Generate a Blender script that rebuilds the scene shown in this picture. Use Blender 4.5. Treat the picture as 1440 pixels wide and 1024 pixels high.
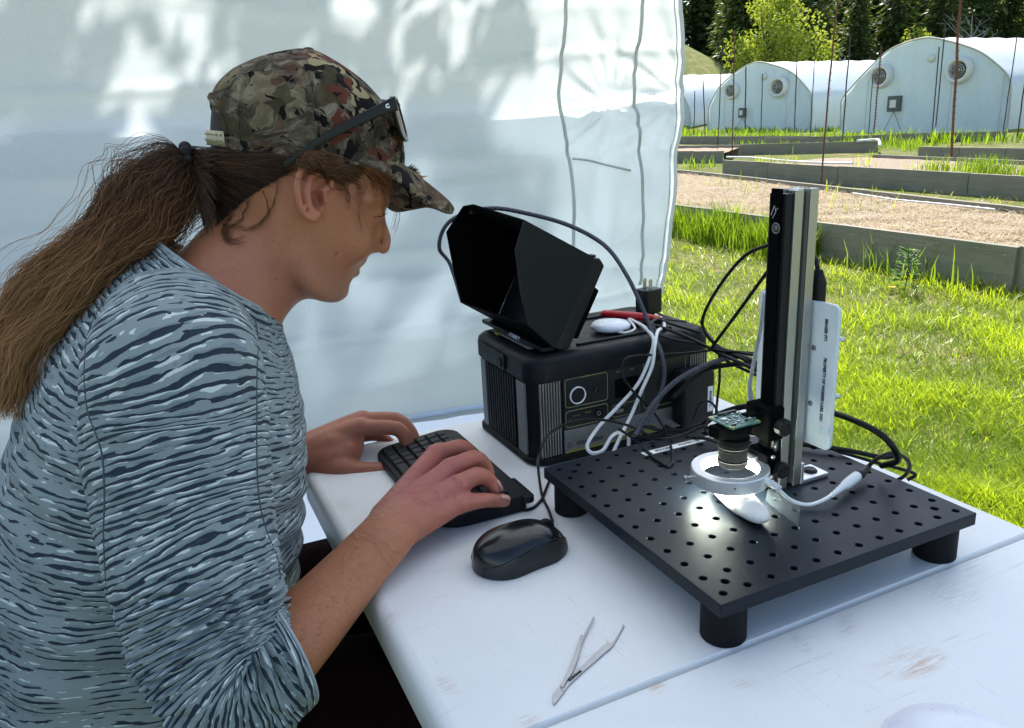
import bpy, bmesh, math, random
import numpy as np
from mathutils import Vector, Matrix, noise as mnoise
for _o in list(bpy.data.objects): bpy.data.objects.remove(_o)
SC = bpy.context.scene
COL = SC.collection
R = math.radians
random.seed(7); RNG = np.random.default_rng(7)

# ------------------------------------------------------------------ camera
FOOT = 0.0365                      # height of the board's rubber feet
ZT = 0.74                          # table top
ZB = ZT + FOOT + 0.0127            # top of the optical board
CAM = np.array([0.0, 0.0, ZB + 0.37124])
RCW = np.array([[0.9987, -0.0502, 0.0], [-0.0146, -0.2903, 0.9568], [-0.0480, -0.9556, -0.2907]])
FPX = 1096.5
cam_d = bpy.data.cameras.new('camera'); cam = bpy.data.objects.new('camera', cam_d); COL.objects.link(cam)
cam_d.sensor_width = 36; cam_d.lens = FPX / 1440 * 36; cam_d.clip_start = 0.02; cam_d.clip_end = 2000
_m = Matrix([[RCW[i][0], -RCW[i][1], -RCW[i][2]] for i in range(3)]).to_quaternion().to_matrix().to_4x4()
_m.translation = Vector(CAM); cam.matrix_world = _m
SC.camera = cam

# ------------------------------------------------------------------ light
SUN_DIR = Vector((0.28, 0.96, 0)).normalized() * math.cos(R(47)) + Vector((0, 0, math.sin(R(47))))
world = bpy.data.worlds.new('World'); SC.world = world; world.use_nodes = True
_nt = world.node_tree
_sky = _nt.nodes.new('ShaderNodeTexSky'); _sky.sky_type = 'NISHITA'; _sky.sun_disc = False
_sky.sun_elevation = R(47); _sky.sun_rotation = math.atan2(SUN_DIR.x, SUN_DIR.y)
_bg = _nt.nodes['Background']; _bg.inputs[1].default_value = 0.125
_nt.links.new(_sky.outputs[0], _bg.inputs[0])
_sl = bpy.data.lights.new('sun', 'SUN'); _sl.energy = 5.0; _sl.angle = R(0.53); _sl.color = (1.0, 0.95, 0.87)
sun = bpy.data.objects.new('sun', _sl); COL.objects.link(sun); sun.location = (0, 0, 30)
sun.rotation_euler = SUN_DIR.to_track_quat('Z', 'Y').to_euler()
SC.view_settings.view_transform = 'Standard'; SC.view_settings.look = 'None'
SC.view_settings.exposure = 1.15; SC.view_settings.gamma = 1.0; SC.view_settings.use_curve_mapping = False
SC.cycles.max_bounces = 10; SC.cycles.transparent_max_bounces = 16; SC.cycles.use_denoising = True
SC.cycles.sample_clamp_indirect = 8

# ------------------------------------------------------------------ coordinates
# table frame: a along the short side (right and away), b along the long side (left and away)
ANG = 0.42673
DA = np.array([math.cos(ANG), math.sin(ANG), 0]); DB = np.array([-math.sin(ANG), math.cos(ANG), 0])
N0 = np.array([0.1560, 0.5342, 0])
def wl(a, b, z): return N0 + a * DA + b * DB + np.array([0, 0, z])
def ray(px, py): return RCW @ np.array([(px - 720) / FPX, (py - 512) / FPX, 1.0])
def on(px, py, n, c):
    r = ray(px, py); n = np.array(n, float); return CAM + r * ((c - CAM @ n) / (r @ n))
def at(px, py, z=None, y=None, a=None, b=None):
    if z is not None: return on(px, py, (0, 0, 1), z)
    if y is not None: return on(px, py, (0, 1, 0), y)
    if a is not None: return on(px, py, DA, a + N0 @ DA)
    return on(px, py, DB, b + N0 @ DB)
def loc(P): q = np.array(P) - N0; return np.array([q @ DA, q @ DB, P[2]])

# ------------------------------------------------------------------ object helpers
def tag(o, label=None, cat=None, group=None, kind=None):
    if label: o['label'] = label
    if cat: o['category'] = cat
    if group: o['group'] = group
    if kind: o['kind'] = kind
    return o
def thing(name, label, cat, p=(0, 0, 0), rz=0.0, group=None):
    o = bpy.data.objects.new(name, None); COL.objects.link(o); o.location = p; o.rotation_euler = (0, 0, rz)
    o.empty_display_size = .05
    return tag(o, label, cat, group)
def tthing(name, label, cat, a, b, z, rz=0.0, group=None):     # a thing standing in the table frame
    return thing(name, label, cat, wl(a, b, z), ANG + rz, group)
class MB:
    def __init__(s): s.v = []; s.f = []; s.uv = None; s.mi = []; s.cm = 0
    def add(s, vs, fs):
        o = len(s.v); s.v += [tuple(map(float, p)) for p in vs]; s.f += [tuple(i + o for i in f) for f in fs]; s.mi += [s.cm] * len(fs); return s
    def box(s, c, d, rot=None):
        x, y, z = d[0] / 2, d[1] / 2, d[2] / 2
        vs = [Vector((i * x, j * y, k * z)) for i in (-1, 1) for j in (-1, 1) for k in (-1, 1)]
        if rot is not None: vs = [rot @ p for p in vs]
        vs = [p + Vector(c) for p in vs]
        return s.add(vs, [(0, 1, 3, 2), (4, 6, 7, 5), (0, 4, 5, 1), (2, 3, 7, 6), (0, 2, 6, 4), (1, 5, 7, 3)])
    def beam(s, p, q, w, h, up=(0, 0, 1)):           # box from p to q, w sideways, h along up
        p = Vector(p); q = Vector(q); x = (q - p); L = x.length; x.normalize()
        y = Vector(up).cross(x).normalized(); z = x.cross(y)
        m = Matrix((x, y, z)).transposed()
        return s.box((p + q) / 2, (L, w, h), m)
    def tube(s, pts, r, n=8, caps=True, ell=None, up=None):
        pts = [Vector(p) for p in pts]; rs = r if hasattr(r, '__len__') else [r] * len(pts)
        o = []; prev = None; N = len(pts)
        for i, p in enumerate(pts):
            t = (pts[min(i + 1, N - 1)] - pts[max(i - 1, 0)]).normalized()
            if prev is None:
                a = Vector(up) if up else (Vector((0, 0, 1)) if abs(t.z) < .9 else Vector((1, 0, 0)))
            else: a = prev
            u = (a - t * a.dot(t)).normalized(); prev = u; w = t.cross(u)
            e = ell if ell else (1, 1)
            for k in range(n):
                c, q = math.cos(2 * math.pi * k / n), math.sin(2 * math.pi * k / n)
                o.append(p + (u * c * e[0] + w * q * e[1]) * rs[i])
        fs = [(i * n + k, i * n + (k + 1) % n, (i + 1) * n + (k + 1) % n, (i + 1) * n + k) for i in range(N - 1) for k in range(n)]
        if caps: fs += [tuple(range(n))[::-1], tuple((N - 1) * n + k for k in range(n))]
        return s.add(o, fs)
    def lathe(s, prof, n=24, c=(0, 0, 0), m=None, a0=0, a1=2 * math.pi):     # prof: (r, z)
        o = []; full = abs(a1 - a0 - 2 * math.pi) < 1e-6; K = n if full else n + 1
        for (r, z) in prof:
            for k in range(K):
                t = a0 + (a1 - a0) * k / n; p = Vector((r * math.cos(t), r * math.sin(t), z))
                if m is not None: p = m @ p
                o.append(p + Vector(c))
        fs = []
        for i in range(len(prof) - 1):
            for k in range(n):
                k2 = (k + 1) % K; fs.append((i * K + k, i * K + k2, (i + 1) * K + k2, (i + 1) * K + k))
        return s.add(o, fs)
    def disc(s, prof, n=24, c=(0, 0, 0), m=None):    # closed solid of revolution
        return s.lathe([(1e-5, prof[0][1])] + list(prof) + [(1e-5, prof[-1][1])], n, c, m)
    def prism(s, poly, h, m=None, c=(0, 0, 0)):      # poly in xy, from z=0 to h
        n = len(poly); vs = [Vector((x, y, 0)) for x, y in poly] + [Vector((x, y, h)) for x, y in poly]
        if m is not None: vs = [m @ p for p in vs]
        vs = [p + Vector(c) for p in vs]
        return s.add(vs, [tuple(range(n))[::-1], tuple(range(n, 2 * n))] + [(i, (i + 1) % n, n + (i + 1) % n, n + i) for i in range(n)])
    def grid(s, rows, closed=False):                 # rows: list of rings
        n = len(rows[0]); o = [p for r_ in rows for p in r_]
        K = n if closed else n - 1
        return s.add(o, [(i * n + k, i * n + (k + 1) % n, (i + 1) * n + (k + 1) % n, (i + 1) * n + k) for i in range(len(rows) - 1) for k in range(K)])
    def ball(s, c, r, rot=None, n=12, m=8):
        r = r if hasattr(r, '__len__') else (r, r, r); rows = []
        for i in range(m + 1):
            t = math.pi * i / m; row = []
            for k in range(n):
                p = Vector((r[0] * math.sin(max(t, .001) if t < 3 else t - .001) * math.cos(2 * math.pi * k / n), r[1] * math.sin(max(t, .001) if t < 3 else t - .001) * math.sin(2 * math.pi * k / n), r[2] * math.cos(t)))
                if rot is not None: p = rot @ p
                row.append(p + Vector(c))
            rows.append(row)
        return s.grid(rows, True)
    def build(s, name, mat, parent=None, smooth=False, bevel=0, seg=2, origin=None, uv=None, subd=0, solid=0, flip=True):
        me = bpy.data.meshes.new(name); vs = s.v
        if origin is not None: vs = [(x - origin[0], y - origin[1], z - origin[2]) for x, y, z in vs]
        me.from_pydata(vs, [], s.f)
        ms = mat if isinstance(mat, (list, tuple)) else [mat]
        for q in ms: me.materials.append(q)
        if len(ms) > 1: me.polygons.foreach_set('material_index', s.mi)
        if uv is not None:
            l = me.uv_layers.new(name='UVMap'); li = np.empty(len(me.loops), int); me.loops.foreach_get('vertex_index', li)
            l.data.foreach_set('uv', np.array(uv, float)[li].ravel())
        if flip:
            bm = bmesh.new(); bm.from_mesh(me); bmesh.ops.recalc_face_normals(bm, faces=bm.faces); bm.to_mesh(me); bm.free()
        if smooth: me.polygons.foreach_set('use_smooth', [True] * len(me.polygons))
        o = bpy.data.objects.new(name, me); COL.objects.link(o)
        if origin is not None: o.location = origin
        if parent is not None: o.parent = parent
        if solid:
            q = o.modifiers.new('s', 'SOLIDIFY'); q.thickness = solid; q.offset = 0
        if subd:
            q = o.modifiers.new('u', 'SUBSURF'); q.levels = q.render_levels = subd
        if bevel:
            q = o.modifiers.new('b', 'BEVEL'); q.width = bevel; q.segments = seg; q.limit_method = 'ANGLE'; q.angle_limit = R(38)
            if not smooth: q.harden_normals = False
            me.polygons.foreach_set('use_smooth', [True] * len(me.polygons))
            q2 = o.modifiers.new('w', 'WEIGHTED_NORMAL'); q2.keep_sharp = True
        return o
def spline(pts, n=8, closed=False):                  # Catmull-Rom through control points
    P = [Vector(p) for p in pts]; out = []
    for i in range(len(P) - 1):
        a, b, c, d = P[max(i - 1, 0)], P[i], P[i + 1], P[min(i + 2, len(P) - 1)]
        for k in range(n):
            t = k / n
            out.append(.5 * ((2 * b) + (c - a) * t + (2 * a - 5 * b + 4 * c - d) * t * t + (3 * b - a - 3 * c + d) * t ** 3))
    out.append(P[-1]); return out
def lerp(a, b, t): return a + (b - a) * t
def sstep(a, b, x):
    t = min(1, max(0, (x - a) / (b - a))); return t * t * (3 - 2 * t)
def npmesh(name, V, F, mat, parent=None, attrs=None, smooth=False, uv=None):
    me = bpy.data.meshes.new(name); F = np.asarray(F); k = F.shape[1]
    me.vertices.add(len(V)); me.vertices.foreach_set('co', np.asarray(V, np.float32).ravel())
    me.loops.add(F.size); me.loops.foreach_set('vertex_index', F.ravel().astype(np.int32))
    me.polygons.add(len(F)); me.polygons.foreach_set('loop_start', np.arange(0, F.size, k, dtype=np.int32))
    me.polygons.foreach_set('loop_total', np.full(len(F), k, np.int32))
    me.update(calc_edges=True); me.validate()
    for m_ in (mat if isinstance(mat, (list, tuple)) else [mat]): me.materials.append(m_)
    for nm, arr in (attrs or {}).items():
        at_ = me.attributes.new(nm, 'FLOAT', 'POINT'); at_.data.foreach_set('value', np.asarray(arr, np.float32))
    if uv is not None:
        l = me.uv_layers.new(name='UVMap'); l.data.foreach_set('uv', np.asarray(uv, np.float32)[F.ravel()].ravel())
    if smooth: me.polygons.foreach_set('use_smooth', [True] * len(F))
    o = bpy.data.objects.new(name, me); COL.objects.link(o)
    if parent is not None: o.parent = parent
    return o

# ------------------------------------------------------------------ material helpers
class NT:
    def __init__(s, m): s.t = m.node_tree; s.n = s.t.nodes; s.L = s.t.links
    def new(s, ty, **k):
        x = s.n.new('ShaderNode' + ty)
        for a, b in k.items():
            if a.startswith('i_'):
                key = a[2:]; key = int(key) if key.isdigit() else key.replace('_', ' ')
                s.put(x.inputs[key], b)
            else: setattr(x, a, b)
        return x
    def put(s, inp, v):
        if isinstance(v, bpy.types.NodeSocket): s.L.new(v, inp)
        elif isinstance(v, tuple) and len(v) == 3 and inp.type == 'RGBA': inp.default_value = (*v, 1)
        else: inp.default_value = v
    def math(s, op, a, b=0.0, c=0.0, clamp=False):
        x = s.n.new('ShaderNodeMath'); x.operation = op; x.use_clamp = clamp
        s.put(x.inputs[0], a); s.put(x.inputs[1], b)
        if len(x.inputs) > 2: s.put(x.inputs[2], c)
        return x.outputs[0]
    def mix(s, f, a, b, mode='MIX'):
        x = s.n.new('ShaderNodeMix'); x.data_type = 'RGBA'; x.blend_type = mode
        s.put(x.inputs[0], f); s.put(x.inputs[6], a); s.put(x.inputs[7], b); return x.outputs[2]
    def ramp(s, f, stops, interp='LINEAR'):
        x = s.n.new('ShaderNodeValToRGB'); x.color_ramp.interpolation = interp; el = x.color_ramp.elements
        while len(el) < len(stops): el.new(.5)
        for e_, (p, c) in zip(el, stops): e_.position = p; e_.color = (*c, 1) if len(c) == 3 else c
        s.put(x.inputs[0], f); return x.outputs[0]
    def maprange(s, v, a, b, c=0.0, d=1.0, smooth=False):
        x = s.n.new('ShaderNodeMapRange'); s.put(x.inputs[0], v)
        if smooth: x.interpolation_type = 'SMOOTHSTEP'
        for i, q in enumerate((a, b, c, d)): s.put(x.inputs[i + 1], q)
        return x.outputs[0]
    def coords(s, kind='Object', scale=(1, 1, 1), rot=(0, 0, 0), loc=(0, 0, 0)):
        c = s.n.new('ShaderNodeTexCoord'); m = s.n.new('ShaderNodeMapping')
        s.L.new(c.outputs[kind], m.inputs[0]); m.inputs['Scale'].default_value = scale; m.inputs['Rotation'].default_value = rot; m.inputs['Location'].default_value = loc
        return m.outputs[0]
    def noise(s, vec, scale, detail=3, rough=.5, dist=0.0, out=0):
        x = s.n.new('ShaderNodeTexNoise'); s.put(x.inputs['Vector'], vec); x.inputs['Scale'].default_value = scale
        x.inputs['Detail'].default_value = detail; x.inputs['Roughness'].default_value = rough; x.inputs['Distortion'].default_value = dist
        return x.outputs[out]
    def bump(s, h, strength=.3, dist=.01):
        x = s.n.new('ShaderNodeBump'); s.put(x.inputs['Height'], h); x.inputs['Strength'].default_value = strength; x.inputs['Distance'].default_value = dist
        return x.outputs[0]
def newmat(name):
    m = bpy.data.materials.new(name); m.use_nodes = True; t = NT(m); return m, t, t.n['Principled BSDF']
def plain(name, col, rough=.5, metal=0.0, var=.06, scale=40, bump=0.0, bscale=400, bdist=.0005, spec=.5, coat=0.0, sheen=0.0, dust=0.0):
    m, t, b = newmat(name); v = t.coords()
    n = t.noise(v, scale, 4, .6)
    c = t.mix(n, tuple(x * (1 - var) for x in col), tuple(min(1, x * (1 + var)) for x in col))
    if dust: 
        n3 = t.noise(v, scale * .4, 5, .65); c = t.mix(t.maprange(n3, .5, .8, 0, dust), c, (.35, .33, .30))
    t.put(b.inputs['Base Color'], c); b.inputs['Metallic'].default_value = metal
    t.put(b.inputs['Roughness'], t.maprange(t.noise(v, scale * 2.3, 3), .3, .7, rough * .88, min(1, rough * 1.12)))
    b.inputs['Specular IOR Level'].default_value = spec; b.inputs['Coat Weight'].default_value = coat
    if sheen: b.inputs['Sheen Weight'].default_value = sheen
    if bump: t.put(b.inputs['Normal'], t.bump(t.noise(v, bscale, 2), bump, bdist))
    return m
def text_obj(txt, size, mat, parent, M, name='lettering', font=None, sx=1.0, bold=0.0, space=1.0, extrude=0.0001, align='CENTER'):
    cu = bpy.data.curves.new('t', 'FONT'); cu.body = txt; cu.size = size; cu.align_x = align; cu.align_y = 'CENTER'; cu.offset = bold; cu.space_character = space
    cu.extrude = extrude; cu.resolution_u = 2
    o = bpy.data.objects.new('t', cu); COL.objects.link(o); dg = bpy.context.evaluated_depsgraph_get()
    me = bpy.data.meshes.new_from_object(o.evaluated_get(dg)); bpy.data.objects.remove(o); me.materials.clear(); me.materials.append(mat)
    me.transform(Matrix.Diagonal((sx, 1, 1, 1))); me.transform(M)
    q = bpy.data.objects.new(name, me); COL.objects.link(q); q.parent = parent; return q
def frame(o, x, y):                                   # matrix with text x and y directions
    x = Vector(x).normalized(); y = Vector(y); y = (y - x * y.dot(x)).normalized(); z = x.cross(y)
    m = Matrix((x, y, z)).transposed().to_4x4(); m.translation = Vector(o); return m
def copy_tree(o, parent=None):
    c = o.copy(); COL.objects.link(c); c.parent = parent
    for ch in [x for x in bpy.data.objects if x.parent == o]: copy_tree(ch, c)
    return c
# ================================================================== setting
def tz(x, y): return sstep(12, 45, y) * .035 * (17.5 - x) * (1 - .75 * sstep(60, 120, y))
def hill(x, y):                                       # far terrain: rises behind the greenhouses
    h = tz(x, y)
    h += 9.0 * sstep(62, 135, y) + 7.0 * sstep(58, 90, y) * (1 - sstep(19, 30, x))
    return h + .25 * mnoise.noise(Vector((x * .05, y * .05, 0))) * sstep(40, 70, y)
def leafmat(name, c1, c2, trans=.35, rough=.55):
    m, t, b = newmat(name); a = t.new('Attribute', attribute_name='tint').outputs['Fac']
    c = t.mix(a, c1, c2); t.put(b.inputs['Base Color'], c); b.inputs['Roughness'].default_value = rough
    b.inputs['Specular IOR Level'].default_value = .3
    tr = t.new('BsdfTranslucent'); t.put(tr.inputs[0], t.mix(.45, c, (c2[0] * 1.5, min(1, c2[1] * 1.6), c2[2] * .5)))
    mx = t.new('MixShader'); mx.inputs[0].default_value = trans
    t.L.new(b.outputs[0], mx.inputs[1]); t.L.new(tr.outputs[0], mx.inputs[2]); t.L.new(mx.outputs[0], t.n['Material Output'].inputs[0])
    return m
M_grass = leafmat('grass blades', (.10, .19, .012), (.43, .51, .032), .45, .40)
M_tall = leafmat('tall grass blades', (.05, .13, .010), (.30, .42, .030), .4, .4)
M_drygrass = leafmat('dry grass', (.34, .26, .15), (.52, .42, .28), .3, .7)
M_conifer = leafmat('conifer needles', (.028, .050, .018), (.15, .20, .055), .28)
M_yleaf = leafmat('spring leaves', (.16, .22, .025), (.34, .38, .05), .45)
M_gleaf = leafmat('green leaves', (.05, .10, .02), (.12, .18, .04), .4)
M_bark = plain('bark', (.09, .065, .045), .9, var=.3, scale=3)
def ground_mat():
    m, t, b = newmat('lawn soil'); v = t.coords()
    n1 = t.noise(v, 1.3, 5, .6); n2 = t.noise(v, 14, 4, .7); n3 = t.noise(v, 90, 2, .6)
    green = t.mix(n2, (.06, .09, .018), (.20, .23, .05)); dry = t.mix(n3, (.20, .15, .08), (.42, .34, .19))
    k = t.math('ADD', t.math('MULTIPLY', n1, .55), t.math('MULTIPLY', n2, .45))
    t.put(b.inputs['Base Color'], t.mix(t.maprange(k, .50, .60), green, dry)); b.inputs['Roughness'].default_value = .95
    b.inputs['Specular IOR Level'].default_value = .1
    t.put(b.inputs['Normal'], t.bump(t.math('ADD', n2, n3), .9, .03)); return m
M_ground = ground_mat()
def build_ground():
    xs = sorted(set([round(-60 + i * 6.0, 2) for i in range(41)] + [round(-3 + i * .5, 2) for i in range(40)]))
    ys = [-12, -6, -3, -1] + [i * .5 for i in range(0, 40)] + [20 + i * 2 for i in range(0, 20)] + [60 + i * 5 for i in range(0, 25)] + [190, 230, 300, 420]
    b = MB(); b.grid([[(x, y, hill(x, y) + (.012 * mnoise.noise(Vector((x * 1.7, y * 1.7, 3))) if 1 < y < 14 else 0)) for x in xs] for y in ys])
    o = b.build('lawn', M_ground, smooth=True); tag(o, kind='structure')
build_ground()

def blades(name, P, H, W, lean, az, tint, mat, parent=None, curl=.35):
    """P (n,3) roots; each blade two segments"""
    n = len(P); d = np.stack([np.cos(az), np.sin(az), np.zeros(n)], 1); s = np.stack([-np.sin(az), np.cos(az), np.zeros(n)], 1)
    up = np.array([0, 0, 1.0]); l1 = lean[:, None]; l2 = np.minimum(lean + curl, 1.5)[:, None]
    m1 = P + (H * .5)[:, None] * (np.cos(l1) * up + np.sin(l1) * d)
    tip = m1 + (H * .5)[:, None] * (np.cos(l2) * up + np.sin(l2) * d)
    w = (W / 2)[:, None] * s
    V = np.stack([P - w, P + w, m1 + w * .8, m1 - w * .8, tip], 1).reshape(-1, 3)
    b = np.arange(n)[:, None] * 5
    F = np.concatenate([np.concatenate([b, b + 1, b + 2], 1), np.concatenate([b, b + 2, b + 3], 1), np.concatenate([b + 3, b + 2, b + 4], 1)])
    return npmesh(name, V, F, mat, parent, {'tint': np.repeat(tint, 5)})
M_wood = None
def wood_mat():
    m, t, b = newmat('weathered timber'); v = t.coords(scale=(1, 14, 14))
    n1 = t.noise(v, 2.2, 6, .65); n2 = t.noise(t.coords(), 1.1, 4, .6); v2 = t.coords(scale=(2, 60, 60)); n3 = t.noise(v2, 3, 3)
    c = t.mix(n1, (.13, .115, .085), (.36, .325, .25)); c = t.mix(t.maprange(n2, .48, .72), c, (.17, .19, .12))
    c = t.mix(t.maprange(n3, .62, .75, 0, .5), c, (.05, .04, .03))
    t.put(b.inputs['Base Color'], c); b.inputs['Roughness'].default_value = .9
    t.put(b.inputs['Normal'], t.bump(t.math('ADD', n1, n3), .5, .004)); return m
M_wood = wood_mat()
def straw_mat():
    m, t, b = newmat('straw mulch'); v = t.coords(); n = t.noise(v, 9, 6, .7); n2 = t.noise(v, 60, 3, .7)
    c = t.mix(n, (.25, .175, .115), (.46, .36, .265)); c = t.mix(t.maprange(n2, .52, .7, 0, .6), c, (.16, .11, .06))
    t.put(b.inputs['Base Color'], c); b.inputs['Roughness'].default_value = .95; t.put(b.inputs['Normal'], t.bump(t.math('ADD', n, n2), 1, .03)); return m
M_straw = straw_mat()

# ---- raised beds: planks from measured end points; each board one object
PL_H = .29
def gz(x, y): return tz(x, y)
def edgept(px, py, top=PL_H):
    P = at(px, py, z=top)
    for _ in range(6): P = at(px, py, z=top + gz(P[0], P[1]))
    return Vector(P)
def bed_side(parent, pts, joints, th=.055, h=.29, name='board'):
    """pts: px end points of the top edge; joints: fractions where boards butt"""
    A, B_ = edgept(*pts[0]), edgept(*pts[1]); fr = [0] + list(joints) + [1]; d = (B_ - A)
    for i in range(len(fr) - 1):
        p = A + d * fr[i]; q = A + d * fr[i + 1]; g = .006 / max(.01, d.length * (fr[i + 1] - fr[i]))
        p, q = p.lerp(q, g), q.lerp(p, g)
        b = MB(); c = (p + q) / 2; L = (q - p).length; drop = random.uniform(-.006, .006)
        nseg = 6; rows = []
        for k in range(nseg + 1):
            x = -L / 2 + L * k / nseg; w = .004 * mnoise.noise(Vector((x * 2, i, A.x))); t2 = drop + .004 * mnoise.noise(Vector((x * 3, i + 5, A.y)))
            rows.append([(x, w - th / 2, -h / 2 - .05), (x, w + th / 2, -h / 2 - .05), (x, w + th / 2, h / 2 + t2), (x, w - th / 2, h / 2 + t2)])
        b.grid(rows, True); b.add(rows[0], [(0, 1, 2, 3)]); b.add(rows[-1], [(3, 2, 1, 0)])
        o = b.build(name, M_wood, parent, bevel=.004)
        x = d.normalized(); m = frame(c - Vector((0, 0, h / 2)), x, Vector((0, 0, 1)).cross(x)); o.matrix_local = m
    return A, B_
def straw_fill(parent, quad, z, name='straw'):
    Q = [Vector(p) for p in quad]; n = 14; b = MB()
    rows = [[tuple((Q[0].lerp(Q[1], u / n)).lerp(Q[3].lerp(Q[2], u / n), v / n) + Vector((0, 0, .02 * mnoise.noise(Vector((u * .8, v * .8, z)))))) for u in range(n + 1)] for v in range(n + 1)]
    b.grid(rows); return b.build(name, M_straw, parent, smooth=True)
def bed(label, front, fj, back=None, bj=(), left=False, surf=None, zs=.06):
    r = thing('raised_bed', label, 'raised bed', (0, 0, 0), 0, 'timber raised beds beyond the lawn')
    A, B_ = bed_side(r, front, fj)
    if back:
        C, D = bed_side(r, back, bj)
        dz = Vector((0, 0, -zs)); straw_fill(r, (A + dz, B_ + dz, D + dz, C + dz), A.x)
        if left:
            b = MB(); p = A.lerp(C, .02); q = C.lerp(A, .02); b.beam(p + Vector((0, 0, -.145)), q + Vector((0, 0, -.145)), .045, .29); b.build('end_board', M_wood, r, bevel=.004)
        return r, (A, B_, D, C)
    return r, (A, B_)
bed1, Q1 = bed('nearest raised bed of weathered boards with straw, right behind the sunny lawn', [(930, 284.5), (1436, 348)], (.24, .50), [(935, 236), (1470, 294)], (.2, .45, .72))
# corner post at the near right end
_b = MB(); _P = edgept(1440, 349); _b.box(_P + Vector((.045, 0, -.16)), (.09, .09, .34)); _b.build('post', M_wood, bed1, bevel=.005)
bed2, Q2 = bed('second raised bed with a white hose lying along its front board', [(1018, 225), (1470, 248.5)], (.22, .49, .85), [(1225, 216.5), (1470, 227)], (.5,), left=False)
bed3, Q3 = bed('short low raised bed at the left beside the tent wall edge', [(935, 213), (1018, 212)], (.5,), [(938, 205.5), (1040, 204.5)], (.5,))
bed4, Q4 = bed('long raised bed with a bent white pipe at its right end', [(935, 206), (1236, 198)], (.35, .62), None)
bed5, Q5 = bed('farthest raised bed, right in front of the greenhouses', [(1075, 194.5), (1416, 184)], (.25, .5, .8), None)
bed6, Q6 = bed('raised bed at the right with tall green shoots in front of it', [(1293, 206), (1480, 209)], (.35, .7), None)
bed7, Q7 = bed('thin raised bed board half sunk in grass before the left greenhouses', [(935, 192), (1140, 191)], (.4,), None)

# hoses and white pipe
M_pvc = plain('white pvc', (.72, .73, .72), .4)
def cable(name, pts, r, mat, label, cat, group=None, n=8, seg=8, parent=None, **k):
    P = spline(pts, seg); b = MB(); b.tube(P, r, n); o = b.build(name, mat, parent, smooth=True, origin=(tuple(P[0]) if parent is None else None))
    if parent is None: tag(o, label, cat, group)
    return o
def offz(P, dz): return (P[0], P[1], P[2] + dz)
cable('hose', [offz(edgept(x, y), .0) for x, y in ((1022, 221), (1060, 222), (1100, 226), (1150, 229), (1200, 229.5))], .02, M_pvc, 'thin white hose lying behind the front board of the second raised bed', 'hose')
cable('hose', [offz(edgept(x, y), -.03) for x, y in ((1200, 268), (1240, 274), (1262, 277), (1330, 283), (1380, 288), (1400, 290))], .009, M_pvc, 'thin white drip hose lying on the straw of the nearest raised bed', 'hose')
cable('pipe', [offz(edgept(x, y), .02) for x, y in ((1206, 199.5), (1222, 198), (1232, 197.5), (1236, 199), (1237, 206))], .032, M_pvc, 'white pipe bent down over the end of the long raised bed', 'pipe')

# ---- grass
def inpoly(x, y, Q):
    Q = [(q[0], q[1]) for q in Q]; inside = np.zeros(len(x), bool); j = len(Q) - 1
    for i in range(len(Q)):
        xi, yi = Q[i]; xj, yj = Q[j]
        c = ((yi > y) != (yj > y)) & (x < (xj - xi) * (y - yi) / (yj - yi + 1e-12) + xi); inside ^= c; j = i
    return inside
def lawn_grass():
    n = 200000; u = RNG.random(n); y0, y1 = 1.5, 12.0
    y = 1 / np.sqrt((1 / y0 ** 2) + u * ((1 / y1 ** 2) - (1 / y0 ** 2)))
    x = y * (.12 + RNG.random(n) * .76)
    keep = ~inpoly(x, y, Q1); x, y = x[keep], y[keep]; n = len(x)
    f = np.array([mnoise.noise(Vector((a * 2.2, b_ * 2.2, 1))) for a, b_ in zip(x, y)]); g = np.array([mnoise.noise(Vector((a * 9, b_ * 9, 4))) for a, b_ in zip(x, y)])
    keep = (f * .5 + g * .5 + RNG.random(n) * .9) > .08; x, y, f, g = x[keep], y[keep], f[keep], g[keep]; n = len(x)
    sc = 1 + .10 * np.clip(y - 2.5, 0, 9)
    H = (.045 + .05 * RNG.random(n) + .05 * np.clip(g, 0, 1)) * (1 + .3 * f) * np.minimum(sc, 1.4)
    lean = np.clip(.35 + .35 * np.abs(RNG.normal(size=n)) + .35 * (RNG.random(n) < .3), 0, 1.35)
    az = RNG.random(n) * 2 * math.pi + 0; az = np.where(RNG.random(n) < .55, 2.6 + RNG.normal(size=n) * .7 + f * 2, az)
    P = np.stack([x, y, np.array([hill(a, b_) for a, b_ in zip(x, y)]) - .004], 1)
    dry = (RNG.random(n) < np.clip(.10 - .45 * f + .2 * (g < -.25), .02, .5))
    tint = np.clip(.52 + .5 * f + .35 * g + .28 * RNG.normal(size=n), 0, 1)
    W = (.0030 + .0028 * RNG.random(n)) * sc
    k = ~dry
    o = blades('grass', P[k], H[k], W[k], lean[k], az[k], tint[k], M_grass); tag(o, kind='stuff')
    o = blades('dry_grass', P[dry], H[dry] * .8, W[dry] * .7, np.minimum(lean[dry] + .6, 1.5), az[dry], tint[dry], M_drygrass); tag(o, kind='stuff')
lawn_grass()
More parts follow.
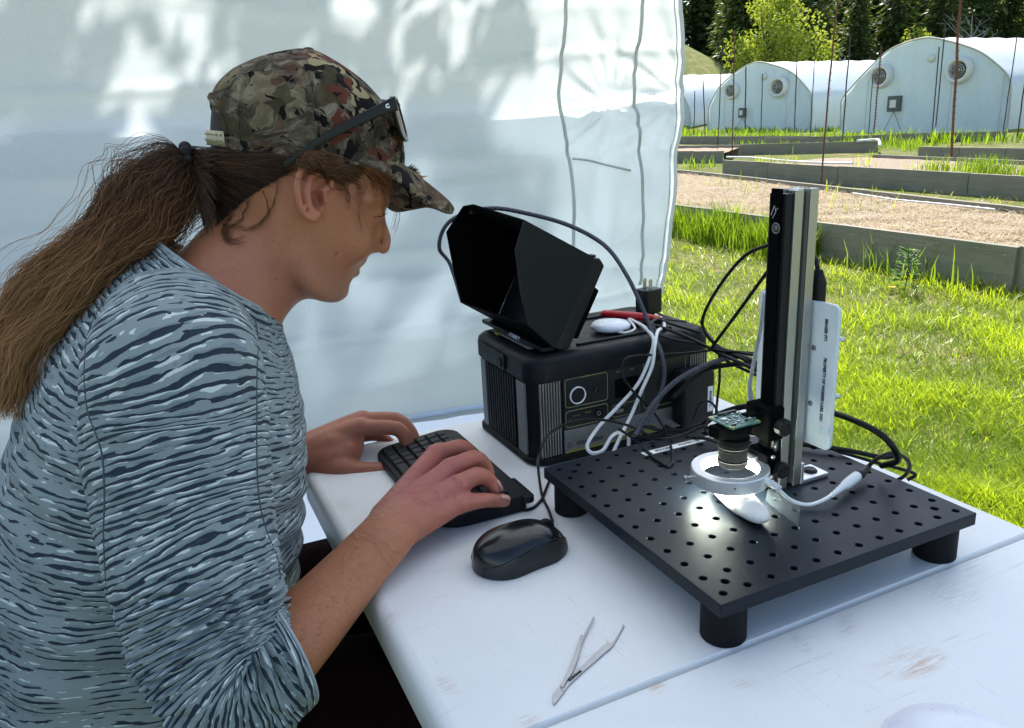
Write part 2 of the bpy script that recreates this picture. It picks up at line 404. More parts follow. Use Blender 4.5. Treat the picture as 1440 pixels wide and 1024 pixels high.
def strip_grass(name, segs, hmin, hmax, per, spread, wid, mat=M_tall, zoff=0):
    Ps = []; Hs = []; 
    for (A, B_, dens) in segs:
        L = (B_ - A).length; n = int(per * L * dens); t = RNG.random(n)
        cl = np.array([mnoise.noise(Vector((q * L * 2.2, A.x, 8))) for q in t]); keep = (cl + RNG.random(n) * .8) > .25; t = t[keep]; cl = cl[keep]; n = len(t)
        s = RNG.normal(size=n) * spread
        d = (B_ - A).normalized(); nn = Vector((-d.y, d.x, 0))
        X = A.x + d.x * L * t + nn.x * s; Y = A.y + d.y * L * t + nn.y * s
        Z = np.array([gz(a, b_) for a, b_ in zip(X, Y)]) + zoff
        Ps.append(np.stack([X, Y, Z], 1)); Hs.append((hmin + (hmax - hmin) * RNG.random(n)) * (.75 + .6 * np.clip(cl, 0, 1)))
    P = np.concatenate(Ps); H = np.concatenate(Hs); n = len(P)
    o = blades(name, P, H, np.full(n, wid) * (.6 + .8 * RNG.random(n)), np.abs(RNG.normal(size=n)) * .22 + .05, RNG.random(n) * 6.28, np.clip(.45 + .38 * RNG.normal(size=n), 0, 1), mat, None, .4)
    return tag(o, kind='stuff')
def offs(A, B_, k):
    d = (B_ - A).normalized(); nn = Vector((-d.y, d.x, 0)) * k; return A + nn, B_ + nn
A, B_ = Q1[0], Q1[1]; a1, b1 = offs(A, B_, -.12)
strip_grass('tall_grass', [(a1, a1.lerp(b1, .60), 2.2), (a1.lerp(b1, .30), a1.lerp(b1, .60), 2.6), (a1.lerp(b1, .60), b1, .30)], .18, .46, 520, .11, .009)
def bed_patch(quad, n, hmin, hmax, zoff, wid, thr=.2, seed=0, fac=2.0):
    Q = [Vector(q) for q in quad]; U = RNG.random((n, 2)); P = []
    for u, v in U:
        p = (Q[0].lerp(Q[1], u)).lerp(Q[3].lerp(Q[2], u), v)
        if mnoise.noise(Vector((p.x * fac, p.y * fac, seed))) > thr: P.append((p.x, p.y, p.z + zoff))
    P = np.array(P); k = len(P)
    o = blades('weed_grass', P, hmin + (hmax - hmin) * RNG.random(k), np.full(k, wid), np.abs(RNG.normal(size=k)) * .35 + .1, RNG.random(k) * 6.28, np.clip(.6 + .3 * RNG.normal(size=k), 0, 1), M_grass, None, .5)
    tag(o, kind='stuff')
bed_patch(Q1, 1500, .12, .36, -.08, .008, .42, 3, 1.4)
bed_patch(Q2, 3200, .12, .30, -.08, .014, .30, 5, .9)
# clump of tall shoots inside bed 2 at the right and grass strips between the far beds
def px_strip(x0, y0, x1, y1, z=0):
    return Vector(edgept(x0, y0, z)), Vector(edgept(x1, y1, z))
segs = [(*px_strip(945, 236, 1016, 236), 1), (*px_strip(1010, 216, 1300, 206), 1.6), (*px_strip(1180, 212, 1300, 210), 1.4), (*px_strip(1020, 206, 1120, 206), .5)]
strip_grass('grass_tufts', segs, .2, .42, 60, .5, .03)
segs = [(*px_strip(940, 197, 1230, 196), 2.0), (*px_strip(1200, 203, 1330, 202), 1.8), (*px_strip(1320, 200, 1450, 200), 1.2), (*px_strip(940, 189, 1440, 182), 1.2), (*px_strip(1020, 187, 1300, 184), 1.6)]
strip_grass('grass_tufts', segs, .25, .6, 80, 1.1, .05)
A2, B2 = Q2[0], Q2[1]; s0, s1 = offs(A2.lerp(B2, .70), A2.lerp(B2, .97), .45)
strip_grass('tall_shoots', [(s0, s1, 1)], .22, .42, 420, .16, .012, zoff=.2)
def straw_bits():
    n = 22000; Q = Q1; P = []; U = RNG.random((n, 2)); U[:, 0] = U[:, 0] ** .8
    for u, v in U:
        p = (Q[0].lerp(Q[1], u)).lerp(Q[3].lerp(Q[2], u), v); P.append((p.x, p.y, p.z - .06 + .018 * mnoise.noise(Vector((p.x * 3, p.y * 3, 0)))))
    P = np.array(P) + RNG.normal(size=(n, 3)) * np.array([0, 0, .008])
    o = blades('straw_stalks', P, .05 + .09 * RNG.random(n), .003 + .005 * RNG.random(n), 1.15 + .35 * RNG.random(n), RNG.random(n) * 6.28, RNG.random(n), M_drygrass, None, .2)
    tag(o, kind='stuff')
straw_bits()
# dandelion and young weed by the near board
def flower(px, py, base_px, h):
    B0 = Vector(at(base_px[0], base_px[1], z=0)); k = at(px, py, y=B0.y); top = Vector(k)
    r = thing('dandelion', 'yellow dandelion flower on a tall stem before the nearest bed' if py < 400 else 'low yellow dandelion flower close to the ground by the nearest bed', 'flower', tuple(B0))
    L = top - B0
    b = MB(); b.tube([Vector((0, 0, 0)), L * .5 + Vector((.006, 0, 0)), L], .003, 6); b.build('stem', M_grassplain, r, smooth=True)
    b = MB()
    for i in range(34):
        t = i * 2.4; rr = .026 * (.5 + .5 * (i % 5) / 4); d = Vector((math.cos(t), math.sin(t), .5 + .5 * (1 - rr / .026)));
        p = L; q = L + d * rr; s = Vector((-math.sin(t), math.cos(t), 0)) * .004
        b.add([p - s * .4, p + s * .4, q + s, q - s], [(0, 1, 2, 3)])
    b.build('petals', M_yellow, r)
M_grassplain = plain('stem green', (.10, .20, .03), .5); M_yellow = plain('dandelion yellow', (.85, .60, .01), .6)
flower(1285, 354, (1284, 405), .3); flower(1254, 406, (1254, 412), .06)
def weed_plant():
    B0 = at(1272, 412, z=0); b = MB(); r = random.Random(3)
    for i in range(90):
        h = r.uniform(.02, .30); t = r.uniform(0, 6.28); rr = .09 * (1 - h / .42) * r.uniform(.3, 1)
        c = Vector((rr * math.cos(t), rr * math.sin(t), h)); d = Vector((math.cos(t), math.sin(t), .4)).normalized(); s = Vector((-math.sin(t), math.cos(t), r.uniform(-.4, .4))) * .016
        q = c + d * .045; mid = (c + q) / 2
        b.add([c, mid + s, q, mid - s], [(0, 1, 2, 3)])
    b.tube([(0, 0, 0), (.01, 0, .15), (0, .01, .30)], .003, 5)
    o = b.build('weed', M_gleaf2, None, flip=False); o.location = B0; tag(o, 'leafy green weed growing against the nearest bed board beside the dandelion', 'weed')
M_gleaf2 = plain('weed leaf', (.06, .14, .015), .7, spec=.1)
weed_plant()

# ---- stakes (rebar)
M_rust = plain('rusty steel', (.20, .085, .05), .85, .3, var=.35, scale=9, bump=.5, bscale=60, bdist=.003)
M_stake = plain('dark stake steel', (.07, .065, .06), .7, .5, var=.3, scale=9)
STAKES = [((1153, 262), (1181, -40), .013, 1, 'thick rusty stake standing in the straw of the nearest bed'),
 ((1338, 240), (1353, -40), .022, 1, 'rusty studded stake at the second bed, in front of the big greenhouse fan'),
 ((1029.6, 222), (1033.5, 42), .022, 1, 'rusty stake at the left corner of the second bed'),
 ((1009.5, 212), (1015.7, 62), .022, 0, 'dark stake just left of the rusty corner stake'),
 ((947.7, 187), (947, 104), .03, 0, 'thin stake closest to the tent wall edge'),
 ((1048, 191), (1049, 94), .04, 0, 'dark stake between the motor box and the wall light of the middle greenhouse'),
 ((1070, 180), (1072.5, 104), .03, 0, 'thin stake below the small round vent of the middle greenhouse'),
 ((1117, 191), (1121.6, 62), .035, 0, 'tall stake at the right side of the middle greenhouse front'),
 ((1139.7, 189), (1145.5, 83), .03, 0, 'stake at the right corner of the middle greenhouse'),
 ((1184, 205), (1196, 47), .03, 0, 'tall grey stake left of the big greenhouse'),
 ((1228, 193), (1239.6, 64), .035, 1, 'stake crossing the left fan of the big greenhouse'),
 ((1222, 180.5), (1227.5, 104), .03, 0, 'thin stake just left of the one crossing the fan'),
 ((1310.8, 189), (1321, 66), .04, 0, 'shorter of the two leaning stakes left of the studded stake'),
 ((1315, 187), (1329.5, 33), .04, 0, 'taller of the two leaning stakes left of the studded stake'),
 ((1410.5, 184), (1430, 52), .035, 0, 'stake at the right corner of the big greenhouse front'),
 ((1429.6, 198), (1442, 110), .03, 0, 'stake at the right edge of the picture behind the beds'),
 ((992, 189), (989, 114), .035, 0, 'thin pale stake left of the middle greenhouse corner'),
 ((976, 180), (977, 128), .03, 0, 'short thin stake before the leftmost greenhouse roof')]
for (p, q, r, rust, lb) in STAKES:
    B0 = Vector(edgept(p[0], p[1], 0.05 if p[1] > 190 else 0)); B0.z = gz(B0.x, B0.y)
    if B0.y > 36: B0 = Vector(at(p[0], p[1], y=36.0)); 
    T = Vector(at(q[0], q[1], y=B0.y - .1)); b = MB(); n = 16; P = [(B0 - Vector((0, 0, .3))).lerp(T, i / n) + Vector((mnoise.noise(Vector((i * .3, B0.x, 0))) * .02, 0, 0)) for i in range(n + 1)]
    b.tube(P, r * (.7 if B0.y > 20 else 1.05), 6)
    if rust:
        for k in range(3, n * 2): b.box((P[0]).lerp(P[-1], k / (n * 2)), (r * 2.0, r * 2.0, r * .5))
    o = b.build('stake', M_rust if rust else M_stake, None, origin=tuple(B0)); tag(o, lb, 'stake', 'steel stakes standing among the raised beds')

# ---- greenhouses
def film_mat():
    m, t, b = newmat('greenhouse film'); v = t.coords(); n = t.noise(v, 1.2, 5, .6); n2 = t.noise(t.coords(scale=(6, 6, .8)), 1.5, 4, .6)
    c = t.mix(n, (.64, .73, .76), (.78, .85, .88)); c = t.mix(t.maprange(n2, .5, .8, 0, .5), c, (.50, .60, .63))
    t.put(b.inputs['Base Color'], c); b.inputs['Roughness'].default_value = .45
    t.put(b.inputs['Normal'], t.bump(t.math('ADD', n2, t.noise(v, 5, 3)), .35, .06))
    tr = t.new('BsdfTranslucent'); tr.inputs[0].default_value = (.60, .70, .74, 1); mx = t.new('MixShader'); mx.inputs[0].default_value = .35
    t.L.new(b.outputs[0], mx.inputs[1]); t.L.new(tr.outputs[0], mx.inputs[2]); t.L.new(mx.outputs[0], t.n['Material Output'].inputs[0]); return m
M_film = film_mat(); M_fanw = plain('fan housing', (.70, .70, .66), .5, dust=.3); M_fand = plain('fan dark', (.11, .09, .08), .6)
M_box = plain('motor box', (.11, .12, .10), .7); M_frame = plain('galvanised tube', (.45, .47, .47), .4, .7)
M_beige = plain('beige film edge', (.50, .47, .40), .7)
def greenhouse(label, arch, y_left, ang, length, fans, boxes, discs):
    """arch: px outline from the left base over the crest to the right base, on one vertical front plane"""
    fd = Vector((math.sin(ang), -math.cos(ang), 0)); axis = Vector((math.cos(ang), math.sin(ang), 0))
    P0 = Vector(at(*arch[0], y=y_left)); c = P0.dot(axis)
    pt = lambda px, py, k=0: Vector(on(px, py, tuple(axis), c + k))
    A = [pt(*p) for p in arch]; r = thing('greenhouse', label, 'greenhouse', tuple(P0), 0, 'white hoop greenhouses behind the beds')
    prof = spline([p - P0 for p in A], 9)
    zb = min(prof[0].z, prof[-1].z) - .6
    W = [p.dot(fd) for p in prof]; n = len(prof)
    # front film: slack sheet, fan-shaped grid from the base to the arch
    b = MB(); rows = []; M = 30
    for j in range(M + 1):
        rows.append([tuple(Vector((p.x, p.y, lerp(zb, p.z, j / M))) + axis * (.07 * mnoise.noise(Vector((W[i] * 1.6, p.z * j / M * .8, P0.x))) + .04 * math.sin(math.atan2(p.z * j / M - zb, W[i] - W[n // 2]) * 26 + 2 * mnoise.noise(Vector((W[i], j * .2, 3)))) * (.3 + .7 * j / M) + .02)) for i, p in enumerate(prof)])
    b.grid(rows); b.build('end_wall', M_film, r, smooth=True)
    b = MB(); rows = []; K = 22
    for j in range(K + 1):
        s = length * j / K; sag = .06 * (1 if j % 2 else 0)
        rows.append([tuple(p * (1 - 0) + axis * (s - .12) - Vector((0, 0, sag * (.3 + .7 * max(0, min(1, (p.z + .3) / 3))))) + Vector((0, 0, .05 + .018 * s))) for p in prof])
    b.grid(rows); b.build('roof_film', M_film, r, smooth=True)
    b = MB(); b.tube([p + Vector((0, 0, .03)) - axis * .12 for p in prof], .045, 6); b.build('front_hoop', M_beige, r, smooth=True)
    # door seams
    for fx in (.15, .30, .62, .80):
        i = int(fx * (n - 1)); p = prof[i]; b = MB(); b.tube([Vector((p.x, p.y, zb)) - axis * .05, p - axis * .05 - Vector((0, 0, .1))], .016, 5); b.build('batten', M_frame, r)
    mx = Matrix((fd, Vector((0, 0, 1)), -axis)).transposed()
    for (px, py, rad) in fans:
        q = pt(px, py, -.05) - P0; rr = rad / FPX * (P0.y)
        b = MB(); b.lathe([(rr * .70, .10), (rr * .78, .14), (rr * .80, .28), (rr * .86, .34), (rr * 1.05, .34), (rr * 1.16, .26), (rr * 1.2, -.02)], 28, q, mx)
        f = b.build('fan', M_fanw, r, smooth=True)
        b = MB(); b.disc([(rr * .76, .10), (rr * .76, .11)], 24, q, mx); b.build('fan_core', M_fand, f)
        for k in range(3):
            b = MB(); a_ = k * 2.1; d = (fd * math.cos(a_) + Vector((0, 0, 1)) * math.sin(a_)); b.beam(q - axis * .16, q - axis * .16 + d * rr * .70, .03, rr * .32, axis); b.build('blade', M_frame, f)
        b = MB()
        for k in range(1, 4): b.tube([q - axis * .24 + (fd * math.cos(t_ / 10 * math.pi) + Vector((0, 0, 1)) * math.sin(t_ / 10 * math.pi)) * rr * .74 * k / 4 for t_ in range(21)], .018, 4)
        b.tube([q - axis * .24 - fd * rr * .74, q - axis * .24 + fd * rr * .74], .02, 4); b.build('guard', M_frame, f)
    for (px, py, w, h) in boxes:
        q = pt(px, py, -.15) - P0; ww = w / FPX * P0.y; hh = h / FPX * P0.y
        b = MB(); b.box(q, (ww, .3, hh), Matrix((fd, axis, Vector((0, 0, 1)))).transposed()); o = b.build('heater_box', M_box, r, bevel=.03)
        b = MB(); b.box(q - axis * .17, (ww * .5, .05, hh * .5), Matrix((fd, axis, Vector((0, 0, 1)))).transposed()); b.build('louvre', M_fanw, o)
        b = MB(); b.tube([q - Vector((0, 0, hh * .5)), q + fd * .5 - Vector((0, 0, hh * 1.8))], .015, 4); b.tube([q - Vector((0, 0, hh * .5)), q - fd * .5 - Vector((0, 0, hh * 1.8))], .015, 4); b.build('guy_wire', M_fand, o)
    for (px, py, rad) in discs:
        q = pt(px, py, -.06) - P0; b = MB(); b.disc([(rad / FPX * P0.y, 0), (rad / FPX * P0.y * .8, .12)], 16, q, mx); b.build('round_vent', M_fanw, r, smooth=True)
    return r
greenhouse('biggest hoop greenhouse, at the right behind the beds, with two fans', [(1183, 184), (1184, 162), (1186, 141), (1204, 118), (1239, 82), (1263, 66), (1301, 54.5), (1332, 58), (1374, 71), (1402, 90), (1421, 112), (1422, 145), (1417, 184)], 45, R(35), 26, [(1240, 107.6, 12.5), (1350, 99, 13)], [(1258, 146, 16, 19)], [(1310, 82, 5)])
greenhouse('middle hoop greenhouse with two round fans, left of the biggest one', [(997, 188), (997, 168), (999.5, 149), (1015, 121.5), (1041, 99), (1065, 88.5), (1089, 92), (1114, 102), (1134, 121.5), (1143, 138), (1142, 165), (1140, 190)], 56, R(38), 30, [(1030, 128, 9), (1096, 122.5, 10.5)], [(1044, 158.7, 9, 12)], [(1074, 108, 4.5)])
greenhouse('leftmost hoop greenhouse, mostly hidden behind the tent wall', [(862, 196), (863, 165), (872, 132), (893, 112), (920, 108), (942, 116), (958, 128), (969, 149), (973, 168), (972, 190)], 68, R(40), 30, [], [], [])

# ---- trees
def leaf_cloud(name, C, N_, size, tint, mat, parent=None, flat=0.0, rng=RNG):
    n = len(C); d = rng.normal(size=(n, 3)); d /= np.linalg.norm(d, axis=1)[:, None]; e_ = rng.normal(size=(n, 3)); s = np.cross(d, e_); s /= np.linalg.norm(s, axis=1)[:, None] + 1e-9
    L = size[:, None]
    V = np.stack([C - d * L, C + s * L * .55, C + d * L, C - s * L * .55], 1).reshape(-1, 3); F = np.arange(4 * n).reshape(-1, 4)
    return npmesh(name, V, F, mat, parent, {'tint': np.repeat(tint, 4)})
def conifer_mesh(seed, H=20, Rb=3.6):
    rg = np.random.default_rng(seed); C = []; T = []; S = []; D = []
    lev = 46
    for i in range(lev):
        h = .05 + .95 * i / lev; rad = Rb * (1 - h) ** .85 * rg.uniform(.75, 1.15) + .15; nb = int(9 + 6 * (1 - h))
        for k in range(nb):
            t = rg.uniform(0, 6.28); r1 = rad * rg.uniform(.6, 1.15)
            m_ = max(4, int(r1 * 4.2)); s = np.linspace(.12, 1, m_)
            for q in s:
                C.append((math.cos(t) * r1 * q + rg.normal() * .14, math.sin(t) * r1 * q + rg.normal() * .14, H * h - .30 * r1 * q ** 1.6 + rg.normal() * .1 + .3))
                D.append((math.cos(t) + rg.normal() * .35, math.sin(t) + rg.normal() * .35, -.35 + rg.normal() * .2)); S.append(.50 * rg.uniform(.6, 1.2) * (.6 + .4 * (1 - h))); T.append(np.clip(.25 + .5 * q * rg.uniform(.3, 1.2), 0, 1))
    C = np.array(C); D = np.array(D); D /= np.linalg.norm(D, axis=1)[:, None]; S = np.array(S)[:, None]; e_ = rg.normal(size=C.shape) * .5 + np.array([0, 0, 1]); s = np.cross(D, e_); s /= np.linalg.norm(s, axis=1)[:, None]
    V = np.stack([C - D * S, C + s * S * .38, C + D * S, C - s * S * .38], 1).reshape(-1, 3); F = np.arange(len(V)).reshape(-1, 4)
    return V, F, np.repeat(np.array(T), 4)
def add_conifers():
    protos = []
    for sd in (1, 2, 3):
        r = thing('conifer_tree', 'x', 'tree', (0, 0, 0)); V, F, T = conifer_mesh(sd, 20, (3.4, 4.2, 3.0)[sd - 1])
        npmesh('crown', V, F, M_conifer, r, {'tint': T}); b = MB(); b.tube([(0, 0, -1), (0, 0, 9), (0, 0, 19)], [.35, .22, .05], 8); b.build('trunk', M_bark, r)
        protos.append(r)
    rg = random.Random(5); used = [0, 0, 0]; i = 0
    rows = [(92, 24, 4.2), (104, 26, 4.6), (118, 27, 5.0), (134, 28, 6.0)]
    for (yy, n, dx) in rows:
        for k in range(int(n)):
            x = yy * .13 + k * dx * .62 + rg.uniform(-1.2, 1.2); y = yy + rg.uniform(-4, 4)
            if x / y > .74: continue
            pxx = 720 + FPX * x / y
            if yy < 112 and (pxx < 1022): continue
            z = hill(x, y) - .3; s = rg.uniform(.75, 1.25)
            j = i % 3; o = protos[j] if not used[j] else copy_tree(protos[j]); used[j] = 1
            o.location = (x, y, z); o.scale = (s * rg.uniform(.85, 1.1),) * 2 + (s * rg.uniform(.9, 1.15),); o.rotation_euler = (0, 0, rg.uniform(0, 6.28))
            o['label'] = 'dark conifer in the dense forest rising behind the greenhouses'; o['group'] = 'conifers of the forest on the hillside'; i += 1
add_conifers()
def broadleaf(px, pybase, pytop, wpx, y, mat, label, n, leaf, tz_=None, multi=9, seed=1, name='leafy_tree'):
    rg = np.random.default_rng(seed); B0 = Vector(at(px, pybase, y=y)); B0.z = hill(B0.x, B0.y); top = at(px, pytop, y=y)[2]; H = top - B0.z; Wd = wpx / FPX * y
    r = thing(name, label, 'tree', tuple(B0)); C = []; T = []
    for k in range(multi):
        t = rg.uniform(0, 6.28); hh = rg.uniform(.22, .88); rr = Wd * .5 * rg.uniform(.1, .75) * (1.1 - abs(hh - .5)); cx, cy, cz = rr * math.cos(t), rr * math.sin(t), H * hh
        m_ = n // multi; g = rg.normal(size=(m_, 3)); g /= np.linalg.norm(g, axis=1)[:, None]; rad = rg.random(m_) ** .4
        sz = Wd * rg.uniform(.13, .24); C.append(np.array([cx, cy, cz]) + g * rad[:, None] * np.array([sz, sz, sz * 1.15])); T.append(np.clip(rg.uniform(.3, .8) + rg.normal(size=m_) * .2, 0, 1))
        b = MB(); b.tube([Vector((0, 0, H * .12)), Vector((cx * .4, cy * .4, cz * .6)), Vector((cx, cy, cz))], [.09, .06, .02], 5); b.build('limb', M_bark, r, smooth=True)
    C = np.concatenate(C); leaf_cloud('crown', C, None, np.full(len(C), leaf) * rg.uniform(.6, 1.3, len(C)), np.concatenate(T), mat, r, rng=rg)
    b = MB(); b.tube([(0, 0, -.4), (.05, 0, H * .3), (0, .05, H * .6)], [.2, .15, .06], 8); b.build('trunk', M_bark, r, smooth=True)
    return r
broadleaf(1078, 110, -25, 118, 74, M_yleaf, 'tall bright yellow-green tree behind the middle greenhouse', 6500, .17, multi=22, seed=4)
broadleaf(1128, 100, 15, 92, 76, M_yleaf, 'lower yellow-green tree leaning right of the tallest spring tree', 3000, .17, multi=16, seed=9)
broadleaf(1160, 95, 48, 60, 78, M_gleaf, 'small green bushy tree behind the ridge of the middle greenhouse', 1800, .16, multi=10, seed=5)
broadleaf(1293, 80, 30, 70, 80, M_yleaf, 'yellowish bush showing above the biggest greenhouse', 2200, .15, multi=12, seed=6, name='bush')
broadleaf(1050, 125, 70, 50, 72, M_yleaf, 'low yellow-green bush left of the middle greenhouse ridge', 1300, .15, multi=8, seed=8, name='bush')
def bare_tree():
    B0 = Vector(at(1362, 70, y=82)); B0.z = hill(B0.x, B0.y); r = thing('bare_tree', 'bare grey leafless tree behind the biggest greenhouse', 'tree', tuple(B0)); rg = random.Random(2)
    top = at(1362, 22, y=82)[2] - B0.z; b = MB(); b.tube([(0, 0, 0), (.2, 0, top * .5), (0, 0, top)], [.16, .1, .03], 6); b.build('trunk', M_dead, r)
    for k in range(16):
        z0 = top * rg.uniform(.35, .9); t = rg.uniform(-.8, .8) + (0 if k % 2 else math.pi); d = Vector((math.cos(t), math.sin(t), rg.uniform(.2, 1.0))); p = Vector((.1, 0, z0)); L = rg.uniform(1.2, 3.2); b = MB()
        b.tube([p, p + d * L * .5, p + d * L + Vector((0, 0, .3))], [.05, .03, .012], 5)
        for _ in range(4):
            q = p + d * L * rg.uniform(.3, 1); b.tube([q, q + Vector((rg.uniform(-1, 1), rg.uniform(-1, 1), rg.uniform(.1, .9)))], [.02, .008], 4)
        b.build('limb', M_dead, r)
M_dead = plain('dead wood', (.38, .35, .33), .9)
bare_tree()

# ---- shade tree behind the tent wall (its leaves throw the dapples on the fabric)
def shade_tree(x, y, zc, wx, wy, hz, n, label, seed, gap=.12, leaf=.10):
    rg = np.random.default_rng(seed); B0 = Vector((x, y, 0)); r = thing('shade_tree', label, 'tree', tuple(B0))
    C = []; m_ = n * 3; g = rg.uniform(-1, 1, (m_, 3)); g = g[(g ** 2).sum(1) < 1]; g = g * np.array([wx, wy, hz])
    for p in g:
        w = B0 + Vector(p) + Vector((0, 0, zc)); q = mnoise.noise(Vector((w.x * 2.3, w.y * 1.0, w.z * 2.3 + seed))) + .5 * mnoise.noise(Vector((w.x * 3.1, w.y * 2.2, w.z * 3.2)))
        zz = w.z - (w.y - 3.1) * 1.115
        if q > gap + .34 * (1 - sstep(.35, 1.45, zz)) + .5 * (zz < .12): C.append(p + np.array([0, 0, zc]))
        if len(C) >= n: break
    C = np.array(C); leaf_cloud('crown', C, None, leaf * rg.uniform(.6, 1.3, len(C)), rg.random(len(C)), M_gleaf, r, rng=rg)
    b = MB(); b.tube([(0, 0, -.2), (.05, 0, 1.5), (0, 0, zc)], [.14, .11, .06], 8); b.build('trunk', M_bark, r, smooth=True)
    rr = random.Random(seed)
    for k in range(14):
        t = k * .9; q = Vector((math.cos(t) * wx * .8, math.sin(t) * wy * .8, zc + rr.uniform(-.5, .6) * hz)); b = MB(); b.tube([(0, 0, zc * .6), q * .5 + Vector((0, 0, zc * .35)), q], [.05, .035, .012], 6); b.build('limb', M_bark, r, smooth=True)
shade_tree(-.9, 6.6, 4.6, 2.2, 1.2, 1.6, 6200, 'leafy tree standing behind the tent wall and casting dappled shade', 11, .055)
shade_tree(-4.2, 6.4, 4.4, 1.5, 1.2, 1.6, 3200, 'second leafy tree farther left behind the tent wall', 12, .12)
# ================================================================== tent
WP = Vector((-.1289, 3.1604, 0)); WD = Vector((math.cos(R(18.4)), math.sin(R(18.4)), 0)); WN = Vector((-WD.y, WD.x, 0))
def fabric(name, col, tcol, tr, tint2, wr=.6):
    m, t, b = newmat(name); v = t.coords(); n = t.noise(v, 2.2, 5, .6); n2 = t.noise(v, 900, 1)
    c = t.mix(t.maprange(n, .35, .75, 0, .6), col, tint2); t.put(b.inputs['Base Color'], c); b.inputs['Roughness'].default_value = .75; b.inputs['Specular IOR Level'].default_value = .2
    wv = t.new('TexWave'); t.put(wv.inputs['Vector'], t.coords(rot=(0, R(45), 0))); wv.inputs['Scale'].default_value = 120; t.put(b.inputs['Normal'], t.bump(t.math('ADD', t.noise(v, 11, 6, .7), t.math('MULTIPLY', t.noise(v, 260, 3, .7), .12)), .55, .018))
    x = t.new('BsdfTranslucent'); t.put(x.inputs[0], tcol); mx = t.new('MixShader'); mx.inputs[0].default_value = tr
    t.L.new(b.outputs[0], mx.inputs[1]); t.L.new(x.outputs[0], mx.inputs[2]); t.L.new(mx.outputs[0], t.n['Material Output'].inputs[0]); return m
M_wall = fabric('tent wall fabric', (.60, .63, .63), (.60, .65, .66), .46, (.60, .64, .66))
M_wall2 = fabric('tent lower layer', (.60, .67, .78), (.78, .86, .97), .66, (.58, .65, .76))
M_seam = fabric('seam webbing', (.56, .60, .59), (.50, .55, .54), .45, (.52, .56, .55))
M_roof = fabric('canopy fabric', (.78, .80, .83), (.82, .86, .92), .55, (.74, .75, .76))
def wpt(px, py, k=0):
    return Vector(on(px, py, tuple(WN), WP.dot(WN) + k))
def wall_edge_x(z):                                    # s coordinate (along WD from WP) of the loose right edge
    tab = [(0, .66), (.19, .77), (.45, .86), (.756, .925), (1.2, .955), (1.61, .93), (2.3, .90)]
    for (a, p), (b, q) in zip(tab, tab[1:]):
        if a <= z <= b: return p + (q - p) * (z - a) / (b - a)
    return .9
def billow(s, z):
    v = .030 * mnoise.noise(Vector((s * 1.1, z * 1.6, 1))) + .010 * mnoise.noise(Vector((s * 3.3, z * 4.2, 2)))
    v += .012 * math.sin(z * 19 + 1.6 * math.sin(s * 2.1) + 3 * mnoise.noise(Vector((s * .7, z, 5)))) * math.exp(-((z - .75) / .5) ** 2) * .6
    for (z0, sl, a0, w0, ph) in ((1.60, -.02, .020, .030, .3), (1.38, .015, .016, .022, 1.1), (1.04, -.03, .022, .028, 2.0), (.93, .02, .018, .020, 3.1), (.72, .04, .022, .026, 4.4), (.58, -.03, .030, .030, 5.2), (.44, .05, .034, .024, 6.1), (.33, -.04, .030, .022, 7.7), (.22, .06, .030, .020, 8.8)):
        zc = z0 + sl * s + .05 * mnoise.noise(Vector((s * .9, ph, 0))) - .03 * math.cos(s * 1.7 + ph); k = max(0, .35 + .9 * mnoise.noise(Vector((s * .8, ph * 3, 5))))
        v += a0 * k * math.exp(-((z - zc) / w0) ** 2)
    v -= .20 * max(0, (.36 - z) / .36) ** 1.6 * (1 - sstep(.45, .7, s))
    # creases near the loose right edge, radiating from the tie points
    if s > .30:
        w = sstep(.30, .55, s)
        for (ts, tzz, a0, k) in ((.62, 1.22, 13, .011), (.93, 1.25, 11, .011), (.60, .62, 9, .008)):
            dx, dz = s - ts, z - tzz; r = math.hypot(dx, dz) + .02; th = math.atan2(dz, dx)
            v += w * k * 1.9 * (mnoise.noise(Vector((math.cos(th) * a0 * .42, math.sin(th) * a0 * .42, ts + r * .8))) * 1.6) * min(1, r * 6) * math.exp(-r * 2.2)
    return v
tent = thing('party_tent', 'white canopy tent with a dappled translucent side wall behind the man', 'tent', tuple(WP + WD * -1.5), 0)
TO = Vector(tent.location)
def wall_sheet(name, z0, z1, s0, off, mat, hem=True, nz=190, ns=300, sag=0.0):
    rows = []
    for j in range(nz + 1):
        z = lerp(z0, z1, j / nz); sr = wall_edge_x(max(0, z)); row = []
        for i in range(ns + 1):
            s = lerp(s0, sr, i / ns); zz = z - (sag * math.sin(math.pi * (s - s0) / 3.6) if j == nz else 0)
            p = WP + WD * s + WN * (billow(s, zz) + off) + Vector((0, 0, zz)); row.append(tuple(p - TO))
        rows.append(row)
    b = MB(); b.grid(rows); return b.build(name, mat, tent, smooth=True, flip=False)
wall_sheet('side_wall', .0, 2.28, -3.6, 0, M_wall)
wall_sheet('wall_lower_layer', .02, 1.235, -3.6, .035, M_wall2, sag=.03)
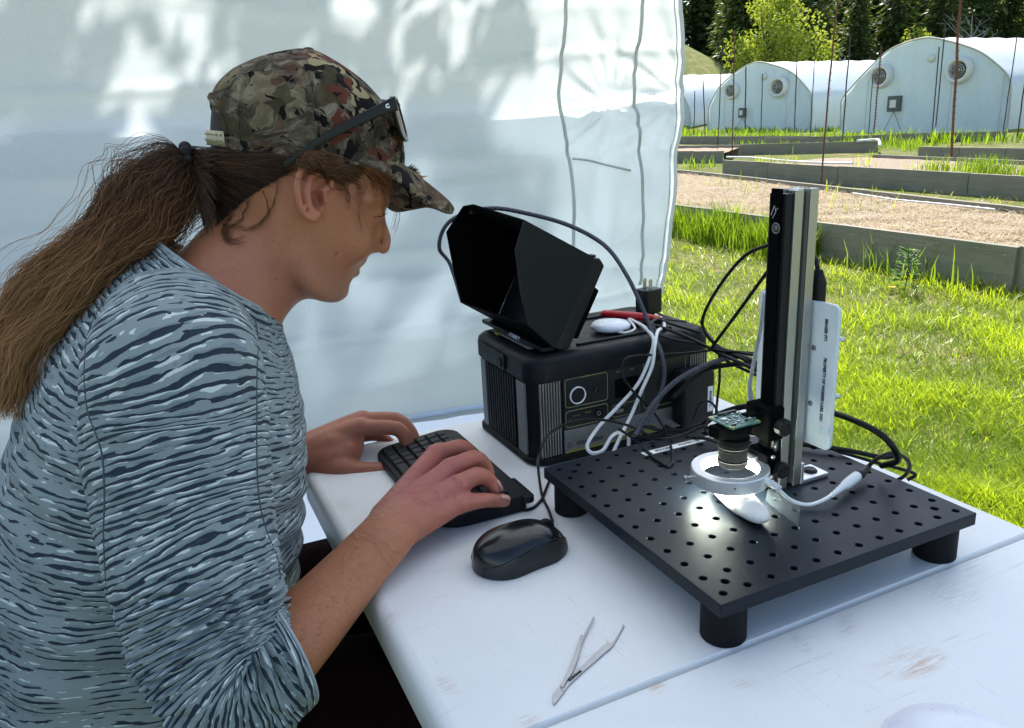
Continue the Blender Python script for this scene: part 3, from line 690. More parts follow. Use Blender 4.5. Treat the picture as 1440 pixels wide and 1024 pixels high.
# hem tube of the loose edge and stitched vertical seams
b = MB(); P = []
for j in range(60):
    z = 2.28 * j / 59; s = wall_edge_x(z); P.append(WP + WD * s + WN * billow(s, z) + Vector((0, 0, z)) - TO)
b.tube(P, .008, 8); b.build('hem', M_wall, tent, smooth=True)
b = MB(); b.tube([p - WD * .03 - WN * .004 for p in P], .0025, 5); b.build('hem_stitching', M_seam, tent, smooth=True)
def seam(pts, w=.011):
    Q = spline([tuple(wpt(x, y)) for x, y in pts], 8); P = []
    for q in Q:
        s = (q - WP).dot(WD); P.append(WP + WD * s + WN * (billow(s, q.z) - .004) + Vector((0, 0, q.z)) - TO)
    b = MB(); b.tube(P, w, 8, ell=(1.5, .35)); return b.build('wall_seam', M_seam, tent, smooth=True)
seam([(797, -60), (795, 20), (789, 90), (786, 140), (795, 190), (803, 235), (805, 290), (806, 340), (800, 480)], .0046)
seam([(905, -60), (903, 10), (896, 75), (891, 132), (897, 175), (902, 220), (905, 260), (904, 330), (898, 400)], .0046)
def cross_fold(pts, w):
    Q = spline([tuple(wpt(x, y)) for x, y in pts], 6); P = [q - WN * .008 + WN * billow((q - WP).dot(WD), q.z) - TO for q in Q]
    b = MB(); b.tube(P, w, 6); b.build('fold_tie', M_seam, tent, smooth=True)
cross_fold([(806, 223), (830, 226), (860, 234), (888, 240)], .0045)
# floor skirt folded inwards, with its rope hem
b = MB(); rows = []
for j in range(10):
    d_ = 1.45 * j / 9; rows.append([tuple(WP + WD * lerp(-3.6, .62, i / 60) - WN * d_ + WN * billow(lerp(-3.6, .62, i / 60), 0) + Vector((0, 0, .012 + .05 * (1 - j / 9) ** 3 + .012 * mnoise.noise(Vector((i * .4, j * .5, 9))))) - TO) for i in range(61)])
M_skirt = fabric('floor skirt fabric', (.80, .84, .92), (.7, .75, .8), .08, (.74, .78, .87))
b.grid(rows); b.build('floor_skirt', M_skirt, tent, smooth=True, flip=False)
b = MB(); b.tube([WP + WD * lerp(-3.6, .62, i / 40) + WN * (billow(lerp(-3.6, .62, i / 40), .075) - .012) + Vector((0, 0, .075 + .01 * mnoise.noise(Vector((i * .5, 0, 2))))) - TO for i in range(41)], .011, 8); b.build('rope_hem', M_seamblue if 'M_seamblue' in globals() else M_wall2, tent, smooth=True)
# canopy: four sloping panels, valance, legs, roof tubes
C1 = WP + WD * .90 + Vector((0, 0, 2.26)); S_ = 3.05
cor = [C1, C1 - WD * S_, C1 - WD * S_ - WN * S_, C1 - WN * S_]; apex = sum(cor, Vector()) / 4 + Vector((0, 0, .75))
for k in range(4):
    p, q = cor[k], cor[(k + 1) % 4]; b = MB(); rows = []
    for j in range(9):
        rows.append([tuple(p.lerp(q, i / 10).lerp(apex, j / 8) - Vector((0, 0, .06 * math.sin(math.pi * i / 10) * (1 - j / 8))) - TO) for i in range(11)])
    b.grid(rows); b.build('roof_panel', M_roof, tent, smooth=True)
    b = MB(); b.add([p - TO, q - TO, q - Vector((0, 0, .2)) - TO, p - Vector((0, 0, .2)) - TO], [(0, 1, 2, 3)]); b.build('valance', M_roof, tent)
    b = MB(); base = Vector((p.x, p.y, 0)); b.tube([base - TO, p - Vector((0, 0, .02)) - TO], .018, 10)
    if k in (1, 2, 3): b.build('leg', M_frame, tent, smooth=True)
    b = MB(); b.tube([p - Vector((0, 0, .03)) - TO, apex - Vector((0, 0, .04)) - TO], .014, 8); b.build('roof_tube', M_frame, tent, smooth=True)
# ================================================================== table
def table_mat():
    m, t, b = newmat('white table plastic'); v = t.coords()
    n = t.noise(v, 5, 6, .65); c = t.mix(n, (.64, .655, .65), (.84, .845, .84))
    # scratches in two directions, dirt specks, brown smears
    s1 = t.noise(t.coords(scale=(2, 60, 3), rot=(0, 0, .55)), 3.1, 5, .75, .8); s2 = t.noise(t.coords(scale=(70, 2, 3), rot=(0, 0, -.35)), 2.9, 5, .75, 1.0)
    msk = t.maprange(t.noise(v, 7, 2), .42, .62)
    sc = t.math('MULTIPLY', t.maprange(s1, .61, .70, 0, .5), msk); c = t.mix(sc, c, (.30, .29, .27))
    sc2 = t.math('MULTIPLY', t.maprange(s2, .62, .70, 0, .45), t.maprange(t.noise(v, 5.3, 2), .45, .62)); c = t.mix(sc2, c, (.34, .30, .26))
    sp = t.maprange(t.noise(v, 240, 3, .75), .63, .74, 0, .6); c = t.mix(t.math('MULTIPLY', sp, t.maprange(n, .4, .62)), c, (.26, .24, .20))
    for (a, bb, ra, rb, rot, k, col) in STAINS:
        q = t.coords(loc=(0, 0, 0)); mp = t.new('Mapping'); mp.vector_type = 'TEXTURE'; t.put(mp.inputs[0], q)
        mp.inputs['Location'].default_value = (a, bb, 0); mp.inputs['Rotation'].default_value = (0, 0, rot); mp.inputs['Scale'].default_value = (ra, rb, 10)
        ln = t.new('VectorMath', operation='LENGTH'); t.put(ln.inputs[0], mp.outputs[0])
        g = t.maprange(ln.outputs['Value'], 1.0, .15, smooth=True)
        w = t.noise(t.coords(scale=(5, 40, 5), rot=(0, 0, rot)), 6, 5, .7, 1.2)
        c = t.mix(t.math('MULTIPLY', t.math('MULTIPLY', g, t.maprange(w, .42, .66)), k), c, col)
    t.put(b.inputs['Base Color'], c); b.inputs['Roughness'].default_value = .42
    t.put(b.inputs['Roughness'], t.maprange(n, .3, .7, .36, .55))
    vo = t.new('TexVoronoi'); t.put(vo.inputs['Vector'], v); vo.inputs['Scale'].default_value = 520
    t.put(b.inputs['Normal'], t.bump(t.math('ADD', t.math('MULTIPLY', vo.outputs['Distance'], .4), t.math('MULTIPLY', sc, -1.5)), .22, .0008)); return m
STAINS = []
for (px, py, ra, rb, rot, k, col) in [(1300, 935, .035, .012, .1, .95, (.50, .24, .09)), (1270, 930, .05, .02, .1, .5, (.55, .36, .22)), (925, 966, .012, .009, .3, .7, (.42, .27, .14)), (1125, 905, .02, .01, 1.2, .5, (.42, .30, .2)), (628, 964, .010, .018, .4, .6, (.45, .25, .16)), (740, 1015, .014, .01, 0, .7, (.50, .30, .18)), (1340, 835, .05, .03, .3, .45, (.36, .31, .25)), (1190, 880, .03, .012, .6, .45, (.40, .3, .22)), (1370, 800, .03, .02, .3, .3, (.4, .33, .25)), (1048, 962, .018, .01, -.5, .5, (.45, .33, .24)), (545, 870, .02, .014, .2, .5, (.55, .40, .36)), (480, 712, .02, .03, .2, .35, (.4, .36, .28)), (640, 660, .03, .05, .2, .35, (.45, .42, .34))]:
    q = loc(at(px, py, z=ZT)); STAINS.append((q[0] - .09, q[1], ra, rb, rot, k, col))
M_table = table_mat(); M_tedge = plain('table edge', (.56, .59, .58), .5, var=.05, scale=20, dust=.25)
M_dark = plain('dark hinge', (.06, .06, .06), .6)
tbl = tthing('folding_table', 'white plastic fold-in-half table with brown smears and scratches', 'table', .09, 0, ZT)
def rrect(x0, x1, y0, y1, rs, n=6):                    # rounded rectangle, rs: radii for (x0,y0),(x1,y0),(x1,y1),(x0,y1)
    out = []
    for (cx, cy, r, a0) in ((x0, y0, rs[0], math.pi), (x1, y0, rs[1], 1.5 * math.pi), (x1, y1, rs[2], 0), (x0, y1, rs[3], .5 * math.pi)):
        sx = 1 if cx == x0 else -1; sy = 1 if cy == y0 else -1
        for k in range(n + 1):
            t = a0 + .5 * math.pi * k / n; out.append((cx + sx * r + r * math.cos(t), cy + sy * r + r * math.sin(t)))
    return out
def tophalf(y0, y1, rs):
    b = MB(); ring = lambda ins, z: [(x, y, z) for x, y in rrect(-.317 + ins, .320 - ins, y0 + ins * (.22 if y0 > -.1 else 1), y1 - ins * (.22 if y1 < .1 else 1), [max(.001, r - ins * .5) for r in rs])]
    rows = [ring(.004, -.046), ring(.0, -.043), ring(0, -.010), ring(.0018, -.0045), ring(.006, -.001), ring(.011, 0)]
    b.grid(rows, True); b.add(rows[-1], [tuple(range(len(rows[-1])))]); b.add(rows[0], [tuple(range(len(rows[0])))[::-1]])
    return b.build('tabletop', M_table, tbl, bevel=0, smooth=False)
for o in (tophalf(.0038, .612, (.008, .008, .05, .05)), tophalf(-.61, .0005, (.05, .05, .008, .008))):
    for p in o.data.polygons: p.use_smooth = len(p.vertices) == 4
b = MB(); b.box((.0015, .0025, -.018), (.62, .012, .026)); b.build('hinge_strip', M_tedge, tbl)
M_leg = plain('grey table leg steel', (.22, .23, .24), .5, .4)
for y in (-.45, .45):
    b = MB(); 
    for sx in (-.25, .25): b.tube([(sx, y, -.05), (sx, y + (.05 if y > 0 else -.05), -ZT)], .0135, 10)
    b.tube([(-.25, y, -.075), (.25, y, -.075)], .0115, 8); b.build('leg_frame', M_leg, tbl, smooth=True)

# ================================================================== optical board
M_anod = None
def anod():
    m, t, b = newmat('black anodised aluminium'); v = t.coords(); n = t.noise(v, 18, 5, .7); n2 = t.noise(v, 700, 2, .6)
    c = t.mix(n, (.003, .0055, .010), (.008, .013, .021)); c = t.mix(t.maprange(t.noise(v, 60, 5, .8), .60, .8, 0, .35), c, (.035, .04, .045))
    t.put(b.inputs['Base Color'], c); b.inputs['Metallic'].default_value = .0; t.put(b.inputs['Roughness'], t.maprange(n, .3, .7, .38, .48)); b.inputs['Specular IOR Level'].default_value = .22
    t.put(b.inputs['Normal'], t.bump(n2, .12, .0002)); return m
M_anod = anod(); M_black = plain('black plastic', (.006, .0065, .008), .42, spec=.3, var=.2, bump=.15, bscale=900, bdist=.0002)
M_rubber = plain('black rubber', (.005, .005, .006), .65, var=.2, spec=.2); M_matte = plain('matte black', (.0016, .0016, .002), .85, spec=.06, var=.2)
brd = tthing('optical_breadboard', 'black perforated metal board on four rubber feet', 'optical board', .1524, .1524, ZT)
def build_board():
    h = .1524; zt = FOOT + .0127; b = MB(); b.box((0, 0, FOOT + .00635), (2 * h, 2 * h, .0127)); o = b.build('board', M_anod, brd)
    bm = bmesh.new(); bm.from_mesh(o.data); bmesh.ops.bevel(bm, geom=list(bm.edges), offset=.0006, segments=1, affect='EDGES'); bm.to_mesh(o.data); bm.free()
    c = MB()
    def hole(x, y, r=.0033, dz=.0117): c.lathe([(1e-5, zt - dz), (r, zt - dz), (r, zt - .0006), (r + .0007, zt + .0001), (r + .0007, zt + .002), (1e-5, zt + .002)], 18, (x, y, 0))
    for i in range(12):
        for j in range(12): hole(-h + .0127 + .0254 * i, -h + .0127 + .0254 * j)
    for x, y in ((-h + .0254, -h + .0254), (h - .0254, -h + .0254), (-h + .0254, h - .0254), (h - .0254, h - .0254)): hole(x, y, .0036)
    k = c.build('cut', M_anod, None); bm = bmesh.new(); bm.from_mesh(k.data); bmesh.ops.remove_doubles(bm, verts=bm.verts, dist=1e-4); bmesh.ops.recalc_face_normals(bm, faces=bm.faces); bm.to_mesh(k.data); bm.free()
    k.matrix_world = brd.matrix_basis; md = o.modifiers.new('h', 'BOOLEAN'); md.object = k; md.solver = 'EXACT'; md.operation = 'DIFFERENCE'
    bpy.context.view_layer.update(); dg = bpy.context.evaluated_depsgraph_get(); me = bpy.data.meshes.new_from_object(o.evaluated_get(dg)); o.modifiers.clear(); o.data = me; bpy.data.objects.remove(k)
build_board()
for x in (-1, 1):
    for y in (-1, 1):
        b = MB(); b.disc([(.0185, 0), (.0195, .0015), (.0192, .030), (.0175, FOOT - .001)], 32, (x * .1299, y * .1299, 0)); b.build('foot', M_rubber, brd, bevel=.0006)
# label strip at the back edge
M_white = plain('white label', (.78, .80, .82), .5, var=.03); M_ink = plain('black print', (.01, .01, .015), .6)
def strip(parent, O, p0, p1, q0, z, th=.0003, name='label_strip', mat=None):
    b = MB(); P = [Vector(wl(*(loc(at(x, y, z=z))[:2]), z)) for x, y in (p0, p1, q1_, q0)] if False else None
q = [loc(at(x, y, z=ZB)) for x, y in ((899, 634.5), (1013, 611.5), (1013, 618.5), (906, 641.5))]
a0 = (q[0][0] + q[3][0]) / 2; b0_ = q[3][1]; a1 = q[1][0]
b = MB(); b.box(((a0 + a1) / 2 - .1524, b0_ + .0045 - .1524, FOOT + .0127 + .0002), (a1 - a0, .010, .0003)); lb = b.build('label', M_white, brd)
zt_ = FOOT + .0127 + .0004
text_obj('IMAGER', .0065, M_ink, lb, frame((a0 + .028 - .1524, b0_ + .0045 - .1524, zt_), (1, 0, 0), (0, 1, 0)), bold=.0001)
text_obj('PROPERTY OF  WARREN LABS', .0062, M_ink, lb, frame((a0 + .084 - .1524, b0_ + .0045 - .1524, zt_), (1, 0, 0), (0, 1, 0)), bold=.0001, sx=.8)
b = MB(); b.box((a0 + .0085 - .1524, b0_ + .0045 - .1524, zt_ + .0001), (.0035, .0102, .0004)); b.build('tape_gap', M_black, lb)

# ================================================================== column with camera
M_alu = plain('brushed aluminium', (.44, .45, .43), .40, 1.0, var=.05, scale=60); M_aludk = plain('aluminium groove', (.20, .205, .20), .5, .9)
M_aluw = plain('satin aluminium plate', (.66, .68, .70), .38, .9, var=.04, dust=.2)
CA, CB = .195, .142
col = tthing('camera_stand', 'aluminium column with black rail, camera clamp and knobs, standing on the black board', 'camera stand', CA, CB, ZB)
TOPZ = 1.0925 - ZB
def extr():
    # 30 mm T-slot profile, open slots on all four sides
    h = .0145; s = .0042; d = .006; w = .0085; q = []
    side = [(-h, -h), (-s, -h), (-s, -h + .0022), (-w, -h + .0022), (-w + .003, -h + d + .0022), (w - .003, -h + d + .0022), (w, -h + .0022), (s, -h + .0022), (s, -h)]
    poly = []
    for k in range(4):
        c, n = math.cos(k * math.pi / 2), math.sin(k * math.pi / 2); poly += [(x * c - y * n, x * n + y * c) for x, y in side]
    b = MB(); b.prism(poly, TOPZ - .001, c=(0, 0, .001)); o = b.build('extrusion', M_alu, col, bevel=.0006, seg=2)
    b = MB()
    for k in range(4):
        c, n = math.cos(k * math.pi / 2), math.sin(k * math.pi / 2)
        b.box((0 * c + (h - .0075) * n, -(h - .0075) * c, TOPZ / 2), ((.0098 if k % 2 == 0 else .001), (.001 if k % 2 == 0 else .0098), TOPZ - .004))
    b.build('slot_floor', M_aludk, o)
extr()
b = MB(); x0 = -.0145 - .0074
b.prism([(x0, -.0108), (x0 + .0030, -.0122), (x0 + .0072, -.0122), (x0 + .0072, .0122), (x0 + .0030, .0122), (x0, .0108)], TOPZ - .003 - .004, c=(0, 0, .004)); rail = b.build('rail', M_black, col, bevel=.0007)
b = MB(); b.box((x0 - .0012, 0, TOPZ / 2), (.0026, .013, TOPZ + .003)); b.build('rail_rib', M_matte, rail, bevel=.0005)
M_etch = plain('etched white', (.45, .46, .48), .5)
b = MB(); zc = TOPZ - .035; b.lathe([(.0036, 0), (.0042, .0004), (.0050, .0004), (.0054, 0)], 24, (x0 - .0027, -.002, zc), Matrix(((0, 0, -1), (1, 0, 0), (0, 1, 0)))); b.ball((x0 - .0028, -.002, zc), (.0006, .0028, .0028)); b.build('rail_screw', M_aludk, rail, smooth=True)
z0 = TOPZ - .020; b = MB(); b.tube([(x0 - .0027, .005, z0 - .003), (x0 - .0027, .001, z0 + .006), (x0 - .0027, -.001, z0 + .001), (x0 - .0027, -.003, z0 + .004)], .00035, 5); b.tube([(x0 - .0027, .003, z0 - .006), (x0 - .0027, -.001, z0 + .0005)], .00035, 5); b.build('etched_mark', M_etch, rail)
# foot bracket with socket screw
b = MB(); b.box((.034, -.002, .0025), (.040, .026, .005)); br = b.build('foot_bracket', M_aluw, col, bevel=.0012)
b = MB(); b.disc([(.0078, 0), (.0075, .0014), (.0055, .003)], 24, (.040, -.002, .005)); b.lathe([(.0032, .0031), (.0032, .0012), (1e-5, .0012)], 6, (.040, -.002, .0052)); b.build('bracket_screw', M_black, br, smooth=False)
b = MB(); b.box((.0165, -.002, .014), (.004, .026, .020)); b.build('bracket_upright', M_aluw, br, bevel=.001)
# clamps on the rail with knobs (knob axis along -b)
def knob(parent, x, z, r, y=-.0175, L=.012):
    b = MB(); prof = []; m = Matrix(((1, 0, 0), (0, 0, -1), (0, 1, 0)))  # local z -> -y
    n = 36; rows = []
    for (rr, zz) in ((1e-5, 0), (r * .6, 0), (r * .6, L * .25), (r, L * .3), (r, L * .92), (r * .9, L), (r * .5, L), (r * .45, L * .9), (1e-5, L * .9)):
        rows.append([tuple(m @ Vector((rr * (1 + (.05 if (k % 3 == 0 and rr == r) else 0)) * math.cos(2 * math.pi * k / n), rr * (1 + (.05 if (k % 3 == 0 and rr == r) else 0)) * math.sin(2 * math.pi * k / n), zz)) + Vector((x, y, z))) for k in range(n)])
    b.grid(rows, True); return b.build('knob', M_black, parent, smooth=False, bevel=.0003)
def zof(px, py, bb=CB - .018): return at(px, py, b=bb)[2] - ZB
zc1 = zof(1098, 597); b = MB(); b.box((x0 - .003, 0, zc1), (.020, .034, .034)); c1 = b.build('camera_clamp', M_matte, col, bevel=.0015); knob(c1, x0 - .002, zc1, .0085)
b = MB(); b.box((x0 - .019, 0, zc1 + .004), (.020, .012, .014)); b.build('clamp_arm', M_matte, c1, bevel=.001)
zc2 = zof(1092, 656); b = MB(); b.box((x0 - .003, 0, zc2), (.018, .032, .026)); c2 = b.build('ring_clamp', M_matte, col, bevel=.0015); knob(c2, x0 + .000, zc2 - .002, .0082, L=.010)
for dz in (.011, -.010):
    b = MB(); b.ball((x0 - .006, -.0175, zc2 + dz), (.0024, .0022, .0024)); b.build('clamp_screw', M_alu, c2, smooth=True)
b = MB(); b.tube([(x0 + .001, -.0135, zc1 - .02), (x0 + .001, -.0135, zc2 + .014)], .0016, 6); b.build('guide_rod', M_aludk, col, smooth=True)
# plate behind the column
PA = CA + .0185
pc = [loc(at(x, y, a=PA)) for x, y in ((1069, 408), (1181, 431), (1165, 636), (1124, 628))]
M_plate = plain('white acrylic plate', (.62, .68, .70), .35, var=.03); pb0, pb1 = (pc[1][1] + pc[2][1]) / 2, pc[0][1]; pz0, pz1 = pc[2][2] - ZB, pc[1][2] - ZB
plt = tthing('equipment_plate', 'white plate lettered IMAGER PT1 fixed behind the aluminium column', 'sign plate', PA, CB, ZB)
b = MB(); m = Matrix(((0, 0, 1), (1, 0, 0), (0, 1, 0))); b.prism(rrect(pb0 - CB, pb1 - CB, pz0, pz1, (.007,) * 4), .004, m=m); b.build('plate', M_plate, plt, bevel=.0006)
def plate_text(s, px0, py0, px1, py1, size, sx=1):
    p, q = loc(at(px0, py0, a=PA)), loc(at(px1, py1, a=PA)); c = (p + q) / 2
    text_obj(s, size, M_ink, plt, frame((-.0003, c[1] - CB, c[2] - ZB), (0, 0, -1), (0, -1, 0)), name='lettering', bold=.00022, sx=sx, space=1.05)
plate_text('IMAGER PT1', 1163, 447, 1160.5, 482, .0050, .80)
plate_text('PROPERTY OF WARREN LABS, OSU', 1159, 500, 1156, 596, .0050, .80)
for (x, y) in ((1145, 489), (1140, 567)):
    p = loc(at(x, y, a=PA)); b = MB(); b.ball((-.0006, p[1] - CB, p[2] - ZB), (.0012, .0028, .0028)); b.build('plate_screw', M_aludk, plt, smooth=True)
for (x, y) in ((1187, 478), (1180, 558)):
    p = loc(at(x, y, a=PA + .012)); b = MB(); b.tube([(.004, p[1] - CB + .010, p[2] - ZB), (.012, p[1] - CB + .010, p[2] - ZB), (.0125, p[1] - CB + .003, p[2] - ZB)], .0022, 8); b.tube([(.012, p[1] - CB + .018, p[2] - ZB), (.012, p[1] - CB, p[2] - ZB)], .0024, 8); b.build('standoff', M_aluw, plt, smooth=True)
b = MB(); pbx = (pb0 + pb1) / 2 - CB; b.box((.013, pbx, (pz0 + pz1) / 2), (.014, .055, .085)); b.build('computer_board', M_dark, plt, bevel=.002)
M_tape = plain('clear tape', (.60, .72, .74), .12, var=.02)
p = loc(at(1160, 606, a=PA)); b = MB(); b.grid([[(-.0012 - .0012 * mnoise.noise(Vector((i * 1.1, j * 1.3, 2))), p[1] - CB + .008 * (i / 5 - .5) * 1.5, p[2] - ZB + .007 * (j / 5 - .5) + .002 * math.sin(i)) for i in range(6)] for j in range(6)]); b.build('tape', M_tape, plt, smooth=True, flip=False)

# camera module
RX, RY = .131, .142
rc = loc(at(1025, 664, b=RY)); RX = rc[0] + .0012; rz = rc[2] - ZB
zp = loc(at(1034, 591, b=RY))[2] - ZB
cm = tthing('camera_module', 'small green circuit-board camera with black lens above the ring light', 'camera', RX + .003, RY, ZB)
def pcb_mat():
    m, t, b = newmat('green circuit board'); v = t.coords(); vo = t.new('TexVoronoi'); t.put(vo.inputs['Vector'], v); vo.inputs['Scale'].default_value = 300
    c = t.mix(t.maprange(t.noise(v, 420, 3), .45, .6), (.02, .10, .07), (.05, .17, .12)); t.put(b.inputs['Base Color'], c); b.inputs['Roughness'].default_value = .3; return m
M_pcb = pcb_mat(); M_chip = plain('chip', (.02, .02, .022), .4); M_sold = plain('solder', (.6, .6, .58), .3, .8); M_gold = plain('gold pad', (.65, .47, .18), .35, .8); M_blue = plain('blue stiffener', (.03, .12, .55), .4)
h = .0185; b = MB(); b.prism(rrect(-h, h, -h, h, (.002,) * 4, 3), .0016, c=(0, 0, zp)); pcb = b.build('circuit_board', M_pcb, cm, bevel=.0002)
for x in (-1, 1):
    for y in (-1, 1): b = MB(); b.lathe([(.0011, 0), (.0011, .0002), (.0024, .0002), (.0024, 0)], 16, (x * .0155, y * .0155, zp + .0016)); b.build('mounting_pad', M_gold, pcb)
rr = random.Random(4)
for k in range(46):
    x, y = rr.uniform(-.0135, .0165), rr.uniform(-.0135, .0135); w = rr.choice([.0012, .0018, .0028]); b = MB(); b.box((x, y, zp + .0016 + w * .25), (w, w * rr.choice([.5, .7, 1]), w * .5)); b.build('component', rr.choice([M_chip, M_sold, M_sold, M_pcb]), pcb)
b = MB(); b.box((-.009, .004, zp + .0022), (.006, .005, .0010)); b.build('data_sticker', M_white, pcb)
b = MB(); b.box((.004, .0155, zp + .0026), (.022, .004, .0022)); b.build('ribbon_connector', M_chip, pcb, bevel=.0003)
b = MB(); b.disc([(.0165, zp - .0005), (.0170, zp - .003), (.0170, zp - .009), (.0150, zp - .0095), (.0150, zp - .0165), (.0158, zp - .017), (.0158, zp - .024), (.0148, zp - .0245), (.0148, zp - .030), (.0143, zp - .0305), (.0143, zp - .040), (.0150, zp - .0405), (.0150, zp - .046), (.0115, zp - .0485), (.0085, zp - .0465)], 40); ln = b.build('lens', M_matte, cm, bevel=.0003)
for dz in (.0265, .0405): b = MB(); b.lathe([(.0151, zp - dz), (.0154, zp - dz - .0002), (.0151, zp - dz - .0005)], 40); b.build('lens_line', M_aludk, ln)
for k in range(3):
    t = -.9 + k * .75; b = MB(); d = Vector((math.cos(t), math.sin(t), 0)); b.tube([d * .015 + Vector((0, 0, zp - .013 - k * .004)), d * .021 + Vector((0, 0, zp - .013 - k * .004))], .0013, 8); b.build('focus_screw', M_black, ln)
b = MB(); b.box((-.019, 0, zp - .008), (.012, .016, .012)); b.build('tripod_mount', M_matte, ln, bevel=.001)
# ring light
rl = tthing('ring_light', 'lit silver ring light around the lens, above the white bone', 'ring light', RX, RY, ZB)
M_ringal = plain('turned aluminium', (.72, .73, .73), .34, .55, var=.08, scale=25)
m_, t_, b_ = newmat('led diffuser'); b_.inputs['Base Color'].default_value = (.9, .95, .92, 1); b_.inputs['Emission Color'].default_value = (.93, 1.0, .86, 1); b_.inputs['Emission Strength'].default_value = 40.0; M_led = m_
b = MB(); prof = [(.0378, rz - .0080), (.0385, rz - .0072), (.0385, rz + .0055), (.0376, rz + .0065), (.0292, rz + .0065), (.0284, rz + .0057), (.0284, rz + .0034), (.0366, rz + .0022), (.0366, rz - .0080), (.0378, rz - .0080)]
b.lathe(prof, 72); b.build('ring_body', M_ringal, rl, bevel=.0002)
b = MB(); b.lathe([(.0364, rz - .0050), (.0364, rz + .0018), (.0300, rz + .0022), (.0275, rz - .0010), (.0272, rz - .0040), (.0300, rz - .0055), (.0364, rz - .0050)], 64); b.build('diffuser', M_led, rl, smooth=True)
for k in range(3):
    t = -2.15 + k * 2.09; d = Vector((math.cos(t), math.sin(t), 0)); b = MB(); b.tube([d * .0380 + Vector((0, 0, rz)), d * (.0388 if k != 1 else .046) + Vector((0, 0, rz))], .0011, 8); b.build('set_screw', M_aludk, rl)
d = Vector((-.97, .25, 0)); b = MB(); b.tube([d * .030 + Vector((0, 0, rz + .0)), d * .0475 + Vector((0, 0, rz + .0))], .0012, 8); b.tube([d * .046 + Vector((0, 0, rz)), d * .049 + Vector((0, 0, rz))], .0022, 8); b.build('thumb_screw', M_alu, rl, smooth=True)
b = MB(); L_ = CA + x0 - RX - .004; b.box((.0365 + (L_ - .0365) / 2 - .002, .004, rz + .0085), (L_ - .0365 + .022, .014, .0035)); b.build('holder_arm', M_aluw, rl, bevel=.0008)
# bone-like white specimen
def bone():
    p, q = Vector(at(1018, 690, z=ZB + .008)), Vector(at(1070, 727, z=ZB + .010)); r = thing('specimen', 'white bone-like specimen with a crack lying under the ring light', 'specimen', (p.x, p.y, ZB)); ax = (q - p); L = ax.length; ax.normalize(); sd = Vector((0, 0, 1)).cross(ax)
    rows = []; n = 40
    for i in range(n + 1):
        t = i / n; c = p + ax * (L * (t * 1.42 - .30)); w = .0135 * math.sqrt(max(.0001, 1 - (2 * t - 1) ** 2)) ** .8 * (1 + .15 * t); hh = .0105 * math.sqrt(max(.0001, 1 - (2 * t - 1) ** 2)) ** .8
        if .68 < t < .71: w *= .95; hh *= .95
        row = []
        for k in range(32):
            a = 2 * math.pi * k / 32; nn = 1 + .07 * mnoise.noise(Vector((t * 4, math.cos(a), math.sin(a)))) + .02 * mnoise.noise(Vector((t * 14, math.cos(a) * 4, math.sin(a) * 4)))
            row.append(tuple(c + sd * (w * math.cos(a) * nn) + Vector((0, 0, (hh * math.sin(a) * nn + .0002) + (.0 if 0 else 0) - (c.z - ZB) + .0098)) - Vector((p.x, p.y, ZB))))
        rows.append(row)
    b = MB(); b.grid(rows, True); b.add(rows[0], [tuple(range(32))]); b.add(rows[-1], [tuple(range(32))])
    m, t, bs = newmat('bone'); v = t.coords(); n1 = t.noise(v, 90, 5, .7); t.put(bs.inputs['Base Color'], t.mix(n1, (.62, .60, .55), (.80, .79, .75))); bs.inputs['Roughness'].default_value = .6
    t.put(bs.inputs['Normal'], t.bump(t.noise(v, 260, 5, .7), .5, .0015)); b.build('shell', m, r, smooth=True)
bone()
M_film2, _t, _b = newmat('clear film'); _b.inputs['Base Color'].default_value = (.8, .9, .92, 1); _b.inputs['Roughness'].default_value = .12; _b.inputs['Alpha'].default_value = .045; _b.inputs['Specular IOR Level'].default_value = 1
C_ = at(1100, 716, z=ZB + .0005); b = MB(); rows = []
for j in range(13):
    rows.append([tuple((Vector(at(1080 + 46 * i / 12 - 4 * j / 12, 688 + 20 * i / 12 + 34 * j / 12 * (.5 + .5 * i / 12), z=ZB + .0012)) - Vector(C_)) + Vector((0, 0, .0008 + .0009 * mnoise.noise(Vector((i * .6, j * .6, 3)))))) for i in range(13)])
b.grid(rows); o = b.build('plastic_film', M_film2, None, smooth=True, flip=False); o.location = C_; tag(o, 'crumpled clear film lying beside the white specimen', 'film')
# ================================================================== power station
M_ps = plain('power station shell', (.006, .0075, .011), .45, spec=.16, var=.12, scale=25, bump=.2, bscale=1500, bdist=.0002, dust=.06)
M_psg = plain('power station grey', (.13, .135, .14), .45, .3, var=.06); M_rib = plain('ribbed metal', (.27, .27, .26), .35, .7); M_lime = plain('lime accent', (.20, .22, .03), .5); M_face = plain('front panel', (.008, .009, .011), .35)
M_olive = plain('lower fascia', (.15, .155, .15), .4, .2)
PSa0, PSa1, PSb0, PSb1 = .034, .317, .400, .586
pca, pcb_ = (PSa0 + PSa1) / 2, (PSb0 + PSb1) / 2; W2, D2 = (PSa1 - PSa0) / 2, (PSb1 - PSb0) / 2
ps = tthing('power_station', 'black portable power station with yellow outlined sockets, on the far end of the table', 'power station', pca, pcb_, ZT)
b = MB(); b.prism(rrect(-W2 + .004, W2 - .004, -D2 + .004, D2 - .004, (.022,) * 4), .112, c=(0, 0, .008)); body = b.build('body', M_ps, ps, bevel=.001)
rings = [(.0, .114), (0, .134), (.002, .140), (.008, .1445), (.016, .1455), (.022, .1435)]
b = MB(); rows = [[(x, y, z) for x, y in rrect(-W2 + i_, W2 - i_, -D2 + i_, D2 - i_, (max(.004, .026 - i_),) * 4)] for i_, z in rings]; b.grid(rows, True); b.add(rows[-1], [tuple(range(28))]); b.add(rows[0], [tuple(range(28))[::-1]]); lid = b.build('lid', M_ps, ps, smooth=False, bevel=.0012)
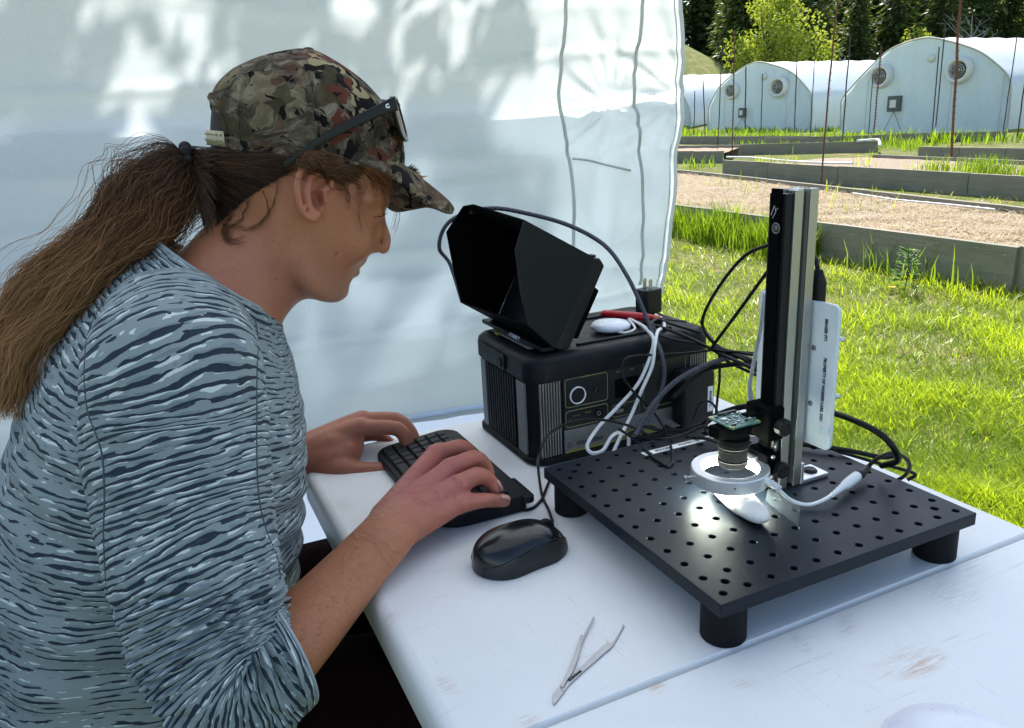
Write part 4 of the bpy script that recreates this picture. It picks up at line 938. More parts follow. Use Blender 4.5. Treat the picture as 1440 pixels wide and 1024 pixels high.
b = MB(); rows = [[(x, y, z) for x, y in rrect(-W2 - .001 + i_, W2 + .001 - i_, -D2 - .001 + i_, D2 + .001 - i_, (.026,) * 4)] for i_, z in ((.004, 0.0), (0, .003), (0, .009), (.003, .011))]; b.grid(rows, True); b.add(rows[0], [tuple(range(28))[::-1]]); b.build('base_bumper', M_rubber, ps, bevel=.0008)
yf = -D2 + .004; xs_ = -W2 + .004
# ribs on the front corners
for (xa, xb) in ((-W2 + .012, -W2 + .043), (W2 - .040, W2 - .010)):
    n = 8
    for k in range(n):
        x = xa + (xb - xa) * (k + .5) / n; b = MB(); b.box((x, yf - .0016, .0625), ((xb - xa) / n * .52, .0035, .100)); b.build('rib', M_rib, body, bevel=.0006)
# left face: grey panels, black vent slats, round button
for (y0, y1, mt) in ((D2 - .040, D2 - .024, M_psg), (-D2 + .022, -D2 + .046, M_psg)):
    b = MB(); b.box((xs_ - .0012, (y0 + y1) / 2, .061), (.003, abs(y1 - y0), .098)); b.build('side_panel', mt, body, bevel=.0008)
for k in range(11):
    y = lerp(D2 - .050, -D2 + .056, k / 10); b = MB(); b.box((xs_ - .0012, y, .061), (.003, .0038, .098)); b.build('vent_slat', M_ps, body, bevel=.0006)
b = MB(); b.box((xs_ + .0006, .0, .061), (.001, .10, .10)); b.build('vent_back', M_matte, body)
b = MB(); b.prism(rrect(-.022, .062, -.010, .012, (.004,) * 4), .003, m=Matrix(((0, 0, -1), (1, 0, 0), (0, 1, 0))), c=(-W2 - .0002, .0, .125)); hd = b.build('handle_recess', M_ps, lid, bevel=.0008)
b = MB(); b.lathe([(1e-5, .001), (.0035, .001), (.0035, .0), (.0055, 0), (.0055, .0012), (.0062, .0012), (.0062, 0)], 24, (-W2 - .0036, -.010, .124), Matrix(((0, 0, -1), (1, 0, 0), (0, 1, 0)))); b.build('latch_button', M_black, hd)
# front fascia
fz = lambda px, py: (lambda q: (q[0] - pca, q[2] - ZT))(loc(at(px, py, b=PSb0)))
b = MB(); b.box((.003, yf - .0012, .079), (.196, .003, .070)); fas = b.build('fascia', M_face, body, bevel=.0006)
b = MB(); b.box((.003, yf - .0014, .0275), (.196, .003, .032)); low = b.build('lower_fascia', M_olive, body, bevel=.0004)
b = MB(); b.box((-.055, yf - .0030, .0135), (.08, .001, .0028)); b.build('lime_stripe', M_lime, low)
b = MB(); b.box((.015, yf - .0032, .0185), (.062, .001, .011)); b.build('lime_badge', M_lime, low)
FM = lambda x, z, dy=.0040: frame((x, yf - dy, z), (1, 0, 0), (0, 0, 1))
text_obj('YETI', .0085, M_ink, low, FM(.008, .0185), bold=.0003); text_obj('GOAL ZERO', .0072, M_ink, low, FM(-.058, .0225, .0032), bold=.0002); 
b = MB(); b.lathe([(.0028, 0), (.0028, .0004), (.0035, .0004), (.0035, 0)], 20, (-.088, yf - .0031, .0225), Matrix(((1, 0, 0), (0, 0, -1), (0, 1, 0)))); b.build('round_logo', M_ink, low)
M_limet = plain('lime print', (.24, .25, .09), .5)
def outline(x0, x1, z0, z1, r=.004, gap=None):
    P = rrect(x0, x1, z0, z1, (r,) * 4, 4); P = [(x, yf - .0030, z) for x, z in P]; P.append(P[0]); b = MB()
    if gap:
        seg = []; P2 = [Vector(p) for p in P]
        for i in range(len(P2) - 1):
            p, q = P2[i], P2[i + 1]
            if abs(p.z - z1) < .0005 and abs(q.z - z1) < .0005:
                c = (x0 + x1) / 2; s = 1 if q.x > p.x else -1; b.tube([p, (c - s * gap, p.y, p.z)], .00042, 4); b.tube([(c + s * gap, p.y, p.z), q], .00042, 4)
            else: b.tube([p, q], .00042, 4)
    else: b.tube(P, .00042, 4)
    b.build('port_outline', M_limet, fas)
outline(-.0925, -.030, .074, .112, gap=.010); outline(-.0925, -.030, .047, .069); outline(-.023, .020, .047, .064); outline(.026, .094, .050, .118, gap=.008)
def ringp(x, z, r, w, mat, name, dep=.002):
    b = MB(); b.lathe([(r - w, 0), (r - w, dep), (r, dep), (r, 0)], 36, (x, yf - .0026, z), Matrix(((1, 0, 0), (0, 0, -1), (0, 1, 0)))); return b.build(name, mat, fas, bevel=.0002)
ringp(-.0745, .0885, .0116, .0013, M_white, 'car_socket'); ringp(-.047, .0905, .0042, .001, M_black, 'small_port'); ringp(-.0435, .0575, .0068, .0010, M_black, 'input_port'); ringp(-.0435, .0575, .0030, .001, M_rib, 'input_pin', .001)
b = MB(); b.beam((-.049, yf - .0032, .087), (-.0455, yf - .0032, .0935), .0005, .0012, (0, 1, 0)); b.build('port_pin', M_rib, fas)
for (s, x, z, k) in (('12V', -.060, .112, .0035), ('INPUT', -.060, .0625, .0030), ('USB', -.014, .109, .0034), ('USB-C', .008, .109, .0030), ('AC', .060, .118, .0040), ('10A MAX', -.077, .0615, .0025), ('USB', -.004, .061, .0025)):
    text_obj(s, k, M_limet, fas, FM(x, z, .0031))
b = MB(); b.tube([(-.0895, yf - .003, .0525), (-.0865, yf - .003, .0575), (-.0835, yf - .003, .0525), (-.0895, yf - .003, .0525)], .0004, 4); b.build('warning_triangle', M_limet, fas)
for (x, z, w, hgt, mt) in ((.000, .086, .036, .026, M_matte), (-.012, .0545, .012, .0045, M_rib), (.007, .0545, .012, .0035, M_chip)):
    b = MB(); b.box((x, yf - .0030, z), (w, .001, hgt)); b.build('display' if w > .03 else 'usb_port', mt, fas, bevel=.0003)
for y in (-.05, .05):
    b = MB(); b.box((.02, y * 1.15, .1445), (.15, .006, .004)); b.build('lid_ridge', M_ps, lid, bevel=.0015)
b = MB(); b.prism(rrect(-.03, .03, -.006, .006, (.0055,) * 4), .0012, c=(.085, -.018, .1440)); b.build('lid_slot', M_matte, lid, bevel=.0004)
# AC adapter plugged into the front
q0, q1 = fz(938, 512), fz(990, 600); ax, az_ = (q0[0] + q1[0]) / 2 + .002, (q0[1] + q1[1]) / 2 + .004
adp = thing('power_adapter', 'black power adapter with a white label plugged into the power station', 'power adapter', wl(pca + ax, pcb_ + yf - .004, ZT + az_), ANG)
b = MB(); b.prism(rrect(-.027, .027, -.039, .039, (.009,) * 4), .026, m=Matrix(((1, 0, 0), (0, 0, -1), (0, 1, 0)))); b.build('case', M_black, adp, bevel=.005, seg=3)
b = MB(); b.box((.0185, -.0262, -.004), (.0085, .0004, .036)); lb = b.build('label', M_white, adp); text_obj('IMAGER PT1', .0050, M_ink, lb, frame((.0185, -.0266, -.004), (0, 0, -1), (1, 0, 0)), sx=.85, bold=.0002)

# ================================================================== field monitor
mn = tthing('field_monitor', 'black field monitor with folding sun hood standing on the power station', 'monitor', .09, .508, .8855)
def mp(a, b_, z): return (a - .09, b_ - .508, z - .8855)
B0m, B1m = .418, .600
b = MB()
def prism_b(poly, b0, b1, name, mat, parent, bevel=.001):
    b = MB(); n = len(poly); vs = [mp(a, b0, z) for a, z in poly] + [mp(a, b1, z) for a, z in poly]
    b.add(vs, [tuple(range(n))[::-1], tuple(range(n, 2 * n))] + [(i, (i + 1) % n, n + (i + 1) % n, n + i) for i in range(n)]); return b.build(name, mat, parent, bevel=bevel)
prism_b([(.1386, .998), (.1480, .997), (.1545, .9865), (.1000, .8860), (.0870, .8866), (.0800, .8895)], B0m, B1m, 'housing', M_black, mn, .002)
prism_b([(.1425, .962), (.1535, .953), (.1200, .893), (.1060, .898)], B0m + .012, B1m - .05, 'battery', M_matte, mn, .002)
n_ = Vector((-.8855, 0, .4646)); 
scr = prism_b([(.1345, .9915), (.1352, .9912), (.0835, .8965), (.0828, .8968)], B0m + .001, B1m - .001, 'screen', M_face, mn, 0)
def panel(pts, name, th=.0016, mat=M_matte):
    b = MB(); b.add([mp(*p) for p in pts], [tuple(range(len(pts)))]); o = b.build(name, mat, hood if name != 'hood_top' else mn, flip=False, solid=th); return o
M_hoodo = plain('hood outside', (.005, .008, .008), .6, spec=.25, var=.1, bump=.2, bscale=1200, bdist=.0002)
b = MB(); b.add([mp(.0435, B0m, 1.0540), mp(.1386, B0m, .9985), mp(.1386, B1m, .9985), mp(.039, B1m, 1.0585), mp(.034, B1m - .05, 1.0645)], [(0, 1, 2, 3, 4)]); hood = b.build('hood_top', M_matte, mn, flip=False, solid=.0016)
panel([(.0435, B0m, 1.0540), (.029, B0m - .002, 1.0205), (.0330, B0m - .002, .9700), (.0430, B0m, .9265), (.0790, B0m, .8900), (.1386, B0m, .9985)], 'hood_side', mat=M_hoodo)
panel([(.039, B1m, 1.0585), (.0125, B1m + .002, 1.0255), (.0200, B1m + .002, .9650), (.0270, B1m, .9245), (.0790, B1m, .8900), (.1386, B1m, .9985)], 'hood_side')
panel([(.0430, B0m, .9265), (.0790, B0m, .8900), (.0790, B1m, .8900), (.0270, B1m, .9245)], 'hood_bottom')
# lower bezel strip and stand
b = MB(); b.beam(mp(.0705, B0m + .002, .8895), mp(.0705, B1m + .012, .8895), .018, .006); bz = b.build('bezel', M_ps, mn, bevel=.0015)
M_ltxt = plain('light print', (.55, .60, .66), .5); text_obj('COMBLT', .0082, M_ltxt, bz, frame(mp(.0612, .500, .8900), (0, -1, 0), (.25, 0, 1)), bold=.0003)
b = MB(); b.box(mp(.083, .505, .8870), (.055, .12, .003)); b.build('stand_plate', M_psg, mn, bevel=.001)
b = MB(); b.box(mp(.0555, .540, .8875), (.006, .012, .003)); b.build('lime_tab', M_lime, mn)
b = MB(); b.tube([mp(.098, .500, .8885), mp(.108, .500, .905)], .008, 12); b.build('tilt_mount', M_black, mn, smooth=True)
b = MB(); b.box(mp(.1445, B0m + .02, .9975), (.012, .012, .004)); b.build('button', M_black, mn, bevel=.001)

# ================================================================== small things on the power station
zl = ZT + .1455
P = loc(at(857, 462, z=zl + .003)); pk = tthing('round_remote', 'white round hand controller with buttons lying on the power station', 'controller', P[0] + .004, P[1] + .004, zl, .0)
b = MB(); b.lathe([(1e-5, 0), (.020, .0), (.0262, .0035), (.0268, .0065), (.023, .0105), (.013, .0130), (1e-5, .0135)], 40); sh = b.build('shell', plain('white glossy plastic', (.74, .76, .84), .25, var=.02), pk, smooth=True)
sh.scale = (1.05, 1.0, 1.0)
for k in range(4): b = MB(); b.prism(rrect(-.0028, .0028, -.002, .002, (.001,) * 4, 3), .0012, c=(-.012 + k * .0075, .003 - k * .0012, .0118 + .0006 * (1 - abs(k - 1.5)))); b.build('button', M_white, sh, bevel=.0003)
zr = ZT + .1465
p, q = Vector(at(846, 441, z=zr + .006)), Vector(at(922, 447, z=zr + .006)); ax = (q - p).normalized()
sc_ = thing('screwdriver', 'screwdriver with a red handle lying behind the white controller', 'screwdriver', (p.x, p.y, zr), 0)
M_red = plain('red handle', (.42, .012, .02), .35, var=.1); L = (q - p).length; O = Vector((p.x, p.y, zr))
b = MB(); b.tube([p + ax * (L * t) - O for t in (-.02, .0, .06, .2, .5, .8, .92, 1.0)], [.001, .0042, .0058, .0062, .0060, .0058, .0045, .0035], 12); b.build('handle', M_red, sc_, smooth=True)
b = MB(); b.tube([q - ax * .004 - O, q + ax * .045 - O - Vector((0, 0, .002))], .0017, 8); b.build('shaft', M_dark, sc_, smooth=True)
b = MB(); b.tube([q - ax * .002 - O, q + ax * .006 - O], .0040, 10); b.build('collar', plain('orange collar', (.55, .14, .06), .4), sc_, smooth=True)
P = loc(at(909, 441, z=zl - .001)); ch = tthing('usb_charger', 'black plug charger with two prongs pointing up on the power station', 'charger', P[0] + .008, P[1] + .006, zl - .001, .15)
b = MB(); b.prism(rrect(-.0165, .0165, -.0135, .0135, (.005,) * 4), .036); b.build('case', M_black, ch, bevel=.0015)
for s in (-1, 1):
    b = MB(); b.prism([(-.0032, 0), (.0032, 0), (.0032, .013), (.0018, .016), (-.0018, .016), (-.0032, .013)], .0014, m=Matrix(((1, 0, 0), (0, 0, 1), (0, 1, 0))), c=(-.002, s * .0062 - .0007, .035)); b.build('prong', M_alu, ch, bevel=.0002)

# ================================================================== keyboard
kb = tthing('keyboard', 'compact black wired keyboard under the man\'s hands', 'keyboard', -.0765, .427, ZT)
KL, KW = .122, .0575
def kbz(x): return .0125 + .010 * (x + KW) / (2 * KW)
b = MB(); P = rrect(-KW, KW, -KL, KL, (.040, .012, .026, .022), 9); n = len(P)
rows = [[(x * .97, y * .985, .001) for x, y in P], [(x, y, .003) for x, y in P], [(x, y, kbz(x) - .0025) for x, y in P], [(x * .975, y * .988, kbz(x)) for x, y in P], [(x * .90, y * .955, kbz(x) - .0006) for x, y in P]]
b.grid(rows, True); b.add(rows[-1], [tuple(range(n))]); b.add(rows[0], [tuple(range(n))[::-1]]); kc = b.build('case', M_ps, kb, bevel=.0008)
b = MB(); b.prism(rrect(.048, .0625, -KL - .006, -KL + .050, (.006, .006, .003, .003)), .009, c=(0, 0, .012)); b.build('status_hump', M_ps, kb, bevel=.002)
for k in range(3): b = MB(); b.disc([(.0014, 0), (.0010, .0005)], 10, (.0555, -KL + .012 + k * .012, .0211)); b.build('status_light', M_white, kb)
M_key = plain('key cap', (.010, .011, .013), .5, var=.1, spec=.25); km = {}
def key(x, y, w, d):
    kk = (round(w, 4), round(d, 4))
    if kk not in km:
        b = MB(); v = []; 
        for (s, z) in ((.5, 0), (.48, .0020), (.40, .0034)):
            v.append([(i * w * s if s > .45 else i * (w * .5 - .0016), j * d * s if s > .45 else j * (d * .5 - .0016), z) for i, j in ((-1, -1), (1, -1), (1, 1), (-1, 1))])
        b.grid(v, True); b.add(v[-1], [(0, 1, 2, 3)]); o = b.build('key', M_key, kb); km[kk] = o.data
    else:
        o = bpy.data.objects.new('key', km[kk]); COL.objects.link(o); o.parent = kb
    o.location = (x, y, kbz(x) - .0004); o.rotation_euler = (0, -.081, 0)
rowsx = [(-.0425, .0148), (-.0270, .0148), (-.0115, .0148), (.0040, .0148), (.0195, .0148), (.0335, .0115)]
for r_, (x, d) in enumerate(rowsx):
    n = 14 if r_ else 11; y = KL - .010; tot = 2 * KL - .024
    ws = [tot / 14] * 14 if r_ else [tot / 14] * 4 + [tot / 14 * 4] + [tot / 14] * 6
    for w in ws:
        y -= w / 2
        if r_ == 0 and y < -KL + .034: continue
        key(x, y, d - .0012, w - .0012); y -= w / 2

# ================================================================== mouse
ms = tthing('computer_mouse', 'black wired computer mouse with scroll wheel near the table middle', 'mouse', -.0725, .2190, ZT, .10)
M_msb = plain('mouse black', (.005, .0055, .008), .20, var=.15, bump=.1, bscale=1500, bdist=.0002); M_msd = plain('mouse side', (.006, .0065, .009), .45)
def mouse_pt(u, v):
    # u along the length 0 back..1 front ; v from side to side over the top
    s = -math.cos(math.pi * u); e = max(0, 1 - abs(s) ** 2.5) ** (1 / 2.1); x = .0 + .0530 * s
    wv = .0312 * e * (1 - .06 * s - .05 * math.cos(s * 5)); hh = .0365 * max(0, 1 - abs((s + .12) / 1.12) ** 2.4) ** .62 if s > -1 else 0
    t = v * math.pi / 2; sx = math.copysign(abs(math.sin(t)) ** .90, math.sin(t)); cz = abs(math.cos(t)) ** .78
    return (x, wv * sx, .0015 + max(.0001, hh) * cz)
b = MB(); rows = [[mouse_pt(i / 30, -1 + 2 * k / 30) for k in range(31)] for i in range(31)]; b.grid(rows)
b.add(rows[0], [tuple(range(31))]); b.add(rows[-1], [tuple(range(31))[::-1]]); sh = b.build('shell', M_msb, ms, smooth=True)
b = MB(); P = [mouse_pt(i / 24, 1)[:2] for i in range(1, 24)] + [mouse_pt(i / 24, -1)[:2] for i in range(23, 0, -1)]; b.prism([(x * .97, y * .97) for x, y in P], .0025, c=(0, 0, 0)); b.build('base', M_msd, ms)
for sgn in (-1, 1):
    b = MB(); rows = []
    for i in range(3, 30):
        u = i / 30; e_ = .86 - .42 * u; row = []
        for k in range(6):
            v = sgn * lerp(min(.97, e_ + .03), 1.0, k / 5); p = Vector(mouse_pt(u, v)); c = Vector((p.x, 0, .012)); row.append(tuple(p + (p - c).normalized() * (.0003 if 0 < k < 5 else .0001)))
        rows.append(row)
    b.grid(rows); b.build('side_grip', M_msd, ms, smooth=True)
    b = MB(); b.tube([Vector(mouse_pt(i / 30, sgn * (.86 - .42 * i / 30))) + Vector((0, 0, .0003)) for i in range(3, 31)], .0006, 6); b.build('edge_line', M_black, ms, smooth=True)
b = MB(); b.lathe([(1e-5, -.0035), (.0095, -.0035), (.0105, -.002), (.0105, .002), (.0095, .0035), (1e-5, .0035)], 28, (.030, 0, .0235), Matrix(((1, 0, 0), (0, 0, 1), (0, -1, 0)))); b.build('scroll_wheel', M_rubber, ms, bevel=.0004)
b = MB(); b.tube([Vector(mouse_pt(u, 0)) + Vector((0, 0, .0001)) for u in (.66, .7, .75)], .0006, 5); b.tube([Vector(mouse_pt(u, 0)) + Vector((0, 0, .0001)) for u in (.93, .96, .99)], .0006, 5); b.build('button_gap', M_matte, ms)

# ================================================================== tweezers
def flat_thing(parent, crop, pts, sc, th, z, name, mat, O):
    P = [Vector(at(crop[0] + x / sc, crop[1] + y / sc, z=z)) for x, y in pts]; P = [(p.x - O[0], p.y - O[1]) for p in P]
    b = MB(); b.prism(P, th, c=(0, 0, z - O[2])); return b.build(name, mat, parent, bevel=.0002)
O = at(783, 985, z=ZT); tw = thing('tweezers', 'open steel tweezers lying on the table below the mouse', 'tweezers', O)
M_steel = plain('tweezer steel', (.36, .37, .40), .38, .9, var=.08, scale=120)
flat_thing(tw, (760, 860), [(128, 962), (133, 862), (205, 770), (250, 712), (440, 560), (600, 412), (695, 320), (712, 346), (748, 330), (820, 212), (852, 140), (862, 158), (792, 290), (735, 378), (620, 475), (440, 632), (300, 762), (236, 850), (148, 964)], 7.314, .0016, ZT + .0003, 'arm', M_steel, O)
flat_thing(tw, (760, 860), [(205, 775), (285, 620), (365, 400), (420, 240), (436, 264), (498, 150), (546, 58), (557, 70), (482, 222), (428, 330), (376, 520), (322, 650), (262, 735), (228, 800)], 7.314, .0012, ZT + .0021, 'arm', M_steel, O)
p = Vector(at(792, 968.5, z=ZT + .003)); b = MB(); b.disc([(.0016, 0), (.0012, .0006)], 16, p - Vector(O) + Vector((0, 0, -.001))); b.build('rivet', M_alu, tw)
p = Vector(at(808, 950, z=ZT + .002)); d = Vector(at(820, 941, z=ZT + .002)) - Vector(at(796, 961, z=ZT + .002)); text_obj('stainless', .0048, M_ink, tw, frame(p - Vector(O) + Vector((0, 0, .0001)), d, Vector((-d.y, d.x, 0))), bold=.00012)

# white rounded lid at the bottom right corner of the table
O = loc(at(1345, 1050, z=ZT + .01)); dm = tthing('plastic_dome', 'smooth white domed plastic lid at the lower right corner of the table', 'plastic dome', O[0] - .004, O[1] - .008, ZT)
b = MB(); b.lathe([(1e-5, .026), (.018, .0250), (.034, .0215), (.046, .0140), (.0515, .006), (.053, .0005), (.049, .0005), (.049, .003)], 56); b.build('dome', plain('lid plastic', (.72, .72, .80), .3, var=.02), dm, smooth=True)

# ================================================================== cables
M_cab = plain('black cable', (.006, .006, .007), .5, var=.1, spec=.25)
def braid():
    m, t, b = newmat('braided sleeve'); v = t.new('TexCoord').outputs['Object']; w = t.new('TexWave'); w.inputs['Scale'].default_value = 210; t.put(w.inputs['Vector'], v); w.bands_direction = 'DIAGONAL'
    t.put(b.inputs['Base Color'], t.mix(t.maprange(w.outputs['Fac'], .35, .75), (.006, .007, .011), (.09, .105, .14))); b.inputs['Roughness'].default_value = .6; t.put(b.inputs['Normal'], t.bump(w.outputs['Fac'], .5, .001)); return m
M_braid = braid(); M_wcab = plain('white cable', (.70, .72, .73), .35, var=.02)
def A(px, py, **k): return Vector(at(px, py, **k))
fb = .386                                             # vertical plane just before the station front
cable('braided_cable', [A(650, 425, b=.63), A(633, 372, b=.66), A(618, 350, b=.66), A(624, 322, b=.64), A(645, 304, b=.62), A(690, 293, b=.57), A(740, 300, b=.53), A(800, 317, b=.50), A(850, 345, b=.47), A(880, 385, b=.44), A(903, 432, b=.415), A(918, 470, b=.395), A(930, 497, b=.375), A(934, 528, b=.37), A(926, 562, b=.365), A(912, 590, b=.355), A(897, 612, b=.345)], .0030, M_braid, 'braided cable arching from the monitor down the front of the power station', 'cable')
cable('braided_cable', [A(893, 613, b=.335), A(906, 588, b=.34), A(924, 562, b=.345), A(955, 533, b=.345), A(1000, 511, b=.33), A(1040, 501, b=.30), A(1066, 512, b=.26), A(1100, 520, b=.235)], .0034, M_braid, 'thicker braided cable rising from the board towards the column', 'cable')
cable('cable', [A(1100, 592, b=.24), A(1060, 571, b=.25), A(1010, 583, b=.30), A(985, 600, b=.335), A(955, 607, b=.36), A(935, 600, b=.37)], .0036, M_cab, 'thick black cable low between the adapter and the column', 'cable')
cable('cable', [A(945, 560, b=.36), A(990, 522, b=.34), A(1040, 512, b=.29), A(1062, 520, b=.25), A(1100, 540, b=.235)], .0032, M_cab, 'black cable just below the thicker braided cable', 'cable')
cable('cable', [A(1110, 340, b=.20), A(1080, 345, b=.22), A(1045, 362, b=.26), A(1008, 408, b=.30), A(988, 450, b=.34), A(996, 474, b=.36), A(1012, 488, b=.34), A(1045, 505, b=.28), A(1090, 530, b=.23)], .0021, M_cab, 'thin black cable in a wide arc left of the column, the upper one', 'cable')
cable('cable', [A(1110, 345, b=.19), A(1078, 384, b=.22), A(1040, 436, b=.27), A(1006, 482, b=.33), A(1000, 492, b=.34)], .0021, M_cab, 'thin straight black cable below the wide arc, left of the column', 'cable')
cable('cable', [A(985, 468, z=zl), A(955, 459, z=zl + .004), A(925, 450, z=zl + .006), A(915, 457, b=.43), A(935, 462, b=.41), A(975, 478, b=.375), A(1010, 496, b=.33), A(1055, 516, b=.25), A(1095, 532, b=.23)], .0022, M_cab, 'black cable running from the screwdriver shaft over the lid edge to the column', 'cable')
cable('cable', [A(918, 455, b=.42), A(925, 470, b=.40), A(950, 478, b=.385), A(985, 484, b=.365), A(1010, 493, b=.33), A(1060, 497, b=.27), A(1095, 505, b=.24)], .0018, M_cab, 'thin black cable sagging along the lid edge', 'cable')
cable('cable', [A(985, 452, z=zl + .002), A(995, 470, b=.375), A(1010, 492, b=.34), A(1012, 530, b=.33), A(1009, 560, b=.33), A(1007, 580, b=.32)], .0018, M_cab, 'thin black cable hanging straight down at the right end of the power station', 'cable')
cable('cable', [A(1005, 492, b=.34), A(960, 497, b=.37), A(905, 500, b=.385), A(880, 505, b=.384), A(874, 525, b=.380), A(890, 550, b=.372), A(917, 577, b=.360), A(935, 605, b=.335), A(946, 640, z=ZB + .003), A(941, 655, z=ZB + .002), A(925, 648, z=ZB + .002), A(908, 634, z=ZB + .002), A(895, 620, b=.33), A(870, 603, b=.355)], .0017, M_cab, 'thin black cable looping over the station front onto the board label', 'cable')
cable('cable', [A(975, 590, b=.33), A(985, 567, b=.33), A(1000, 566, b=.32), A(1009, 580, b=.31), A(1013, 600, b=.29), A(1003, 612, b=.285), A(992, 606, b=.29), A(995, 590, b=.30)], .0016, M_cab, 'small thin black cable loop behind the circuit-board camera', 'cable')
cable('cable', [A(777, 734, z=ZT + .012), A(771, 716, z=ZT + .003), A(762, 695, z=ZT + .002), A(757, 660, z=ZT + .004), A(759, 635, b=.34), A(775, 608, b=.355), A(810, 592, b=.36), A(850, 591, b=.36), A(885, 599, b=.345), A(915, 612, b=.33), A(945, 612, b=.33)], .0017, M_cab, 'mouse cord rising along the front of the power station', 'cable')
cable('cable', [A(722, 700, z=ZT + .008), A(724, 711, z=ZT + .0025), A(735, 717, z=ZT + .002), A(750, 714, z=ZT + .002), A(762, 702, z=ZT + .002), A(768, 688, z=ZT + .002), A(775, 670, z=ZT + .002)], .0018, M_cab, 'keyboard cord curling on the table between keyboard and board', 'cable')
def fan_cables():
    rr = random.Random(8)
    for k, lb in enumerate(('topmost', 'second highest', 'middle', 'lowest')):
        cable('cable', [A(1002 + 3 * k, 488 + 4 * k, b=.345), A(1030, 494 + 6 * k, b=.31), A(1062, 500 + 9 * k, b=.26), A(1100, 510 + 12 * k, b=.235)], .0019, M_cab, f'{lb} of four thin black cables bundled left of the column', 'cable')
fan_cables()
for k, (pts, lb) in enumerate([([A(905, 612, b=.34), A(930, 618, z=ZB + .012), A(960, 612, z=ZB + .012), A(990, 600, z=ZB + .02), A(1010, 612, z=ZB + .01)], 'black cable lying in the tangle before the lime badge'), ([A(900, 598, b=.35), A(935, 606, b=.34), A(975, 602, b=.33), A(1005, 588, b=.31)], 'upper black cable in the tangle below the adapter'), ([A(880, 612, b=.35), A(915, 600, b=.36), A(945, 618, b=.33), A(985, 616, z=ZB + .006), A(1010, 622, z=ZB + .006)], 'lower black cable in the tangle below the adapter')]):
    cable('cable', pts, .0021, M_cab, lb, 'cable')
# white cables
cable('white_cable', [A(882, 447, z=zl + .004), A(898, 455, z=zl + .003), A(908, 462, b=.41), A(919, 478, b=.388), A(913, 505, b=.384), A(897, 540, b=.382), A(868, 573, b=.378), A(842, 600, b=.372), A(826, 625, b=.36), A(832, 637, b=.345), A(848, 633, b=.345), A(860, 614, b=.355), A(872, 608, b=.355), A(883, 613, b=.35), A(884, 627, b=.345)], .0024, M_wcab, 'white cable making the loop in front of the power station', 'cable')
cable('white_cable', [A(884, 450, z=zl + .003), A(893, 462, z=zl + .002), A(880, 468, z=zl + .002), A(866, 466, z=zl + .002)], .0018, M_wcab, 'short white cord curl beside the white controller', 'cable')
cable('white_cable', [A(922, 443, z=zl + .004), A(932, 450, z=zl + .004), A(934, 460, z=zl + .003), A(925, 466, b=.40), A(921, 485, b=.383), A(917, 515, b=.379), A(902, 550, b=.376), A(888, 583, b=.370), A(873, 613, b=.352), A(862, 637, b=.342)], .0024, M_wcab, 'white cable hanging straight beside the white loop', 'cable')
# ribbon cable
def ribbon(pts, w, side, name, mat, label, cat):
    P = spline(pts, 8); s = Vector(side).normalized(); b = MB(); b.grid([[tuple(p - s * w / 2 - P[0]), tuple(p + s * w / 2 - P[0])] for p in P]); o = b.build(name, mat, None, flip=False, smooth=True, solid=.0004, origin=None); o.location = P[0]; tag(o, label, cat); return o
M_ffc = plain('ribbon cable', (.66, .70, .76), .35, var=.06, scale=300)
rbp = [A(1076, 410, b=.180), A(1070, 460, b=.180), A(1058, 520, b=.180), A(1054, 545, b=.178), A(1058, 570, b=.172), A(1066, 590, b=.165), A(1062, 596, b=.158)]
ribbon(rbp, .016, Vector(DB) * .5 + Vector(DA) * .8, 'ribbon_cable', M_ffc, 'white flat ribbon cable bulging left of the black rail', 'ribbon cable')
b = MB(); P = A(1064, 588, b=.160); b.box((0, 0, 0), (.017, .004, .005)); o = b.build('ribbon_plug', M_blue, None, bevel=.0005); o.location = P; o.rotation_euler = (0, 0, ANG + .2); tag(o, 'blue end tab of the ribbon cable beside the circuit board', 'connector')
# power lead of the ring light
cable('white_cable', [A(1078, 676, z=ZB + .030), A(1092, 686, z=ZB + .024), A(1112, 703, z=ZB + .009), A(1135, 710, z=ZB + .004), A(1155, 705, z=ZB + .006), A(1172, 695, z=ZB + .009)], .0019, M_wcab, 'short white lead from the ring light to the barrel connector', 'cable')
pw = thing('power_connector', 'white barrel connector joined to a black plug on the board', 'connector', tuple(A(1170, 697, z=ZB + .009)))
O = Vector(pw.location); p, q = A(1168, 698, z=ZB + .009), A(1206, 669, z=ZB + .011)
b = MB(); ts = [0, .1, .12, .2, .22, .3, .32, .4, .42, .52, .6, .8, .97, 1.0]; rs = [.0022, .0026, .0020, .0030, .0023, .0034, .0027, .0038, .0032, .0046, .0052, .0054, .0054, .0046]
b.tube([p.lerp(q, t) - O for t in ts], rs, 16); b.build('socket', M_wcab, pw, smooth=True)
q2 = A(1222, 656, z=ZB + .012); b = MB(); b.tube([q.lerp(q2, t) - O for t in (-.05, .0, .3, .35, .7, 1)], [.0048, .0055, .0055, .0046, .0042, .0028], 14); b.build('plug', M_black, pw, smooth=True)
p, q = A(1074, 673, z=ZB + .032), A(1096, 688, z=ZB + .022); b = MB(); b.tube([p.lerp(q, t) - O for t in (0, .3, .32, .5, .52, .7, .72, 1)], [.0035, .0038, .0028, .0044, .0032, .0042, .0032, .0038], 10); b.build('lead_boot', M_wcab, pw, smooth=True)
cable('cable', [A(1220, 657, z=ZB + .012), A(1235, 644, z=ZB + .022), A(1256, 637, z=ZB + .024), A(1274, 645, z=ZB + .012), A(1279, 658, z=ZB - .005), A(1271, 670, z=ZB - .02), A(1258, 677, z=ZB - .03)], .0022, M_cab, 'black cable looping from the black plug over the board edge', 'cable')
